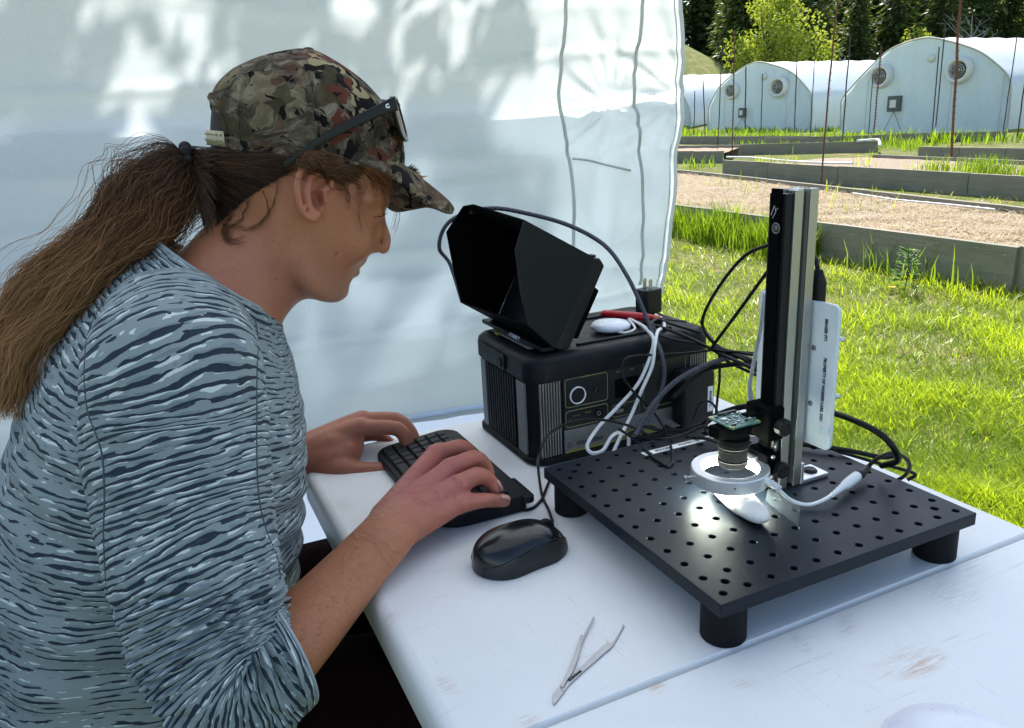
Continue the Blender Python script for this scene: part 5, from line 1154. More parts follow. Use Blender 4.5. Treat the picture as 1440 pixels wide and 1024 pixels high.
cable('cable', [A(1120, 570, b=.17), A(1172, 581, b=.14), A(1210, 595, b=.10), A(1240, 612, b=.08), A(1258, 632, b=.07), A(1262, 648, b=.075), A(1240, 655, b=.10)], .0034, M_cab, 'thickest black cable arching out right of the white plate', 'cable')
cable('cable', [A(1120, 624, b=.20), A(1170, 630, b=.17), A(1205, 636, b=.15), A(1240, 643, b=.13), A(1262, 640, b=.12)], .0030, M_cab, 'black cable low behind the board, under the thickest one', 'cable')
cable('cable', [A(1140, 632, b=.20), A(1180, 636, b=.17), A(1230, 650, b=.14), A(1275, 662, b=.12), A(1287, 668, b=.115), A(1276, 675, b=.12)], .0020, M_cab, 'thin black cable with a small end hook beyond the board edge', 'cable')
# usb plugs behind the plate top
up = tthing('usb_plug', 'black usb plug standing behind the top edge of the white plate', 'plug', PA + .006, CB - .018, 0)
P0 = loc(at(1149, 420, a=PA + .006)); P1 = loc(at(1146, 383, a=PA + .006))
b = MB(); b.tube([(0, 0, P0[2] - .012), (0, 0, P1[2] - .008), (0, 0, P1[2]), (0, 0, P1[2] + .004)], [.0095, .0095, .0060, .0045], 12, ell=(.6, 1)); b.build('plug_body', M_black, up, bevel=.0005)
up.location = wl(P0[0], P0[1], 0)
b = MB(); b.tube([(0, 0, P1[2] - .002), (0, .004, P1[2] + .012), (0, .014, P1[2] + .024), (0, .03, P1[2] + .02)], .0022, 8); b.build('plug_cord', M_black, up, smooth=True)
# ================================================================== the man
TH = R(22); HD = Vector((math.cos(TH), math.sin(TH), 0)); LT = Vector((math.sin(TH), -math.cos(TH), 0))     # heading, his right-hand side
_p = Vector(at(430, 260, y=.84)); HC = _p.dot(LT)
def H(px, py, t=0.0): return Vector(on(px, py, tuple(LT), HC + t))
def Y(px, py, y): return Vector(at(px, py, y=y))
def Z(px, py, z): return Vector(at(px, py, z=z))
man = thing('person', 'man with a long ponytail in a camouflage cap typing on the keyboard', 'person', (-.42, .78, 0), 0)
MO = Vector(man.location)

# ---- body primitives, fused afterwards into one surface
B = MB()
def closed_grid(b, rows):
    n = len(rows[0]); b.grid(rows, True); b.add(rows[0], [tuple(range(n))]); b.add(rows[-1], [tuple(range(n))[::-1]])
def section(pb, pf, hw, n=40, ex=2.25, drop=None):
    """ring through a back and a front point (3D), half width hw sideways"""
    c = (pb + pf) / 2; u = (pf - pb) / 2; out = []
    for k in range(n):
        a = 2 * math.pi * k / n; ca, sa = math.cos(a), math.sin(a)
        x = math.copysign(abs(ca) ** (2 / ex), ca); y = math.copysign(abs(sa) ** (2 / ex), sa)
        out.append(c + u * x + LT * (hw * y))
    return out
def cap_chain(b, pts, rs, n=14, ell=None, up=None, sub=4):
    """rounded tapered limb through pts"""
    P = spline(pts, sub); m = len(P); q = []
    for i in range(m):
        f = i / (m - 1) * (len(rs) - 1); j = min(int(f), len(rs) - 2); q.append(lerp(rs[j], rs[j + 1], f - j))
    d0 = (P[0] - P[1]).normalized(); d1 = (P[-1] - P[-2]).normalized(); e = []; er = []
    for t in (1.0, .85, .5): e.append(P[0] + d0 * q[0] * t); er.append(q[0] * math.sqrt(max(.0004, 1 - t * t)))
    f_ = []; fr = []
    for t in (.5, .85, 1.0): f_.append(P[-1] + d1 * q[-1] * t); fr.append(q[-1] * math.sqrt(max(.0004, 1 - t * t)))
    b.tube(e + P + f_, er + q + fr, n, ell=ell, up=up)
# head: back px, front px (without the nose), half width
HEADL = [((418, 416), (474, 424.5), .016), ((398, 402), (486, 419.5), .030), ((378, 382), (490, 410), .042), ((362, 362), (489.5, 402), .050), ((348, 346), (492, 394), .0545),
 ((338, 330), (499, 384), .0575), ((330, 316), (502, 375), .060), ((324, 302), (509, 367.5), .0620), ((319, 290), (516, 360), .0635), ((315, 278), (522, 349), .0650),
 ((311, 266), (525.5, 336), .0662), ((307, 254), (529, 322), .0672), ((304, 242), (531, 309), .0680), ((302, 230), (536, 297), .0690), ((300, 219), (543, 286), .0705),
 ((299, 206), (547, 272), .0720), ((299, 192), (550, 256), .0735), ((300, 176), (552, 236), .0745), ((303, 158), (552, 212), .0745), ((309, 140), (548, 186), .073),
 ((320, 122), (538, 160), .069), ((338, 106), (522, 136), .061), ((362, 94), (500, 114), .050), ((392, 86), (474, 97), .034), ((420, 83), (446, 87), .014)]
rows = []
for (pb, pf, hw) in HEADL:
    ring = section(H(*pb), H(*pf), hw, 48, 2.2)
    # squeeze the face: narrower towards the front
    c = (H(*pb) + H(*pf)) / 2; u = (H(*pf) - H(*pb)); L2 = u.length / 2; u.normalize(); rr_ = []
    for p in ring:
        f = (p - c).dot(u) / L2; t = p.dot(LT) - HC; k = 1 - .20 * max(0, f) ** 2 * (1 if pf[1] > 250 else .4)
        rr_.append(p - LT * (t * (1 - k)))
    rows.append(rr_)
closed_grid(B, rows)
def ball(px, py, t, r, s=None, rot=None): B.ball(H(px, py, t), r if s is None else tuple(r * q for q in s), rot, 16, 10)
HR = Matrix((HD, LT, Vector((0, 0, 1)))).transposed()
TILT = Matrix.Rotation(R(24), 3, LT)                 # face axis leans forward
FR = TILT @ HR
def fball(px, py, t, rx, ry, rz): B.ball(H(px, py, t), (rx, ry, rz), FR, 18, 12)
# nose
cap_chain(B, [H(533, 296), H(537.5, 318), H(541, 337), H(539, 349.5)], [.0062, .0068, .0076, .0076], 14)
cap_chain(B, [H(538.5, 350), H(533, 353.5), H(527, 353)], [.0070, .0048, .0042], 12)
for s in (-1, 1):
    cap_chain(B, [H(537, 349, s * .004), H(531, 351.5, s * .0115), H(526.5, 351, s * .0128)], [.0062, .0058, .0046], 12)
    cap_chain(B, [H(530, 300, s * .007), H(531, 325, s * .013), H(526, 344, s * .017)], [.0065, .0088, .0070], 12)     # nose flanks
    # cheek, jaw, brow, eye, mouth corner
    fball(490, 335, s * .036, .026, .020, .030)
    cap_chain(B, [H(421, 350, s * .054), H(428, 388, s * .052), H(448, 410, s * .040), H(474, 416, s * .018)], [.0125, .0125, .0115, .010], 14)
    cap_chain(B, [H(541, 283, s * .006), H(541, 278, s * .024), H(532, 277, s * .044), H(518, 282, s * .057)], [.0075, .0085, .0080, .0070], 12)
    B.ball(H(526, 300, s * .031), (.0118, .0125, .0118), None, 16, 12)
    cap_chain(B, [H(533, 297, s * .018), H(533, 296, s * .030), H(524, 299, s * .043)], [.003, .0034, .003], 8)       # upper lid
    cap_chain(B, [H(529, 306, s * .018), H(530, 307, s * .030), H(522, 306, s * .042)], [.0025, .0028, .0025], 8)    # lower lid
# lips and chin
cap_chain(B, [H(490, 371.5, .025), H(499, 369.5, .014), H(506, 368.5, 0), H(499, 369.5, -.014), H(490, 371.5, -.025)], [.0030, .0050, .0058, .0050, .0030], 12)
cap_chain(B, [H(488, 377.5, .022), H(494, 381, .013), H(498.5, 382.5, 0), H(494, 381, -.013), H(488, 377.5, -.022)], [.0032, .0053, .0064, .0053, .0032], 12)
cap_chain(B, [H(511.5, 362, 0), H(505.5, 366, 0)], [.0062, .0062], 12)
cap_chain(B, [H(479, 410, .013), H(480, 410, 0), H(479, 410, -.013)], [.0085, .0095, .0085], 14)
# neck
closed_grid(B, [section(H(*a), H(*b_), w, 36, 2.1) for a, b_, w in (((322, 250), (446, 372), .050), ((304, 290), (432, 412), .053), ((288, 318), (414, 428), .056), ((262, 345), (396, 448), .063), ((230, 372), (384, 480), .080), ((190, 410), (380, 520), .11))])
cap_chain(B, [H(400, 300, .052), H(392, 360, .048), H(388, 420, .034), H(384, 455, .022)], [.014, .015, .013, .011], 12)          # neck muscle
cap_chain(B, [H(400, 300, -.052), H(392, 360, -.048), H(388, 420, -.034)], [.014, .015, .013], 12)
# ears
def ear(s):
    T = lambda x, y, t: H(380 + x / 3.94, 200 + y / 3.94, s * t)
    cap_chain(B, [T(332, 262, .0735), T(345, 215, .0775), T(343, 165, .0800), T(318, 122, .0830), T(270, 102, .0860), T(215, 112, .0885), T(172, 150, .0900), T(152, 205, .0900), T(150, 265, .0890), T(160, 330, .0865), T(178, 385, .0835), T(205, 430, .080)], [.0030, .0033, .0035, .0037, .0038, .0038, .0037, .0036, .0035, .0035, .0036, .0038], 12, sub=5)
    cap_chain(B, [T(288, 165, .0770), T(250, 175, .0790), T(212, 225, .0815), T(200, 290, .0810), T(215, 350, .0785)], [.0042, .0046, .0048, .0046, .0040], 12)   # antihelix
    B.ball(T(235, 425, .0775), (.0075, .0045, .0095), FR, 14, 10)                                                          # lobe
    B.ball(T(250, 400, .0765), (.0065, .0040, .0070), FR, 12, 8)
    B.ball(T(297, 318, .0755), (.0040, .0036, .0060), FR, 12, 8)                                                           # tragus
    B.ball(T(225, 250, .0700), (.015, .0050, .028), Matrix.Rotation(R(8), 3, LT) @ HR, 20, 12)                             # back of the shell
    cap_chain(B, [T(330, 235, .0745), T(300, 262, .0750), T(262, 268, .0765)], [.0030, .0028, .0026], 10)                   # crus of helix
ear(1); ear(-1)
# right forearm and hand
_W, _E = Z(541, 756, .775), Y(345, 972, .556)
FA = [_E.lerp(_W, t) for t in (0, .2, .4, .6, .8, 1)] + [Z(566, 724, .777)]
b_fr = [.0405, .0408, .0385, .0350, .0322, .0305, .0300]
cap_chain(B, FA, b_fr, 28, ell=(.78, 1.0), up=(0, 0, 1), sub=5)
W = Z(556, 738, .776)
RH = {'index': ([(W + Vector((-.012, .006, .004))), Z(611, 641, .796), Z(646, 629, .800), Z(661, 637, .786), Z(667, 649, .776)], [.017, .0118, .0098, .0086, .0078]),
 'middle': ([(W + Vector((-.004, .004, .006))), Z(632, 661, .798), Z(667, 645, .801), Z(682, 656, .787), Z(687, 669, .776)], [.018, .0122, .0102, .0090, .0080]),
 'ring': ([(W + Vector((.006, .0, .004))), Z(643, 684, .793), Z(671, 669, .796), Z(688, 676, .784), Z(697, 688, .7735)], [.018, .0118, .0100, .0088, .0079]),
 'little': ([(W + Vector((.016, -.006, 0))), Z(640, 710, .779), Z(676, 704, .774), Z(697, 704, .7685), Z(710, 705, .7655)], [.0175, .0115, .0088, .0079, .0070])}
for k, (pts, rs) in RH.items():
    cap_chain(B, pts[:2] + [pts[1].lerp(pts[2], .15)], [rs[0], rs[1], rs[1]], 16, sub=5)
    cap_chain(B, pts[1:], [rs[1], rs[2], rs[3], rs[4]], 14, sub=6)
    B.ball(pts[1] + Vector((0, 0, .0012)), rs[1] * 1.06, None, 14, 10); B.ball(pts[2], rs[2] * 1.05, None, 14, 10)
B.ball(Z(598, 700, .778), (.034, .030, .019), Matrix.Rotation(R(40), 3, 'Z'), 20, 12)
B.ball(Z(610, 722, .768), (.030, .016, .016), Matrix.Rotation(R(40), 3, 'Z'), 18, 12)
cap_chain(B, [W + Vector((-.010, .0, -.006)), Z(588, 676, .766), Z(620, 662, .765), Z(642, 660, .766)], [.015, .0125, .0105, .0085], 14)
# left forearm and hand
LA = [Y(300, 640, .935), Y(365, 655, .950), Y(425, 652, .965), Y(452, 645, .975)]
cap_chain(B, LA, [.040, .037, .0335, .031], 24, ell=(1.0, .72), up=(0, 0, 1), sub=5)
LW = Y(440, 644, .972)
LH = {'index': ([LW + Vector((0, 0, .014)), Y(503, 602, .985), Y(558, 603, .985), Y(572, 624, .982), Y(578.5, 641, .980)], [.019, .0118, .0100, .0092, .0080]),
 'middle': ([LW + Vector((0, .012, .016)), Y(506, 592, 1.005), Y(556, 590, 1.008), Y(577, 606, 1.002), Y(586, 628, .995)], [.019, .0122, .0102, .0090, .0080]),
 'ring': ([LW + Vector((0, .022, .010)), Y(507, 600, 1.025), Y(548, 600, 1.03), Y(568, 614, 1.025), Y(578, 628, 1.018)], [.018, .0115, .0095, .0085, .0078]),
 'little': ([LW + Vector((0, .03, .0)), Y(500, 614, 1.04), Y(530, 612, 1.045), Y(548, 622, 1.04), Y(556, 632, 1.035)], [.017, .0108, .0088, .0078, .0070])}
for k, (pts, rs) in LH.items():
    cap_chain(B, pts[:2] + [pts[1].lerp(pts[2], .12)], [rs[0], rs[1] * 1.15, rs[1]], 16, sub=5); cap_chain(B, pts[1:], rs[1:], 14, sub=6); B.ball(pts[2], rs[2] * 1.06, None, 14, 10)
cap_chain(B, [LW + Vector((0, -.006, -.006)), Y(478, 660, .950), Y(500, 664, .945), Y(532, 662.5, .945), Y(563, 658.5, .948)], [.022, .0205, .0150, .0120, .0098], 16, sub=6)
cap_chain(B, [LW, Y(472, 628, .975), Y(494, 618, .985)], [.027, .025, .018], 18); cap_chain(B, [LW + Vector((0, -.004, -.004)), Y(470, 645, .962), Y(489, 634, .965)], [.026, .024, .0155], 18)
cap_chain(B, [Y(487, 655, .955), Y(500, 640, .965), Y(505, 622, .978)], [.014, .0085, .0075], 12)       # web of the thumb
# torso core and arms inside the shirt
closed_grid(B, [section(H(*a), H(*b_), w, 36, 2.3) for a, b_, w in (((240, 365), (380, 470), .085), ((150, 430), (392, 520), .150), ((90, 520), (398, 580), .165), ((50, 640), (395, 680), .160), ((30, 800), (385, 800), .155), ((20, 1000), (370, 960), .155), ((10, 1160), (360, 1120), .155))])
cap_chain(B, [H(262, 520, .09), Y(252, 560, .68), Y(258, 640, .630), Y(275, 800, .590), Y(305, 900, .570), Y(345, 972, .556)], [.036, .040, .040, .040, .040, .040], 20)
cap_chain(B, [H(260, 480, -.14), Y(270, 520, .98), Y(285, 600, .97), Y(300, 640, .937)], [.055, .05, .045, .042], 18)
body0 = B.build('body', plain('tmp', (.5, .3, .2)), None)
def fuse(o, voxel, smooth_it, fac=.5):
    m = o.modifiers.new('r', 'REMESH'); m.mode = 'VOXEL'; m.voxel_size = voxel; m.use_smooth_shade = True
    s = o.modifiers.new('s', 'SMOOTH'); s.factor = fac; s.iterations = smooth_it
    bpy.context.view_layer.update(); dg = bpy.context.evaluated_depsgraph_get(); me = bpy.data.meshes.new_from_object(o.evaluated_get(dg)); o.modifiers.clear(); o.data = me
    me.polygons.foreach_set('use_smooth', [True] * len(me.polygons))
fuse(body0, .00155, 2)
def relax(o, iters):
    me = o.data; n = len(me.vertices); co = np.empty(n * 3); me.vertices.foreach_get('co', co); co = co.reshape(-1, 3); ed = np.empty(len(me.edges) * 2, int); me.edges.foreach_get('vertices', ed); ed = ed.reshape(-1, 2)
    w = np.zeros(n)
    def zone(P, r, k, soft=.35):
        d = np.linalg.norm(co - np.array(P), axis=1); return k * np.clip((r - d) / (r * soft), 0, 1)
    w[:] = .10
    w = np.maximum(w, zone(H(460, 340, .03), .125, 1.0)); w = np.maximum(w, zone(H(400, 400, .0), .11, 1.0))
    for P, r in ((H(440, 272, .085), .036), (H(440, 272, -.085), .036), (H(542, 346, 0), .015), (H(500, 374, 0), .020), (H(538, 330, 0), .014)): w *= 1 - zone(P, r, .97 if P.y < 2 and abs(P.z - H(440, 272, .085).z) < .02 and r > .03 else (.95 if abs(r - .020) < 1e-6 else .82))
    for P, r in ((H(526, 300, .031), .016), (H(526, 300, -.031), .016), (H(484, 412, 0), .02)): w *= 1 - zone(P, r, .45)
    deg = np.bincount(ed.ravel(), minlength=n)[:, None].astype(float)
    for _ in range(iters):
        s = np.zeros_like(co)
        for c in range(3): s[:, c] = np.bincount(ed[:, 0], co[ed[:, 1], c], n) + np.bincount(ed[:, 1], co[ed[:, 0], c], n)
        co += (s / deg - co) * (w[:, None] * .65)
    me.vertices.foreach_set('co', co.ravel()); me.update()
relax(body0, 105)
def carve(o, P, r, depth, d):
    me = o.data; n = len(me.vertices); co = np.empty(n * 3); me.vertices.foreach_get('co', co); co = co.reshape(-1, 3)
    q = (co - np.array(P)); dist = np.sqrt((q @ np.array(HD)) ** 2 / r[0] ** 2 + q[:, 2] ** 2 / r[1] ** 2 + (q @ np.array(LT)) ** 2 / .012 ** 2); k = np.clip(1 - dist, 0, 1) ** .6
    co += np.array(d) * (depth * k)[:, None]; me.vertices.foreach_set('co', co.ravel()); me.update()
for s_ in (1, -1):
    T_ = lambda x, y, t: H(380 + x / 3.94, 200 + y / 3.94, s_ * t)
    carve(body0, T_(262, 312, .076), (.0065, .0125), .0095, -LT * s_); carve(body0, T_(258, 215, .080), (.0085, .009), .0040, -LT * s_); carve(body0, T_(300, 150, .081), (.005, .007), .0030, -LT * s_)
    carve(body0, H(533, 357, s_ * .0065), (.0030, .0026), .0022, Vector((0, 0, 1)))
def soften(o, P, r, iters):
    me = o.data; n = len(me.vertices); co = np.empty(n * 3); me.vertices.foreach_get('co', co); co = co.reshape(-1, 3); ed = np.empty(len(me.edges) * 2, int); me.edges.foreach_get('vertices', ed); ed = ed.reshape(-1, 2)
    w = np.zeros(n)
    for p in P: w = np.maximum(w, np.clip((r - np.linalg.norm(co - np.array(p), axis=1)) / (r * .3), 0, 1))
    deg = np.bincount(ed.ravel(), minlength=n)[:, None].astype(float)
    for _ in range(iters):
        s = np.stack([np.bincount(ed[:, 0], co[ed[:, 1], c], n) + np.bincount(ed[:, 1], co[ed[:, 0], c], n) for c in range(3)], 1); co += (s / deg - co) * (w[:, None] * .5)
    me.vertices.foreach_set('co', co.ravel()); me.update()
soften(body0, [H(440, 272, .085), H(440, 272, -.085)], .042, 3)
# fine tubes of the ear survive the smoothing; bring everything into the person's frame
body0.data.transform(Matrix.Translation(-MO)); body0.name = 'body'; body0.parent = man

def skin_mat():
    m, t, b = newmat('skin'); v = t.coords('Object'); n = t.noise(v, 14, 4, .6); n2 = t.noise(v, 70, 4, .65); n3 = t.noise(v, 420, 2, .6)
    c = t.mix(n, (.345, .128, .058), (.44, .178, .088)); c = t.mix(t.maprange(n2, .48, .75, 0, .35), c, (.42, .13, .085))
    def zone(P, r, k, col, soft=.3, blend=True):
        nonlocal c
        q = Vector(P) - MO; d = t.new('VectorMath', operation='DISTANCE'); t.put(d.inputs[0], v); d.inputs[1].default_value = q
        g = t.maprange(d.outputs['Value'], r, r * soft, smooth=True)
        c = t.mix(t.math('MULTIPLY', t.math('MULTIPLY', g, t.maprange(n2, .25, .7, .6, 1)), k), c, col)
    zone(Z(600, 690, .78), .12, .80, (.375, .092, .100)); zone(Y(500, 630, .98), .13, .55, (.36, .12, .09))
    for nm, (pts, rs) in RH.items(): zone(pts[2], .016, .45, (.55, .16, .12), .2); zone(pts[1], .018, .3, (.55, .17, .13), .2); zone(pts[4], .011, .4, (.62, .24, .19), .2)
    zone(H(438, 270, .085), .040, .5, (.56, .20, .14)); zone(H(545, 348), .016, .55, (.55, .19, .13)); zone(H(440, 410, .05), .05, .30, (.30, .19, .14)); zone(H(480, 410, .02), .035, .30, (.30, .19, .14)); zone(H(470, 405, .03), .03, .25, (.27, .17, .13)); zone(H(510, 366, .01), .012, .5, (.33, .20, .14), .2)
    zone(H(500, 378, 0), .010, .5, (.50, .17, .14), .2); zone(H(350, 400, .05), .07, .35, (.55, .21, .15))
    zone(H(472.5, 356.5, .055), .0032, .9, (.14, .05, .03), .2); zone(H(477, 361, .055), .006, .5, (.50, .14, .10), .2)
    for (x, y) in ((412, 376), (385, 406), (397, 410), (388, 392)): zone(H(x, y, .055), .0022, .8, (.20, .09, .06), .2)
    # stubble specks over the jaw
    st = t.maprange(t.noise(v, 900, 1, .5), .62, .72); d = t.new('VectorMath', operation='DISTANCE'); t.put(d.inputs[0], v); d.inputs[1].default_value = H(455, 398, .05) - MO
    c = t.mix(t.math('MULTIPLY', t.math('MULTIPLY', st, t.maprange(d.outputs['Value'], .075, .03, smooth=True)), .55), c, (.10, .06, .05))
    t.put(b.inputs['Base Color'], c); t.put(b.inputs['Roughness'], t.maprange(n2, .3, .7, .42, .58)); b.inputs['Specular IOR Level'].default_value = .38
    b.inputs['Subsurface Weight'].default_value = .12; b.inputs['Subsurface Radius'].default_value = (.010, .004, .002); b.inputs['Subsurface Scale'].default_value = .6
    zone(H(446, 279, .075), .011, .75, (.22, .055, .035), .2); zone(H(444, 258, .08), .012, .45, (.34, .09, .06), .2)  # redder ear hollows, with their shade painted darker into the skin colour
    wr = None
    for hand in (RH, LH):
        for nm, (pts, rs) in hand.items():
            for a_, b2, c2, rad, dens in ((1, 2, 3, .0085, 2500), (2, 3, 4, .0060, 3000)):
                P = pts[b2] - MO; ax = (pts[c2] - pts[a_]).normalized(); d = t.new('VectorMath', operation='DISTANCE'); t.put(d.inputs[0], v); d.inputs[1].default_value = P + Vector((0, 0, .006))
                dt = t.new('VectorMath', operation='DOT_PRODUCT'); t.put(dt.inputs[0], v); dt.inputs[1].default_value = ax
                h_ = t.math('MULTIPLY', t.math('SINE', t.math('ADD', t.math('MULTIPLY', t.math('SUBTRACT', dt.outputs['Value'], P.dot(ax)), dens), t.math('MULTIPLY', n3, 4.0))), t.maprange(d.outputs['Value'], rad, rad * .3, smooth=True))
                wr = h_ if wr is None else t.math('ADD', wr, h_)
    vein = t.noise(v, 26, 2, .4, .9); vn = t.math('SUBTRACT', 1.0, t.math('MULTIPLY', t.math('ABSOLUTE', t.math('SUBTRACT', vein, .5)), 14), clamp=True)
    hb = t.new('VectorMath', operation='DISTANCE'); t.put(hb.inputs[0], v); hb.inputs[1].default_value = Z(580, 720, .79) - MO
    vmask = t.math('MULTIPLY', vn, t.maprange(hb.outputs['Value'], .13, .05, smooth=True))
    c = t.mix(t.math('MULTIPLY', vmask, .12), c, (.20, .10, .11)); c = t.mix(t.maprange(n3, .52, .72, 0, .38), c, (.27, .08, .055)); c = t.mix(t.math('MULTIPLY', t.math('ABSOLUTE', wr), .22), c, (.25, .07, .05)); t.put(b.inputs['Base Color'], c)
    bp = t.bump(t.math('ADD', wr, t.math('MULTIPLY', vmask, 2.0)), .55, .0005)
    cr = t.noise(t.coords(scale=(1, 1, 1)), 260, 4, .75); t.put(b.inputs['Normal'], t.bump(t.math('ADD', t.math('MULTIPLY', cr, .8), t.math('MULTIPLY', t.noise(v, 45, 3, .6), .9)), .45, .0012)); t.n[-1].inputs['Normal'] if False else None; t.L.new(bp, [x for x in t.n if x.type == 'BUMP'][-1].inputs['Normal']); return m
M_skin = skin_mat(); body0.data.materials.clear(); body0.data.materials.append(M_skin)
M_nail = plain('nail', (.46, .21, .165), .28, var=.04)
def nail(p, q, up, r, parent=body0):
    d = (q - p).normalized(); up = Vector(up); up = (up - d * up.dot(d)).normalized(); s = d.cross(up); c = q + up * r * .80 - d * r * .25; rows = []
    for i in range(9):
        u = -1 + 2 * i / 8; rows.append([tuple(c + d * (r * .80 * u) + s * (r * .72 * w * math.sqrt(max(.05, 1 - .55 * max(0, -u - .2) ** 2))) + up * (r * (.27 * (1 - w * w) + .02 - .16 * max(0, u))) - MO) for w in [-1 + 2 * k / 8 for k in range(9)]])
    b = MB(); b.grid(rows); o = b.build('fingernail', M_nail, man, smooth=True, flip=False, solid=.0007); return o
nail(LH['index'][0][3], LH['index'][0][4], (.75, -.2, .55), .0080)
nail(Y(540, 661, .945), Y(563, 658.5, .948), (.1, -.75, .65), .0098)
nail(RH['little'][0][3], RH['little'][0][4], (.2, -.1, 1), .0070); nail(RH['ring'][0][3], RH['ring'][0][4], (.8, .1, .7), .0079)
nail(LH['middle'][0][3], LH['middle'][0][4], (.9, -.2, .4), .0080)

# ---- shirt
def shirt_mat():
    m, t, b = newmat('shirt print'); uv = t.new('UVMap', uv_map='UVMap').outputs[0]
    sx = t.new('SeparateXYZ'); t.put(sx.inputs[0], uv)
    def sc(kx, ky, off=0):
        mp = t.new('Mapping'); t.put(mp.inputs[0], uv); mp.inputs['Scale'].default_value = (kx, ky, 1); mp.inputs['Location'].default_value = (off, off * 1.3, off); return mp.outputs[0]
    big = t.noise(uv, 3.4, 2, .5); wob = t.noise(sc(10, 30), 1, 3, .55); wob2 = t.noise(sc(34, 60, 4), 1, 2, .5)
    ph = t.math('ADD', t.math('MULTIPLY', sx.outputs[1], 2 * math.pi / .0064), t.math('ADD', t.math('MULTIPLY', wob, 22), t.math('MULTIPLY', wob2, 3.2)))
    S1 = t.math('SINE', ph); n1 = t.noise(sc(32, 200, 2), 1, 2, .5, .2); n2 = t.noise(sc(46, 220, 9), 1, 2, .5, .2); n3 = t.noise(sc(42, 150, 15), 1, 2, .5)
    lo = t.maprange(big, .30, .66, 1.36, .55)
    dark = t.math('GREATER_THAN', S1, t.math('SUBTRACT', lo, t.maprange(n1, .34, .66, -.60, 1.12)))
    white = t.math('GREATER_THAN', t.math('SINE', t.math('SUBTRACT', ph, 1.35)), t.math('SUBTRACT', t.math('ADD', lo, .55), t.maprange(n2, .36, .66, -.7, 1.25)))
    mid = t.math('GREATER_THAN', t.math('SINE', t.math('ADD', ph, 1.5)), t.math('SUBTRACT', t.math('ADD', lo, .35), t.maprange(n3, .36, .66, -.7, 1.1)))
    base = t.mix(t.noise(uv, 5, 3, .6), (.195, .240, .248), (.265, .315, .318))
    c = t.mix(t.math('MULTIPLY', mid, .6), base, (.12, .165, .20)); c = t.mix(t.math('MULTIPLY', white, .9), c, (.58, .64, .64)); c = t.mix(t.math('MULTIPLY', dark, .93), c, (.010, .019, .034))
    t.put(b.inputs['Base Color'], c); b.inputs['Roughness'].default_value = .75; b.inputs['Specular IOR Level'].default_value = .12; b.inputs['Sheen Weight'].default_value = .03
    t.put(b.inputs['Normal'], t.bump(t.noise(uv, 900, 1), .1, .0004)); return m
M_shirt = shirt_mat(); M_shirtp = plain('shirt plain', (.27, .335, .36), .65, var=.06, sheen=.2)
def interp_levels(L, n):
    P = [spline([H(*a) for a, b_, w in L], n), spline([H(*b_) for a, b_, w in L], n)]
    ws = []
    for i in range(len(P[0])):
        f = i / n; j = min(int(f), len(L) - 2); ws.append(lerp(L[j][2], L[j + 1][2], f - j))
    return list(zip(P[0], P[1], ws))
def displaced(rows, fn):
    """rows of points; push each along its own outward direction by fn(u,v,p)"""
    out = []; vlen = 0
    for i, r in enumerate(rows):
        c = sum(r, Vector()) / len(r); o = []
        for k, p in enumerate(r):
            q = rows[min(i + 1, len(rows) - 1)][k] - rows[max(i - 1, 0)][k]; s = r[(k + 1) % len(r)] - r[k - 1]; n = s.cross(q)
            if n.length < 1e-9: n = p - c
            n.normalize()
            if n.dot(p - c) < 0: n = -n
            o.append(p + n * fn(i / (len(rows) - 1), k / len(r), p))
        out.append(o)
    return out
def cloth(name, rows, parent, uoff=0, open_ends=True, mat=None, th=.0014, tilt=0.0):
    n = len(rows[0]); V = []; UV = []; v = 0
    L0 = max(sum((r[(k + 1) % n] - r[k]).length for k in range(n)) for r in rows)
    for i, r in enumerate(rows):
        if i: v += sum((rows[i][k] - rows[i - 1][k]).length for k in range(0, n, 6)) / len(range(0, n, 6))
        for k in range(n + 1): V.append(r[k % n] - MO); UV.append((uoff + L0 * k / n, v + tilt * math.sin(2 * math.pi * k / n)))
    b = MB(); b.v = [tuple(p) for p in V]; K = n + 1
    b.f = [(i * K + k, i * K + k + 1, (i + 1) * K + k + 1, (i + 1) * K + k) for i in range(len(rows) - 1) for k in range(n)]; b.mi = [0] * len(b.f)
    return b.build(name, mat or M_shirt, parent, smooth=True, uv=UV, flip=False, solid=th)
def N3(x, y, z): return mnoise.noise(Vector((x, y, z)))
TL = [((224, 346), (384, 444), .068), ((208, 352), (396, 462), .086), ((184, 368), (403, 482), .112), ((150, 396), (411, 505), .142), ((112, 436), (417, 535), .168), ((76, 484), (422, 568), .182), ((42, 545), (424, 606), .188),
 ((16, 620), (423, 650), .188), ((-4, 710), (419, 700), .185), ((-18, 800), (414, 755), .182), ((-26, 890), (408, 815), .180), ((-30, 990), (400, 890), .180), ((-30, 1100), (392, 980), .184), ((-20, 1210), (384, 1090), .186)]
def torso_rows():
    lv = interp_levels(TL, 12); rows = []
    for i, (pb, pf, hw) in enumerate(lv): rows.append(section(pb, pf, hw, 220, 2.15 + .2 * min(1, i / 60)))
    def fn(v, u, p):
        side = abs(math.sin(2 * math.pi * u)); a = .0
        a += .005 * N3(u * 9, v * 2.4, 1) * sstep(.08, .3, v) + .0015 * N3(u * 30, v * 7, 2) * sstep(.05, .2, v)
        a += .0045 * math.sin(u * 60 + v * 9 + 3 * N3(u * 4, v * 4, 7)) * sstep(.35, .9, v) * (.4 + .6 * N3(u * 5, v * 3, 11))
        # diagonal pull folds from the armpit towards the back
        a += .004 * math.sin(v * 95 + u * 22 + 4 * N3(u * 6, v * 5, 4)) * math.exp(-((v - .62) / .25) ** 2) * .7
        return a
    return displaced(rows, fn)
tr = torso_rows(); shirt = cloth('shirt', tr, man)
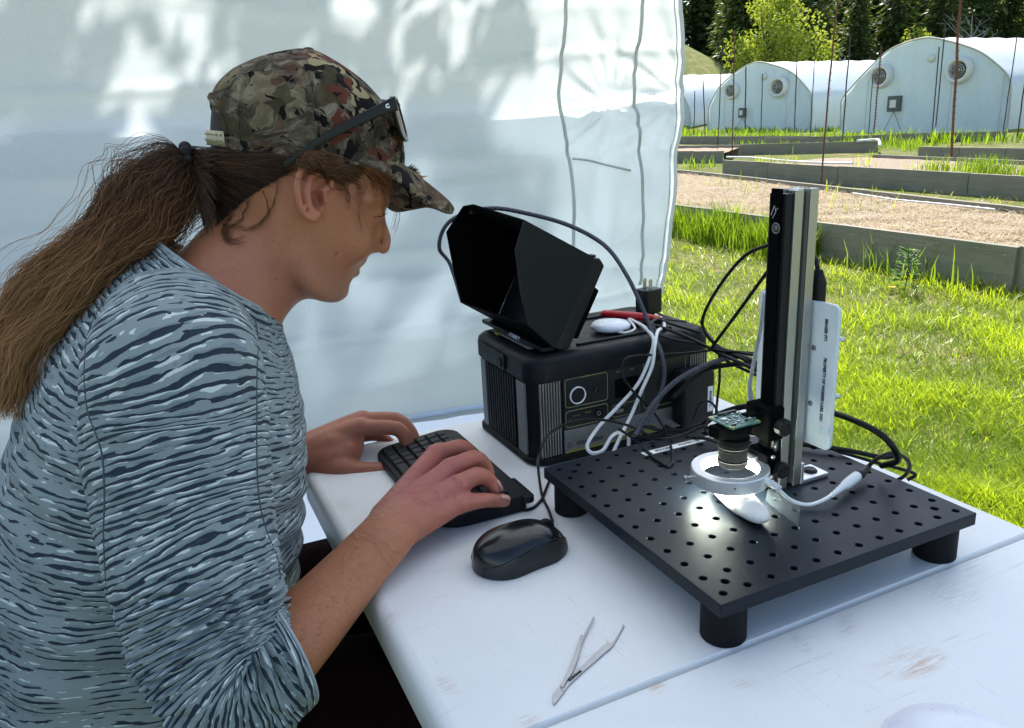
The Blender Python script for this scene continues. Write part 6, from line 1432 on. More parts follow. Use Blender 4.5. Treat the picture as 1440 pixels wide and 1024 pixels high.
# collar band lying round the neck
def band(pts, w, name, parent, mat, r=.0022):
    b = MB(); P = spline([p - MO for p in pts], 6); b.tube(P, r, 8); return b.build(name, mat, parent, smooth=True)
lv = interp_levels(TL, 12); rg = []
for j, k_ in enumerate(range(0, 9)):
    pb, pf, hw = lv[k_]; up = Vector((0, 0, 1)) * (.008 * (1 - k_ / 8) - .001) - (pf - pb).normalized() * .0
    rg.append([p * 1.0 + up + (p - (pb + pf) / 2).normalized() * (.0035 + .002 * math.sin(math.pi * j / 8)) for p in section(pb, pf, hw, 120, 2.15)])
cloth('collar', rg, shirt, .3, th=.002)
b = MB(); e_ = [p - MO for p in rg[0]]; b.tube([*e_, e_[0], e_[1]], .0022, 8); b.build('collar_edge', M_shirtp, shirt, smooth=True)
# sleeves
def arm_rows(path, rad, n, m, fn, ell=(1, 1), up=(0, 1, 0)):
    P = spline(path, n); N_ = len(P); rows = []; prev = None
    for i, p in enumerate(P):
        t = (P[min(i + 1, N_ - 1)] - P[max(i - 1, 0)]).normalized(); a = Vector(up) if prev is None else prev; u = (a - t * a.dot(t)).normalized(); prev = u; w = t.cross(u)
        f = i / (N_ - 1) * (len(rad) - 1); j = min(int(f), len(rad) - 2); r = lerp(rad[j], rad[j + 1], sstep(0, 1, f - j) * .5 + (f - j) * .5)
        rows.append([p + (u * math.cos(2 * math.pi * k / m) * ell[0] + w * math.sin(2 * math.pi * k / m) * ell[1]) * r for k in range(m)])
    return displaced(rows, fn)
def sleeve_fn(v, u, p):
    bun = sstep(.50, .64, v) * (1 - .85 * sstep(.90, .97, v)); q = v * 1.0
    wv = v + .020 * math.sin(2 * math.pi * u + 1.0) + .030 * N3(math.cos(2 * math.pi * u) * 1.3, math.sin(2 * math.pi * u) * 1.3, v * 3)
    f = math.sin(wv * 118 + 5.5 * N3(math.cos(2 * math.pi * u) * 1.2, math.sin(2 * math.pi * u) * 1.2, v * 7)); f2 = math.sin(wv * 255 + 6 * N3(math.cos(2 * math.pi * u) * 2, math.sin(2 * math.pi * u) * 2, v * 11 + 5))
    amp = .55 + .9 * N3(math.cos(2 * math.pi * u) * 1.5 + 4, math.sin(2 * math.pi * u) * 1.5, v * 12)
    a = bun * amp * (.0070 * (1 - abs(f)) * 1.6 - .004 + .0022 * f2)
    a += (1 - bun) * (.0035 * N3(u * 9, v * 6, 3) + .0010 * math.sin(v * 40 + u * 20 + 4 * N3(u * 5, v * 6, 9)) * sstep(.15, .4, v))
    return a
SP = [H(262, 420, .080), Y(252, 455, .690), Y(247, 520, .655), Y(249, 600, .640), Y(258, 690, .622), Y(270, 770, .602), Y(283, 840, .586), Y(300, 900, .572), Y(324, 945, .562), Y(358, 944, .568), Y(392, 921, .584)]
SRr = [.040, .062, .0745, .0775, .0745, .0705, .0670, .0635, .0600, .0560, .0510]
sl = cloth('sleeve', arm_rows(SP, SRr, 26, 200, sleeve_fn, (.95, 1.0)), shirt, 1.3, tilt=.015)
cr_ = arm_rows([Y(383, 926, .580), Y(393, 920, .5845), Y(401, 915, .588)], [.0520, .0520, .0500], 6, 120, lambda v, u, p: .0008 * N3(u * 12, v, 1) + .002); cuff = cloth('cuff', cr_, sl, .4, th=.0022); _b = MB(); _e = [p - MO for p in cr_[-1]]; _b.tube([*_e, _e[0]], .0018, 6); _b.build('cuff_edge', M_shirtp, shirt, smooth=True)
SL2 = [H(262, 440, -.09), Y(262, 470, .95), Y(268, 520, 1.0), Y(280, 590, .995), Y(300, 640, .965), Y(345, 655, .955), Y(372, 656, .955)]
cloth('sleeve', arm_rows(SL2, [.04, .06, .068, .066, .060, .052, .046], 16, 100, lambda v, u, p: .003 * N3(u * 10, v * 12, 4)), shirt, 2.1)
# seams
def project(objs, pts, off=.0012, n=6):
    from mathutils.bvhtree import BVHTree
    P = spline([Vector((x, y, 0)) for x, y in pts], n); out = []; trees = []
    for o in objs:
        bm = bmesh.new(); bm.from_mesh(o.data); trees.append(BVHTree.FromBMesh(bm)); bm.free()
    for p in P:
        r = Vector(ray(p.x, p.y)).normalized(); best = None
        for t_ in trees:
            h_ = t_.ray_cast(Vector(CAM) - MO, r)
            if h_[0] is not None and (best is None or h_[3] < best[1]): best = (h_[0] - r * off, h_[3])
        if best: out.append(best[0])
    return out
for ln_, pts_ in (('armhole_seam', [(232, 352), (196, 378), (163, 408), (140, 436), (125, 468), (119, 524), (124, 579), (142, 632), (147, 690), (146, 753), (150, 830)]), ('sleeve_seam', [(352, 420), (362, 470), (361, 520), (361, 566), (361, 640), (364, 700), (374, 745), (390, 785), (394, 815)])):
    q_ = project([shirt, sl], pts_)
    if len(q_) > 3: b = MB(); b.tube(q_, .0009, 6); b.build(ln_, plain('shirt seam', (.07, .09, .105), .9, spec=.1), shirt, smooth=True)
b = MB(); sm_ = [(214, 345), (190, 372), (163, 400), (141, 425), (127, 455), (121, 500), (122, 560), (135, 610), (147, 650), (149, 740)]
# ---- cap
def camo(name, front):
    m, t, b = newmat(name); v = t.coords('Object'); w = t.noise(v, 16, 3, .6, out=1)
    x = t.new('VectorMath', operation='MULTIPLY_ADD'); t.put(x.inputs[0], w); x.inputs[1].default_value = (.05, .05, .05); t.put(x.inputs[2], v); vw = x.outputs[0]
    vs = t.new('Mapping'); t.put(vs.inputs[0], vw); vs.inputs['Scale'].default_value = (1, 1, 2.6) if not front else (1, 1, 1); vs.inputs['Rotation'].default_value = (0, .35, 0)
    bark = t.noise(vs.outputs[0], 42, 6, .72, .6); c = t.ramp(bark, [(.32, (.018, .015, .012)), (.46, (.060, .048, .034)), (.55, (.12, .098, .068)), (.70, (.27, .235, .17))])
    n1 = t.noise(vw, 26, 2, .5, 1.2); n2 = t.noise(vw, 33, 2, .5, 1.6); n3 = t.noise(vw, 21, 2, .55, .9)
    vo = t.new('TexVoronoi'); t.put(vo.inputs['Vector'], vw); vo.inputs['Scale'].default_value = 42; vo.inputs['Randomness'].default_value = 1; vc = t.new('SeparateColor'); t.put(vc.inputs[0], vo.outputs['Color'])
    k = 1.0 if front else .35
    c = t.mix(t.math('MULTIPLY', t.math('GREATER_THAN', n1, .535), k), c, (.105, .034, .022)); c = t.mix(t.math('MULTIPLY', t.math('MULTIPLY', t.math('GREATER_THAN', vc.outputs[0], .72), t.math('GREATER_THAN', n3, .50)), k), c, (.27, .23, .13))
    c = t.mix(t.math('GREATER_THAN', n2, .565 if front else .60), c, (.010, .009, .009)); c = t.mix(t.math('MULTIPLY', t.math('GREATER_THAN', n3, .665), .8), c, (.055, .048, .026))
    t.put(b.inputs['Base Color'], c); b.inputs['Roughness'].default_value = .85; b.inputs['Specular IOR Level'].default_value = .06
    t.put(b.inputs['Normal'], t.bump(t.math('ADD', t.noise(v, 1400, 1), t.math('MULTIPLY', bark, .6)), .35, .0008)); return m
M_camf, M_camb = camo('camouflage front', True), camo('camouflage back', False)
cap = bpy.data.objects.new('cap', None); COL.objects.link(cap); cap.parent = man
CL = [((289.5, 205), (562.5, 238), .0800), ((288.5, 188), (563.5, 222), .0815), ((289, 170), (562, 202), .0822), ((291, 152), (556, 180), .0815), ((297, 134), (546, 160), .0795), ((307, 116), (532, 142), .0750), ((323, 101), (513, 122), .0680), ((345, 89), (491, 104), .058), ((374, 79), (468, 89), .0430), ((404, 72.5), (448, 77), .0240), ((428, 70.5), (436, 71), .004)]
lvc = interp_levels(CL, 7); crows = []
for i, (pb, pf, hw) in enumerate(lvc):
    n = 180; r_ = []
    for k, p in enumerate(section(pb, pf, hw, n, 2.05)):
        a = 2 * math.pi * k / n; v = i / (len(lvc) - 1); c = (pb + pf) / 2; d = (p - c).normalized()
        seamd = min(abs(((a / (math.pi / 3)) + .5) % 1 - .5), .2) / .2       # six panels
        o_ = -.0018 * (1 - seamd) ** 2 * (1 - v) + .0022 * N3(math.cos(a) * 2.2, math.sin(a) * 2.2, v * 3) + .0012 * N3(math.cos(a) * 6, math.sin(a) * 6, v * 8)
        r_.append(p + d * o_)
    crows.append(r_)
def cap_faces(sel, name, mat, parent=cap):
    n = 180; V = [tuple(p - MO) for r in crows for p in r]; F = []
    for i in range(len(crows) - 1):
        for k in range(n):
            a = 2 * math.pi * (k + .5) / n; v = i / (len(crows) - 1)
            back = abs(a - math.pi); hole = back < .62 and v < .40 * math.sqrt(max(0, 1 - (back / .62) ** 2)) and v >= 0
            if hole or not sel(a): continue
            F.append((i * n + k, i * n + (k + 1) % n, (i + 1) * n + (k + 1) % n, (i + 1) * n + k))
    b = MB(); b.v = V; b.f = F; b.mi = [0] * len(F); o = b.build(name, mat, parent, smooth=True, solid=.0018)
    bm = bmesh.new(); bm.from_mesh(o.data); bmesh.ops.delete(bm, geom=[v for v in bm.verts if not v.link_faces], context='VERTS'); bm.to_mesh(o.data); bm.free(); return o
PA_ = [(-R(30), R(30)), (R(30), R(90)), (R(90), R(150)), (R(150), R(210)), (R(210), R(270)), (R(270), R(330))]
def in_panel(a, lo, hi): return lo <= a < hi or lo <= a - 2 * math.pi < hi
for (lo, hi) in ((R(-90), R(0)), (R(0), R(90)), (R(90), R(135)), (R(135), R(225)), (R(225), R(270))):
    fr = hi <= R(90); cap_faces(lambda a, lo=lo, hi=hi: in_panel(a, lo, hi), 'panel', M_camf if fr else M_camb)
def surf_c(a, i, off=.0):
    n = 180; k = int(round(a / (2 * math.pi) * n)) % n; p = crows[i][k]; pb, pf, hw = lvc[i]; return p + (p - (pb + pf) / 2).normalized() * off - MO
for deg in (90, 270, 0, 45, 135, 225, 315):
    b = MB(); b.tube([surf_c(R(deg), i, .0012) for i in range(0, len(crows) - 1)] , .0011, 6); b.build('panel_seam', M_camb, cap, smooth=True)
b = MB(); b.ball(H(433, 70.5) - MO, (.006, .006, .0028)); b.build('top_button', M_camb, cap, smooth=True)
# sweatband, strap across the opening
b = MB(); b.tube([surf_c(R(d), 0, .0008) for d in range(-140, 141, 5)], .0016, 6); b.build('cap_hem', M_camb, cap, smooth=True)
hole = []
for k in range(-18, 19):
    f = k / 18; a = math.pi + f * .62; v = .40 * math.sqrt(max(0, 1 - f * f)); i = min(len(crows) - 1, int(round(v * (len(crows) - 1)))); hole.append(surf_c(a, i, .001))
b = MB(); b.tube(hole, .0024, 8); b.build('opening_binding', M_camb, cap, smooth=True)
M_strap = plain('tan plastic strap', (.42, .36, .22), .45, var=.05)
b = MB(); rws = [];
for k in range(-20, 21):
    a = math.pi + k / 20 * .68; p0 = surf_c(a, 1, -.0012); p1 = surf_c(a, 9, -.0012); rws.append([tuple(p0), tuple(p1)])
b.grid(rws); strp = b.build('strap', M_strap, cap, smooth=True, flip=False, solid=.0018)
for k in range(-16, 17, 2):
    a = math.pi + k / 20 * .62
    for i_ in (4, 7): b = MB(); b.ball(surf_c(a, i_, .0002), .0013, None, 8, 6); b.build('strap_stud', M_strap, strp, smooth=True)
# brim
NB = [H(505, 226, .0745), H(530, 235, .0770), H(556, 251, .0735), H(586, 275, .0600), H(608, 289, .0420), H(627, 298, .0200), H(635, 298.5, .004)]
CBm = [H(556, 224, 0), H(566, 236, 0), H(584, 249, 0), H(606, 264, 0), H(622, 276, 0), H(634, 288, 0), H(637.5, 295, 0)]
FBm = [H(524, 252, -.0720), H(541, 284, -.0760), H(556, 296, -.0720), H(580, 293, -.0600), H(603, 290, -.0420), H(626, 297, -.0200), H(635, 298, -.004)]
def brim_rows(off=0.0):
    n1, c1, f1 = spline(NB, 6), spline(CBm, 6), spline(FBm, 6); rows = []
    for a_, c_, f_ in zip(n1, c1, f1):
        r_ = []
        for k in range(33):
            v = -1 + 2 * k / 32; q = (f_ * (v * (v - 1) / 2)) + c_ * (1 - v * v) + a_ * (v * (v + 1) / 2); r_.append(q - MO + Vector((0, 0, off)))
        rows.append(r_)
    return rows
b = MB(); b.grid([[tuple(p) for p in r] for r in brim_rows()]); brim = b.build('brim', M_camb, cap, smooth=True, flip=False, solid=.0030)
for s_ in (.80, .88, .94, .975):
    rr_ = brim_rows(.0018); i = int(s_ * (len(rr_) - 1)); b = MB(); b.tube(rr_[i], .0006, 5); b.build('brim_stitch', M_strap if s_ < 0 else M_camb, brim)
b = MB(); ed = brim_rows(0); path = [r[-1] for r in ed] + list(reversed([r[0] for r in ed])); b.tube(path, .0021, 8); b.build('brim_edge', M_camb, brim, smooth=True)
# fly lure stuck on the brim
M_fur = plain('dark lure fur', (.03, .018, .012), .9); M_orange = plain('lure tail', (.42, .16, .08), .6)
fly = thing('fishing_fly', 'small dark fishing fly with an orange tail hooked on the cap brim', 'fishing fly', tuple(H(574, 244, .012)))
FO = Vector(fly.location); rr = random.Random(3); b = MB()
for k in range(260):
    u = rr.random(); c = H(567 + 17 * u, 243 - 3 * math.sin(u * 3.1) + 2 * u, .012); d = Vector((rr.uniform(-.7, .8), rr.uniform(-1, 1), rr.uniform(-.5, 1))).normalized(); L = rr.uniform(.004, .0125) * (1 - .4 * u); b.tube([c - FO, c - FO + d * L * .6, c - FO + d * L + Vector((.002, 0, 0))], [.0004, .00035, .0001], 3, caps=False)
b.build('fur', M_fur, fly); b = MB(); b.tube([H(572, 243, .012) - FO, H(584, 244, .012) - FO, H(594, 249, .012) - FO, H(602, 247.5, .012) - FO], [.0022, .0018, .0012, .0002], 6); b.build('tail', M_orange, fly, smooth=True)
b = MB(); b.tube([p - FO for p in spline([H(570, 244, .012), H(580, 247, .012), H(585, 253, .012), H(583, 259, .012)], 5)], .0005, 6); b.build('hook', M_dark, fly, smooth=True)
# ---- sunglasses resting on the cap
M_sg = plain('sunglasses frame', (.005, .007, .006), .3, spec=.3, var=.1); m_, t_, b_ = newmat('brown lens'); b_.inputs['Base Color'].default_value = (.08, .020, .006, 1); b_.inputs['Roughness'].default_value = .3; b_.inputs['Transmission Weight'].default_value = .1; b_.inputs['Specular IOR Level'].default_value = .12; M_lens = m_
sg = thing('sunglasses', 'black sunglasses with brown lenses resting on the front of the cap', 'sunglasses', tuple(H(552, 150, 0))); SO = Vector(sg.location)
def temple(s):
    P = spline([H(400, 232, s * .086), H(418, 221, s * .0865), H(440, 205, s * .0865), H(466, 189, s * .086), H(500, 171, s * .082), H(530, 157, s * .078), H(550, 148, s * .0745), H(557, 146, s * .0735)], 6)
    hh = [3.6, 4.2, 4.6, 5.2, 6.2, 7.2, 8.8, 9.6]; b = MB(); rows = []; N_ = len(P)
    for i, p in enumerate(P):
        f = i / (N_ - 1) * 7; j = min(int(f), 6); h2 = lerp(hh[j], hh[j + 1], f - j) * .00072; t = (P[min(i + 1, N_ - 1)] - P[max(i - 1, 0)]).normalized(); u = LT.cross(t).normalized(); th = .0018
        rows.append([tuple(p + u * a * h2 + LT * c * th - SO) for a, c in ((-1, -.6), (-.7, -1), (.7, -1), (1, -.6), (1, .6), (.7, 1), (-.7, 1), (-1, .6))])
    closed_grid(b, rows); return b.build('temple', M_sg, sg, smooth=False, bevel=.0004)
tp = temple(1); temple(-1)
text_obj('C', .0052, M_white, tp, frame(H(545, 149.5, .0785) - SO, H(560, 143, .078) - H(545, 149.5, .078), Vector((0, 0, 1))), name='temple_mark', bold=.0004)
def lens_pt(u, w, s):                                  # u 0 top..1 bottom, w 0 centre..1 outer
    top = H(551, 138, 0).lerp(H(557, 139, 0), 0); 
    tt = lerp(.008, .0700, w) * (1 - .10 * u * w); p = H(lerp(553, 569, u) + (1 - w ** 2) * 8.0 - 4.5, lerp(138, 197, u), tt); return p if s > 0 else p - LT * (2 * tt)
for s in (-1, 1):
    b = MB(); rws = []
    loop = []
    for k in range(28):
        a = 2 * math.pi * k / 28; u = .5 - .5 * math.copysign(abs(math.sin(a)) ** .6, math.sin(a)) ; w = .52 + .48 * math.copysign(abs(math.cos(a)) ** .6, math.cos(a)); loop.append(lens_pt(u, w, s) - SO)
    loop.append(loop[0]); loop.append(loop[1]); b.tube(loop, .0022, 8); fr_ = b.build('frame', M_sg, sg, smooth=True)
    c = sum(loop[:28], Vector()) / 28; b = MB(); rws = [[tuple(c + (p - c) * q + HD * .002 * (1 - q)) for p in loop[:28]] for q in (.02, .35, .7, 1)]; b.grid(rws, True); b.build('lens', M_lens, fr_, smooth=True)
    b = MB(); b.beam(lens_pt(.08, .96, s) - SO, H(551, 148, s * .0745) - SO, .0035, .011); b.build('hinge_block', M_sg, fr_, bevel=.001)
b = MB(); b.tube([lens_pt(.22, .06, -1) - SO, lens_pt(.16, 0, 1) - SO + HD * .001, lens_pt(.22, .06, 1) - SO], .0021, 8); b.build('bridge', M_sg, sg, smooth=True)
# ---- hair
def hair_mat():
    m, t, b = newmat('hair'); a = t.new('Attribute', attribute_name='tint').outputs['Fac']
    c = t.ramp(a, [(0, (.014, .008, .006)), (.25, (.070, .033, .017)), (.55, (.25, .115, .045)), (1, (.62, .34, .14))]); t.put(b.inputs['Base Color'], c); b.inputs['Roughness'].default_value = .42; b.inputs['Specular IOR Level'].default_value = .35
    tr = t.new('BsdfTranslucent'); t.put(tr.inputs[0], c); mx = t.new('MixShader'); mx.inputs[0].default_value = .22; t.L.new(b.outputs[0], mx.inputs[1]); t.L.new(tr.outputs[0], mx.inputs[2]); t.L.new(mx.outputs[0], t.n['Material Output'].inputs[0]); return m
M_hair = hair_mat()
def strands(name, S, T, w, parent, label=None):
    """S (n,m,3) strand points, T (n,m) tint, w (n,) width"""
    S = np.asarray(S, float); n, m, _ = S.shape; d = np.gradient(S, axis=1); d /= np.linalg.norm(d, axis=2)[..., None] + 1e-9
    v = S - CAM; e_ = RNG.normal(size=(n, 1, 3)); s = np.cross(d, e_); s /= np.linalg.norm(s, axis=2)[..., None] + 1e-9
    taper = np.sin(np.linspace(.35, 2.9, m))[None, :, None] ** .5; s = s * (np.asarray(w)[:, None, None] / 2) * taper
    s2 = np.cross(d, s); V = np.stack([S - s, S + s * .5 + s2 * .87, S + s * .5 - s2 * .87], 2).reshape(-1, 3) - np.array(MO)   # slim triangular section
    idx = (np.arange(n)[:, None] * m + np.arange(m - 1)[None, :]).ravel() * 3
    F = np.concatenate([np.stack([idx + a, idx + b_, idx + 3 + b_, idx + 3 + a], 1) for a, b_ in ((0, 1), (1, 2), (2, 0))])
    o = npmesh(name, V, F, M_hair, parent, {'tint': np.repeat(np.asarray(T), 3, axis=1).ravel()}, smooth=True)
    if label: o['label'] = label
    return o
from mathutils.bvhtree import BVHTree
_bm = bmesh.new(); _bm.from_mesh(body0.data); _bvh = BVHTree.FromBMesh(_bm); _bm.free()
def hit(px, py, off=.002, fallback_t=.0):
    r = Vector(ray(px, py)).normalized(); o = Vector(CAM) - MO; h_ = _bvh.ray_cast(o, r)
    if h_[0] is None: return H(px, py, fallback_t)
    return h_[0] + MO + h_[1] * off
hairc = bpy.data.objects.new('hair', None); COL.objects.link(hairc); hairc.parent = man
# ponytail core and strands
PC = [((266, 226), 11, .0), ((252, 238), 30, .0), ((232, 266), 46, .005), ((202, 298), 50, .012), ((160, 336), 42, .022), ((114, 378), 40, .035), ((64, 424), 38, .045), ((24, 474), 38, .050), ((-6, 524), 42, .055), ((-30, 580), 48, .060)]
pc = spline([H(x, y, t) for (x, y), r, t in PC], 6); pr_ = []
for i in range(len(pc)):
    f = i / 6; j = min(int(f), len(PC) - 2); pr_.append(lerp(PC[j][1], PC[j + 1][1], f - j) / FPX * (pc[i] - Vector(CAM)).length)
b = MB(); b.tube([p - MO for p in pc[:38]], [r * .55 * (1 if i < 24 else max(.1, 1 - (i - 24) / 13)) for i, r in enumerate(pr_[:38])], 14, ell=(1, .7)); core = b.build('hair_core', plain('hair core', (.022, .013, .009), .8), hairc, smooth=True)
def pony(n, m=30, strayk=0.0, seed=1, width=.00048, frz=1.0):
    rg = np.random.default_rng(seed); P = np.array([tuple(p) for p in pc]); Rr = np.array(pr_); N_ = len(P); T = np.gradient(P, axis=0); T /= np.linalg.norm(T, axis=1)[:, None]
    lat = np.array(tuple(LT)); Bn = np.cross(T, lat); Bn /= np.linalg.norm(Bn, axis=1)[:, None]; S = []; TT = []
    for k in range(n):
        end = rg.uniform(.62, 1.0); u = np.linspace(0, end, m); f = u * (N_ - 1); j = np.minimum(f.astype(int), N_ - 2); fr = (f - j)[:, None]
        p = P[j] * (1 - fr) + P[j + 1] * fr; r = Rr[j] * (1 - fr[:, 0]) + Rr[j + 1] * fr[:, 0]; b1 = Bn[j]; rho = rg.random() ** .5 * (1.0 + strayk * rg.random()); ph = rg.uniform(0, 6.28)
        lock = int(rg.integers(0, 34)); lph = lock * 2.4; lr = ((lock % 7) + .5) / 7 * .95; mixk = np.clip(u * 1.5, 0, .70)      # strands gather into locks
        ox = (1 - mixk) * rho * math.cos(ph) + mixk * (lr * math.cos(lph) + .22 * rho * math.cos(ph)); oy = (1 - mixk) * rho * math.sin(ph) + mixk * (lr * math.sin(lph) + .22 * rho * math.sin(ph))
        fz = frz * rg.uniform(.03, .11); wv = .16 * np.sin(u * (19 + 5 * math.sin(lock)) + lock) * u ** .4 + fz * np.sin(u * rg.uniform(30, 60) + rg.uniform(0, 6)); wv2 = .16 * np.cos(u * (12 + 2 * math.cos(lock * 1.7)) + lock * 2) * u ** .5
        bend = strayk * rg.normal() * .5 * u ** 2; bend2 = strayk * rg.normal() * .5 * u ** 2
        q = p + b1 * (r * (ox + wv + bend))[:, None] + lat * (r * .8 * (oy + wv2 + bend2))[:, None]
        S.append(q); TT.append(np.clip(.18 + .90 * (u / 1.0) ** 1.1 + rg.normal() * .14 + .10 * math.sin(lock * 3.3), 0, 1))
    return S, TT, np.full(n, width) * rg.uniform(.7, 1.4, n)
strands('ponytail', *pony(11000), hairc); strands('ponytail', *pony(1800, 30, .35, 7, .00045, 2.2), hairc); strands('flyaway_hair', *pony(650, 34, 1.3, 5, .00045), hairc)
# combed hair from the hairline to the tie, both sides
def combed(n, m=18, seed=2):
    rg = np.random.default_rng(seed); S = []; TT = []
    rootc = spline([Vector((x, y, 0)) for x, y in ((510, 238), (500, 252), (484, 260), (470, 248), (462, 232), (430, 222), (414, 236), (404, 246), (384, 258), (362, 272), (342, 288), (324, 306), (306, 322), (290, 334))], 6)
    topc = spline([Vector((x, y, 0)) for x, y in ((505, 228), (495, 228), (484, 227), (470, 226), (462, 222), (430, 214), (410, 214), (392, 212), (370, 208), (350, 206), (332, 205), (318, 206), (304, 206), (292, 208))], 6)
    for k in range(n):
        f = rg.random() * (len(rootc) - 1.001); j = int(f); a = rootc[j].lerp(rootc[j + 1], f - j); c_ = topc[j].lerp(topc[j + 1], f - j); v = rg.random() ** 1.3
        r0 = a.lerp(c_, v); x0, y0 = r0.x + rg.normal() * 2, r0.y + rg.normal() * 2; pts = []; off = rg.uniform(.001, .006)
        front = x0 > 440
        ex, ey = (262 + rg.normal() * 4, 226 + rg.normal() * 8)
        if front: ex, ey = 404 + rg.normal() * 4, 226 + rg.normal() * 6
        for i in range(m):
            u = i / (m - 1); x = lerp(x0, ex, u); y = lerp(y0, ey, u) + math.sin(math.pi * u) * (rg_off := 6 * (v - .4)) * (0 if front else 1) - (6 * math.sin(math.pi * u) if front else 0)
            if x > 306: p = hit(x, y, off + .004 * math.sin(math.pi * u)); last = p
            else:
                tlast = last.dot(LT) - HC; w_ = sstep(306, 262, x); p = H(x, y, lerp(tlast, 0 + rg.normal() * .0, w_)) 
            pts.append(tuple(p))
        S.append(pts); TT.append(np.full(m, np.clip((.22 if not front else .38) + rg.normal() * .12, 0, 1)))
    return S, TT, np.full(n, .0005) * rg.uniform(.7, 1.3, n)
S, TT, w = combed(4200); strands('combed_hair', S, TT, w, hairc)
Sm = np.array(S); d_ = Sm @ np.array(tuple(LT)) - HC; strands('combed_hair', Sm - 2 * d_[..., None] * np.array(tuple(LT)), TT, w, hairc)
# scalp under the combed hair
def scalp():
    b = MB(); n = 30; m = 8; rows = []
    rootc = [(414, 236), (404, 246), (384, 258), (362, 272), (342, 288), (324, 306), (306, 322)]; topc = [(410, 214), (392, 212), (370, 208), (350, 206), (332, 205), (318, 206), (304, 206)]
    rc = spline([Vector((x, y, 0)) for x, y in rootc], 5); tc = spline([Vector((x, y, 0)) for x, y in topc], 5)
    for a, c_ in zip(rc, tc): rows.append([tuple(hit(*(a.lerp(c_, .04 + .96 * k / m)).xy, .0012) - MO) for k in range(m + 1)])
    b.grid(rows); b.build('scalp_hair', core.data.materials[0], hairc, smooth=True, flip=False)
    rows2 = [[tuple(Vector(p) + MO - LT * 2 * ((Vector(p) + MO).dot(LT) - HC) - MO) for p in r] for r in rows]; b = MB(); b.grid(rows2); b.build('scalp_hair', core.data.materials[0], hairc, smooth=True, flip=False)
    b = MB(); b.tube([H(336, 258, 0) - MO, H(312, 252, 0) - MO, H(288, 240, 0) - MO, H(266, 228, 0) - MO], [.046, .033, .018, .008], 24, ell=(.85, 1)); b.build('hair_bulk', core.data.materials[0], hairc, smooth=True)
scalp()
b = MB(); rws = []
for i in range(0, 52, 3):
    pb, pf, hw = lvc[i]; rws.append([tuple(p - MO) for p in section(pb + (pf - pb).normalized() * .0045, pf - (pf - pb).normalized() * .0045, hw - .0045, 40, 2.05)])
b.grid(rws, True); b.build('scalp_hair', core.data.materials[0], hairc, smooth=True)
# loose strands round the ear, the temple, the nape and under the brim
def loose():
    rg = np.random.default_rng(9); S = []; T = []
    def add(pts, t, k=1, j=2.0):
        for _ in range(k):
            dx, dy = rg.normal() * j, rg.normal() * j; P = [Vector((x + dx * (i / len(pts)) + rg.normal() * .8, y + dy * (i / len(pts)) + rg.normal() * .8, 0)) for i, (x, y) in enumerate(pts)]
            C = spline(P, 12)[:24] if len(P) > 2 else spline(P, 23); idx = np.linspace(0, len(spline(P, 12)) - 1, 24).astype(int); CC = spline(P, 12); S.append([tuple(hit(CC[i].x, CC[i].y, .003 + .002 * math.sin(i), t)) for i in idx]); T.append(np.clip(np.full(24, .42) + rg.normal() * .15, 0, 1))
    add([(404, 236), (418, 252), (440, 246), (460, 252), (468, 250)], .09, 2, 1)
    add([(446, 226), (462, 262), (482, 268), (470, 262)], .08, 3, 3); add([(500, 236), (512, 260), (504, 290), (508, 318), (516, 328)], .05, 4, 4); add([(478, 240), (488, 270), (486, 290)], .06, 8, 5)
    add([(520, 238), (540, 262), (556, 290), (553, 322)], .02, 5, 5); add([(530, 240), (552, 268), (560, 300), (550, 330)], .0, 4, 5); add([(510, 236), (532, 258), (540, 284), (538, 300)], .03, 6, 5)
    add([(470, 232), (490, 248), (504, 262), (498, 276)], .06, 9, 6); add([(448, 226), (466, 244), (480, 262), (484, 276)], .07, 12, 5); add([(505, 238), (520, 252), (528, 270)], .05, 10, 6)
    add([(372, 268), (378, 300), (352, 322), (332, 318), (322, 334), (340, 342)], .06, 6, 4); add([(352, 280), (340, 310), (316, 326), (322, 342), (345, 336)], .06, 8, 5); add([(392, 256), (384, 290), (366, 314), (352, 320)], .06, 6, 4); add([(330, 300), (318, 322), (326, 338)], .05, 18, 5)
    strands('loose_hair', S, T, np.full(len(S), .00042), hairc)
    S = []; T = []                                        # eyelashes and eyebrow
    for k in range(26):
        u = k / 25; p = H(lerp(533, 524, u), lerp(298, 302, u), lerp(.020, .042, u)); q = p + HD * .008 - Vector((0, 0, .004)) + LT * .002 * (u - .5); S.append([tuple(p.lerp(q, i / 5) - Vector((0, 0, .001)) * math.sin(i)) for i in range(6)]); T.append(np.full(6, .02))
    for k in range(70):
        u = rg.random(); p = H(lerp(541, 520, u), lerp(281, 277, u) + rg.normal() * 2.5, lerp(.012, .056, u)) + HD * .008; q = p - HD * .006 + LT * .005 - Vector((0, 0, .001)); S.append([tuple(p.lerp(q, i / 5)) for i in range(6)]); T.append(np.full(6, .45))
    strands('eyelashes', S, T, np.full(len(S), .0005), hairc)
loose()
M_tie = plain('hair tie', (.008, .008, .009), .8); b = MB()
for k in range(9):
    a = k * .7; b.ball(H(263, 225) - MO + (LT * math.cos(a) * .008 + Vector((0, 0, 1)) * math.sin(a) * .012), (.0062, .0062, .0062), None, 10, 8)
tie = b.build('hair_tie', M_tie, hairc, smooth=True)
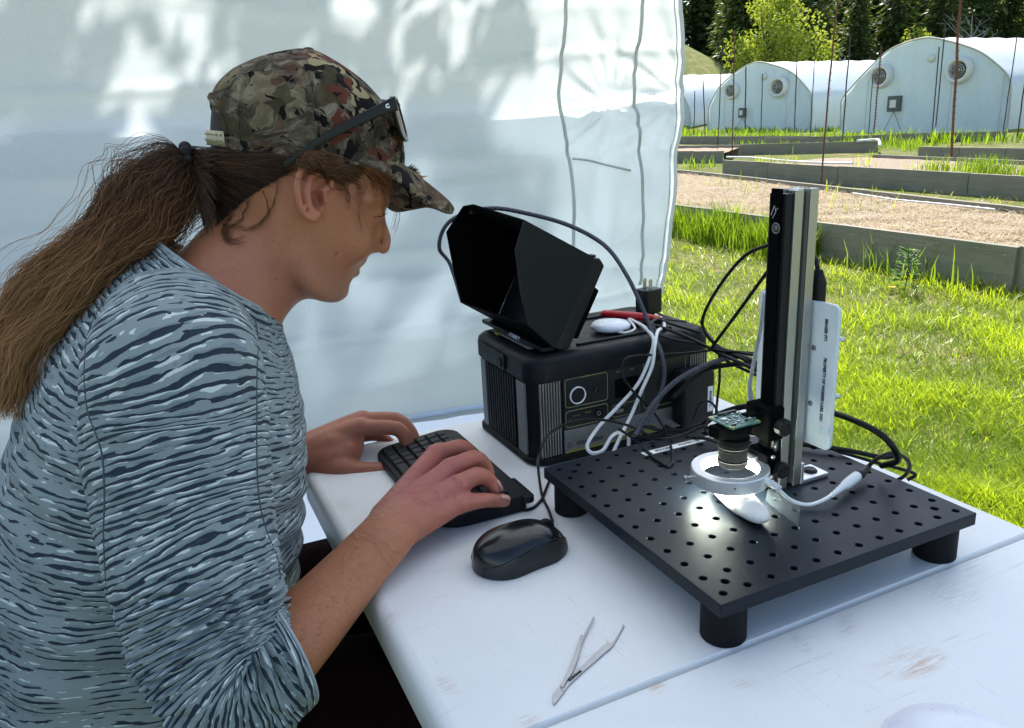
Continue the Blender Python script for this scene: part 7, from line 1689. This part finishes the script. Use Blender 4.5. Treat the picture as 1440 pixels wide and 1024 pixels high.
# forearm hair
def arm_hair():
    rg = np.random.default_rng(4); S = []; T = []
    for k in range(420):
        u = rg.random(); px = lerp(400, 560, u) + rg.uniform(-34, 34); py = lerp(905, 745, u) + rg.uniform(-34, 34); r = Vector(ray(px, py)).normalized(); h_ = _bvh.ray_cast(Vector(CAM) - MO, r)
        if h_[0] is None or (h_[0] + MO).y > .9: continue
        p = h_[0] + MO; d = (Vector((.6, .3, .2)) + Vector(rg.normal(size=3)) * .3); d = (d - h_[1] * d.dot(h_[1])).normalized() * .006 + h_[1] * .0006; S.append([tuple(p + d * (i / 5) + h_[1] * .0006 * math.sin(i)) for i in range(6)]); T.append(np.full(6, .85))
    strands('arm_hair', S, T, np.full(len(S), .00014), hairc)
arm_hair()
# ---- trousers, shoes, chair
M_tr = plain('dark trousers', (.007, .0025, .0035), .95, spec=.05, var=.2, scale=30, bump=.3, bscale=300, bdist=.001)
def trousers():
    b = MB(); hip = Vector((-.46, .76, .55))
    for s in (-1, 1):
        h_ = hip + LT * (.095 * s) - Vector((0, 0, .03)); k_ = h_ + HD * .44 + LT * .05 * s + Vector((0, 0, .015)); a_ = k_ - Vector((0, 0, .44)) - HD * .02 + LT * .02 * s
        cap_chain(b, [h_, h_.lerp(k_, .5), k_], [.098, .090, .072], 20, sub=5); cap_chain(b, [k_, k_.lerp(a_, .5), a_], [.070, .062, .052], 18, sub=5)
    b.ball(hip - Vector((0, 0, .02)), (.15, .19, .12), Matrix.Rotation(TH, 3, 'Z'), 20, 12); cap_chain(b, [hip, hip + Vector((-.01, 0, .12))], [.16, .155], 20)
    o = b.build('trousers', M_tr, None); fuse(o, .007, 6); o.data.transform(Matrix.Translation(-MO)); o.parent = man; o.data.materials.clear(); o.data.materials.append(M_tr); bm = bmesh.new()
trousers()
M_shoe = plain('shoe', (.02, .018, .017), .7)
for s in (-1, 1):
    h_ = Vector((-.46, .76, .52)) + LT * (.095 * s); a_ = h_ + HD * .42 + LT * .07 * s; b = MB(); c = Vector((a_.x, a_.y, 0)) - MO; rows = []
    for i, (dx, w_, hh) in enumerate(((-.09, .028, .07), (-.07, .036, .085), (-.03, .038, .095), (.03, .042, .075), (.09, .048, .055), (.14, .045, .045), (.17, .03, .03))):
        rows.append([c + HD * dx + LT * (w_ * math.cos(2 * math.pi * k / 16)) + Vector((0, 0, .001 + hh * .5 + hh * .5 * math.sin(2 * math.pi * k / 16))) for k in range(16)])
    closed_grid(b, rows); b.build('shoe', M_shoe, man, smooth=True)
chair = thing('folding_chair', 'dark maroon camping chair the man sits on', 'chair', (-.46, .76, 0), TH); M_ch = plain('maroon chair fabric', (.020, .002, .006), .9, spec=.1, var=.2); M_chf = plain('chair steel', (.03, .03, .03), .5, .3)
b = MB(); b.grid([[(-.26 + .52 * i / 12, -.27 + .54 * j / 12, .415 - .03 * math.sin(math.pi * i / 12) * math.sin(math.pi * j / 12)) for j in range(13)] for i in range(13)]); b.build('seat', M_ch, chair, smooth=True, solid=.006)
b = MB(); b.grid([[(-.27 - .10 * i / 12 - .02 * math.sin(math.pi * j / 12), -.27 + .54 * j / 12, .42 + .40 * i / 12) for j in range(13)] for i in range(13)]); b.build('backrest', M_ch, chair, smooth=True, solid=.006)
for sx, sy in ((-1, -1), (-1, 1), (1, -1), (1, 1)): b = MB(); b.tube([(sx * .27, sy * .28, .43), (sx * .25, sy * .28, .008)], .0105, 10); b.build('leg', M_chf, chair, smooth=True)
for sy in (-1, 1): b = MB(); b.tube([(-.27, sy * .28, .42), (-.38, sy * .28, .84)], .0105, 10); b.tube([(-.27, sy * .28, .43), (.27, sy * .28, .43)], .0105, 10); b.build('frame_tube', M_chf, chair, smooth=True)
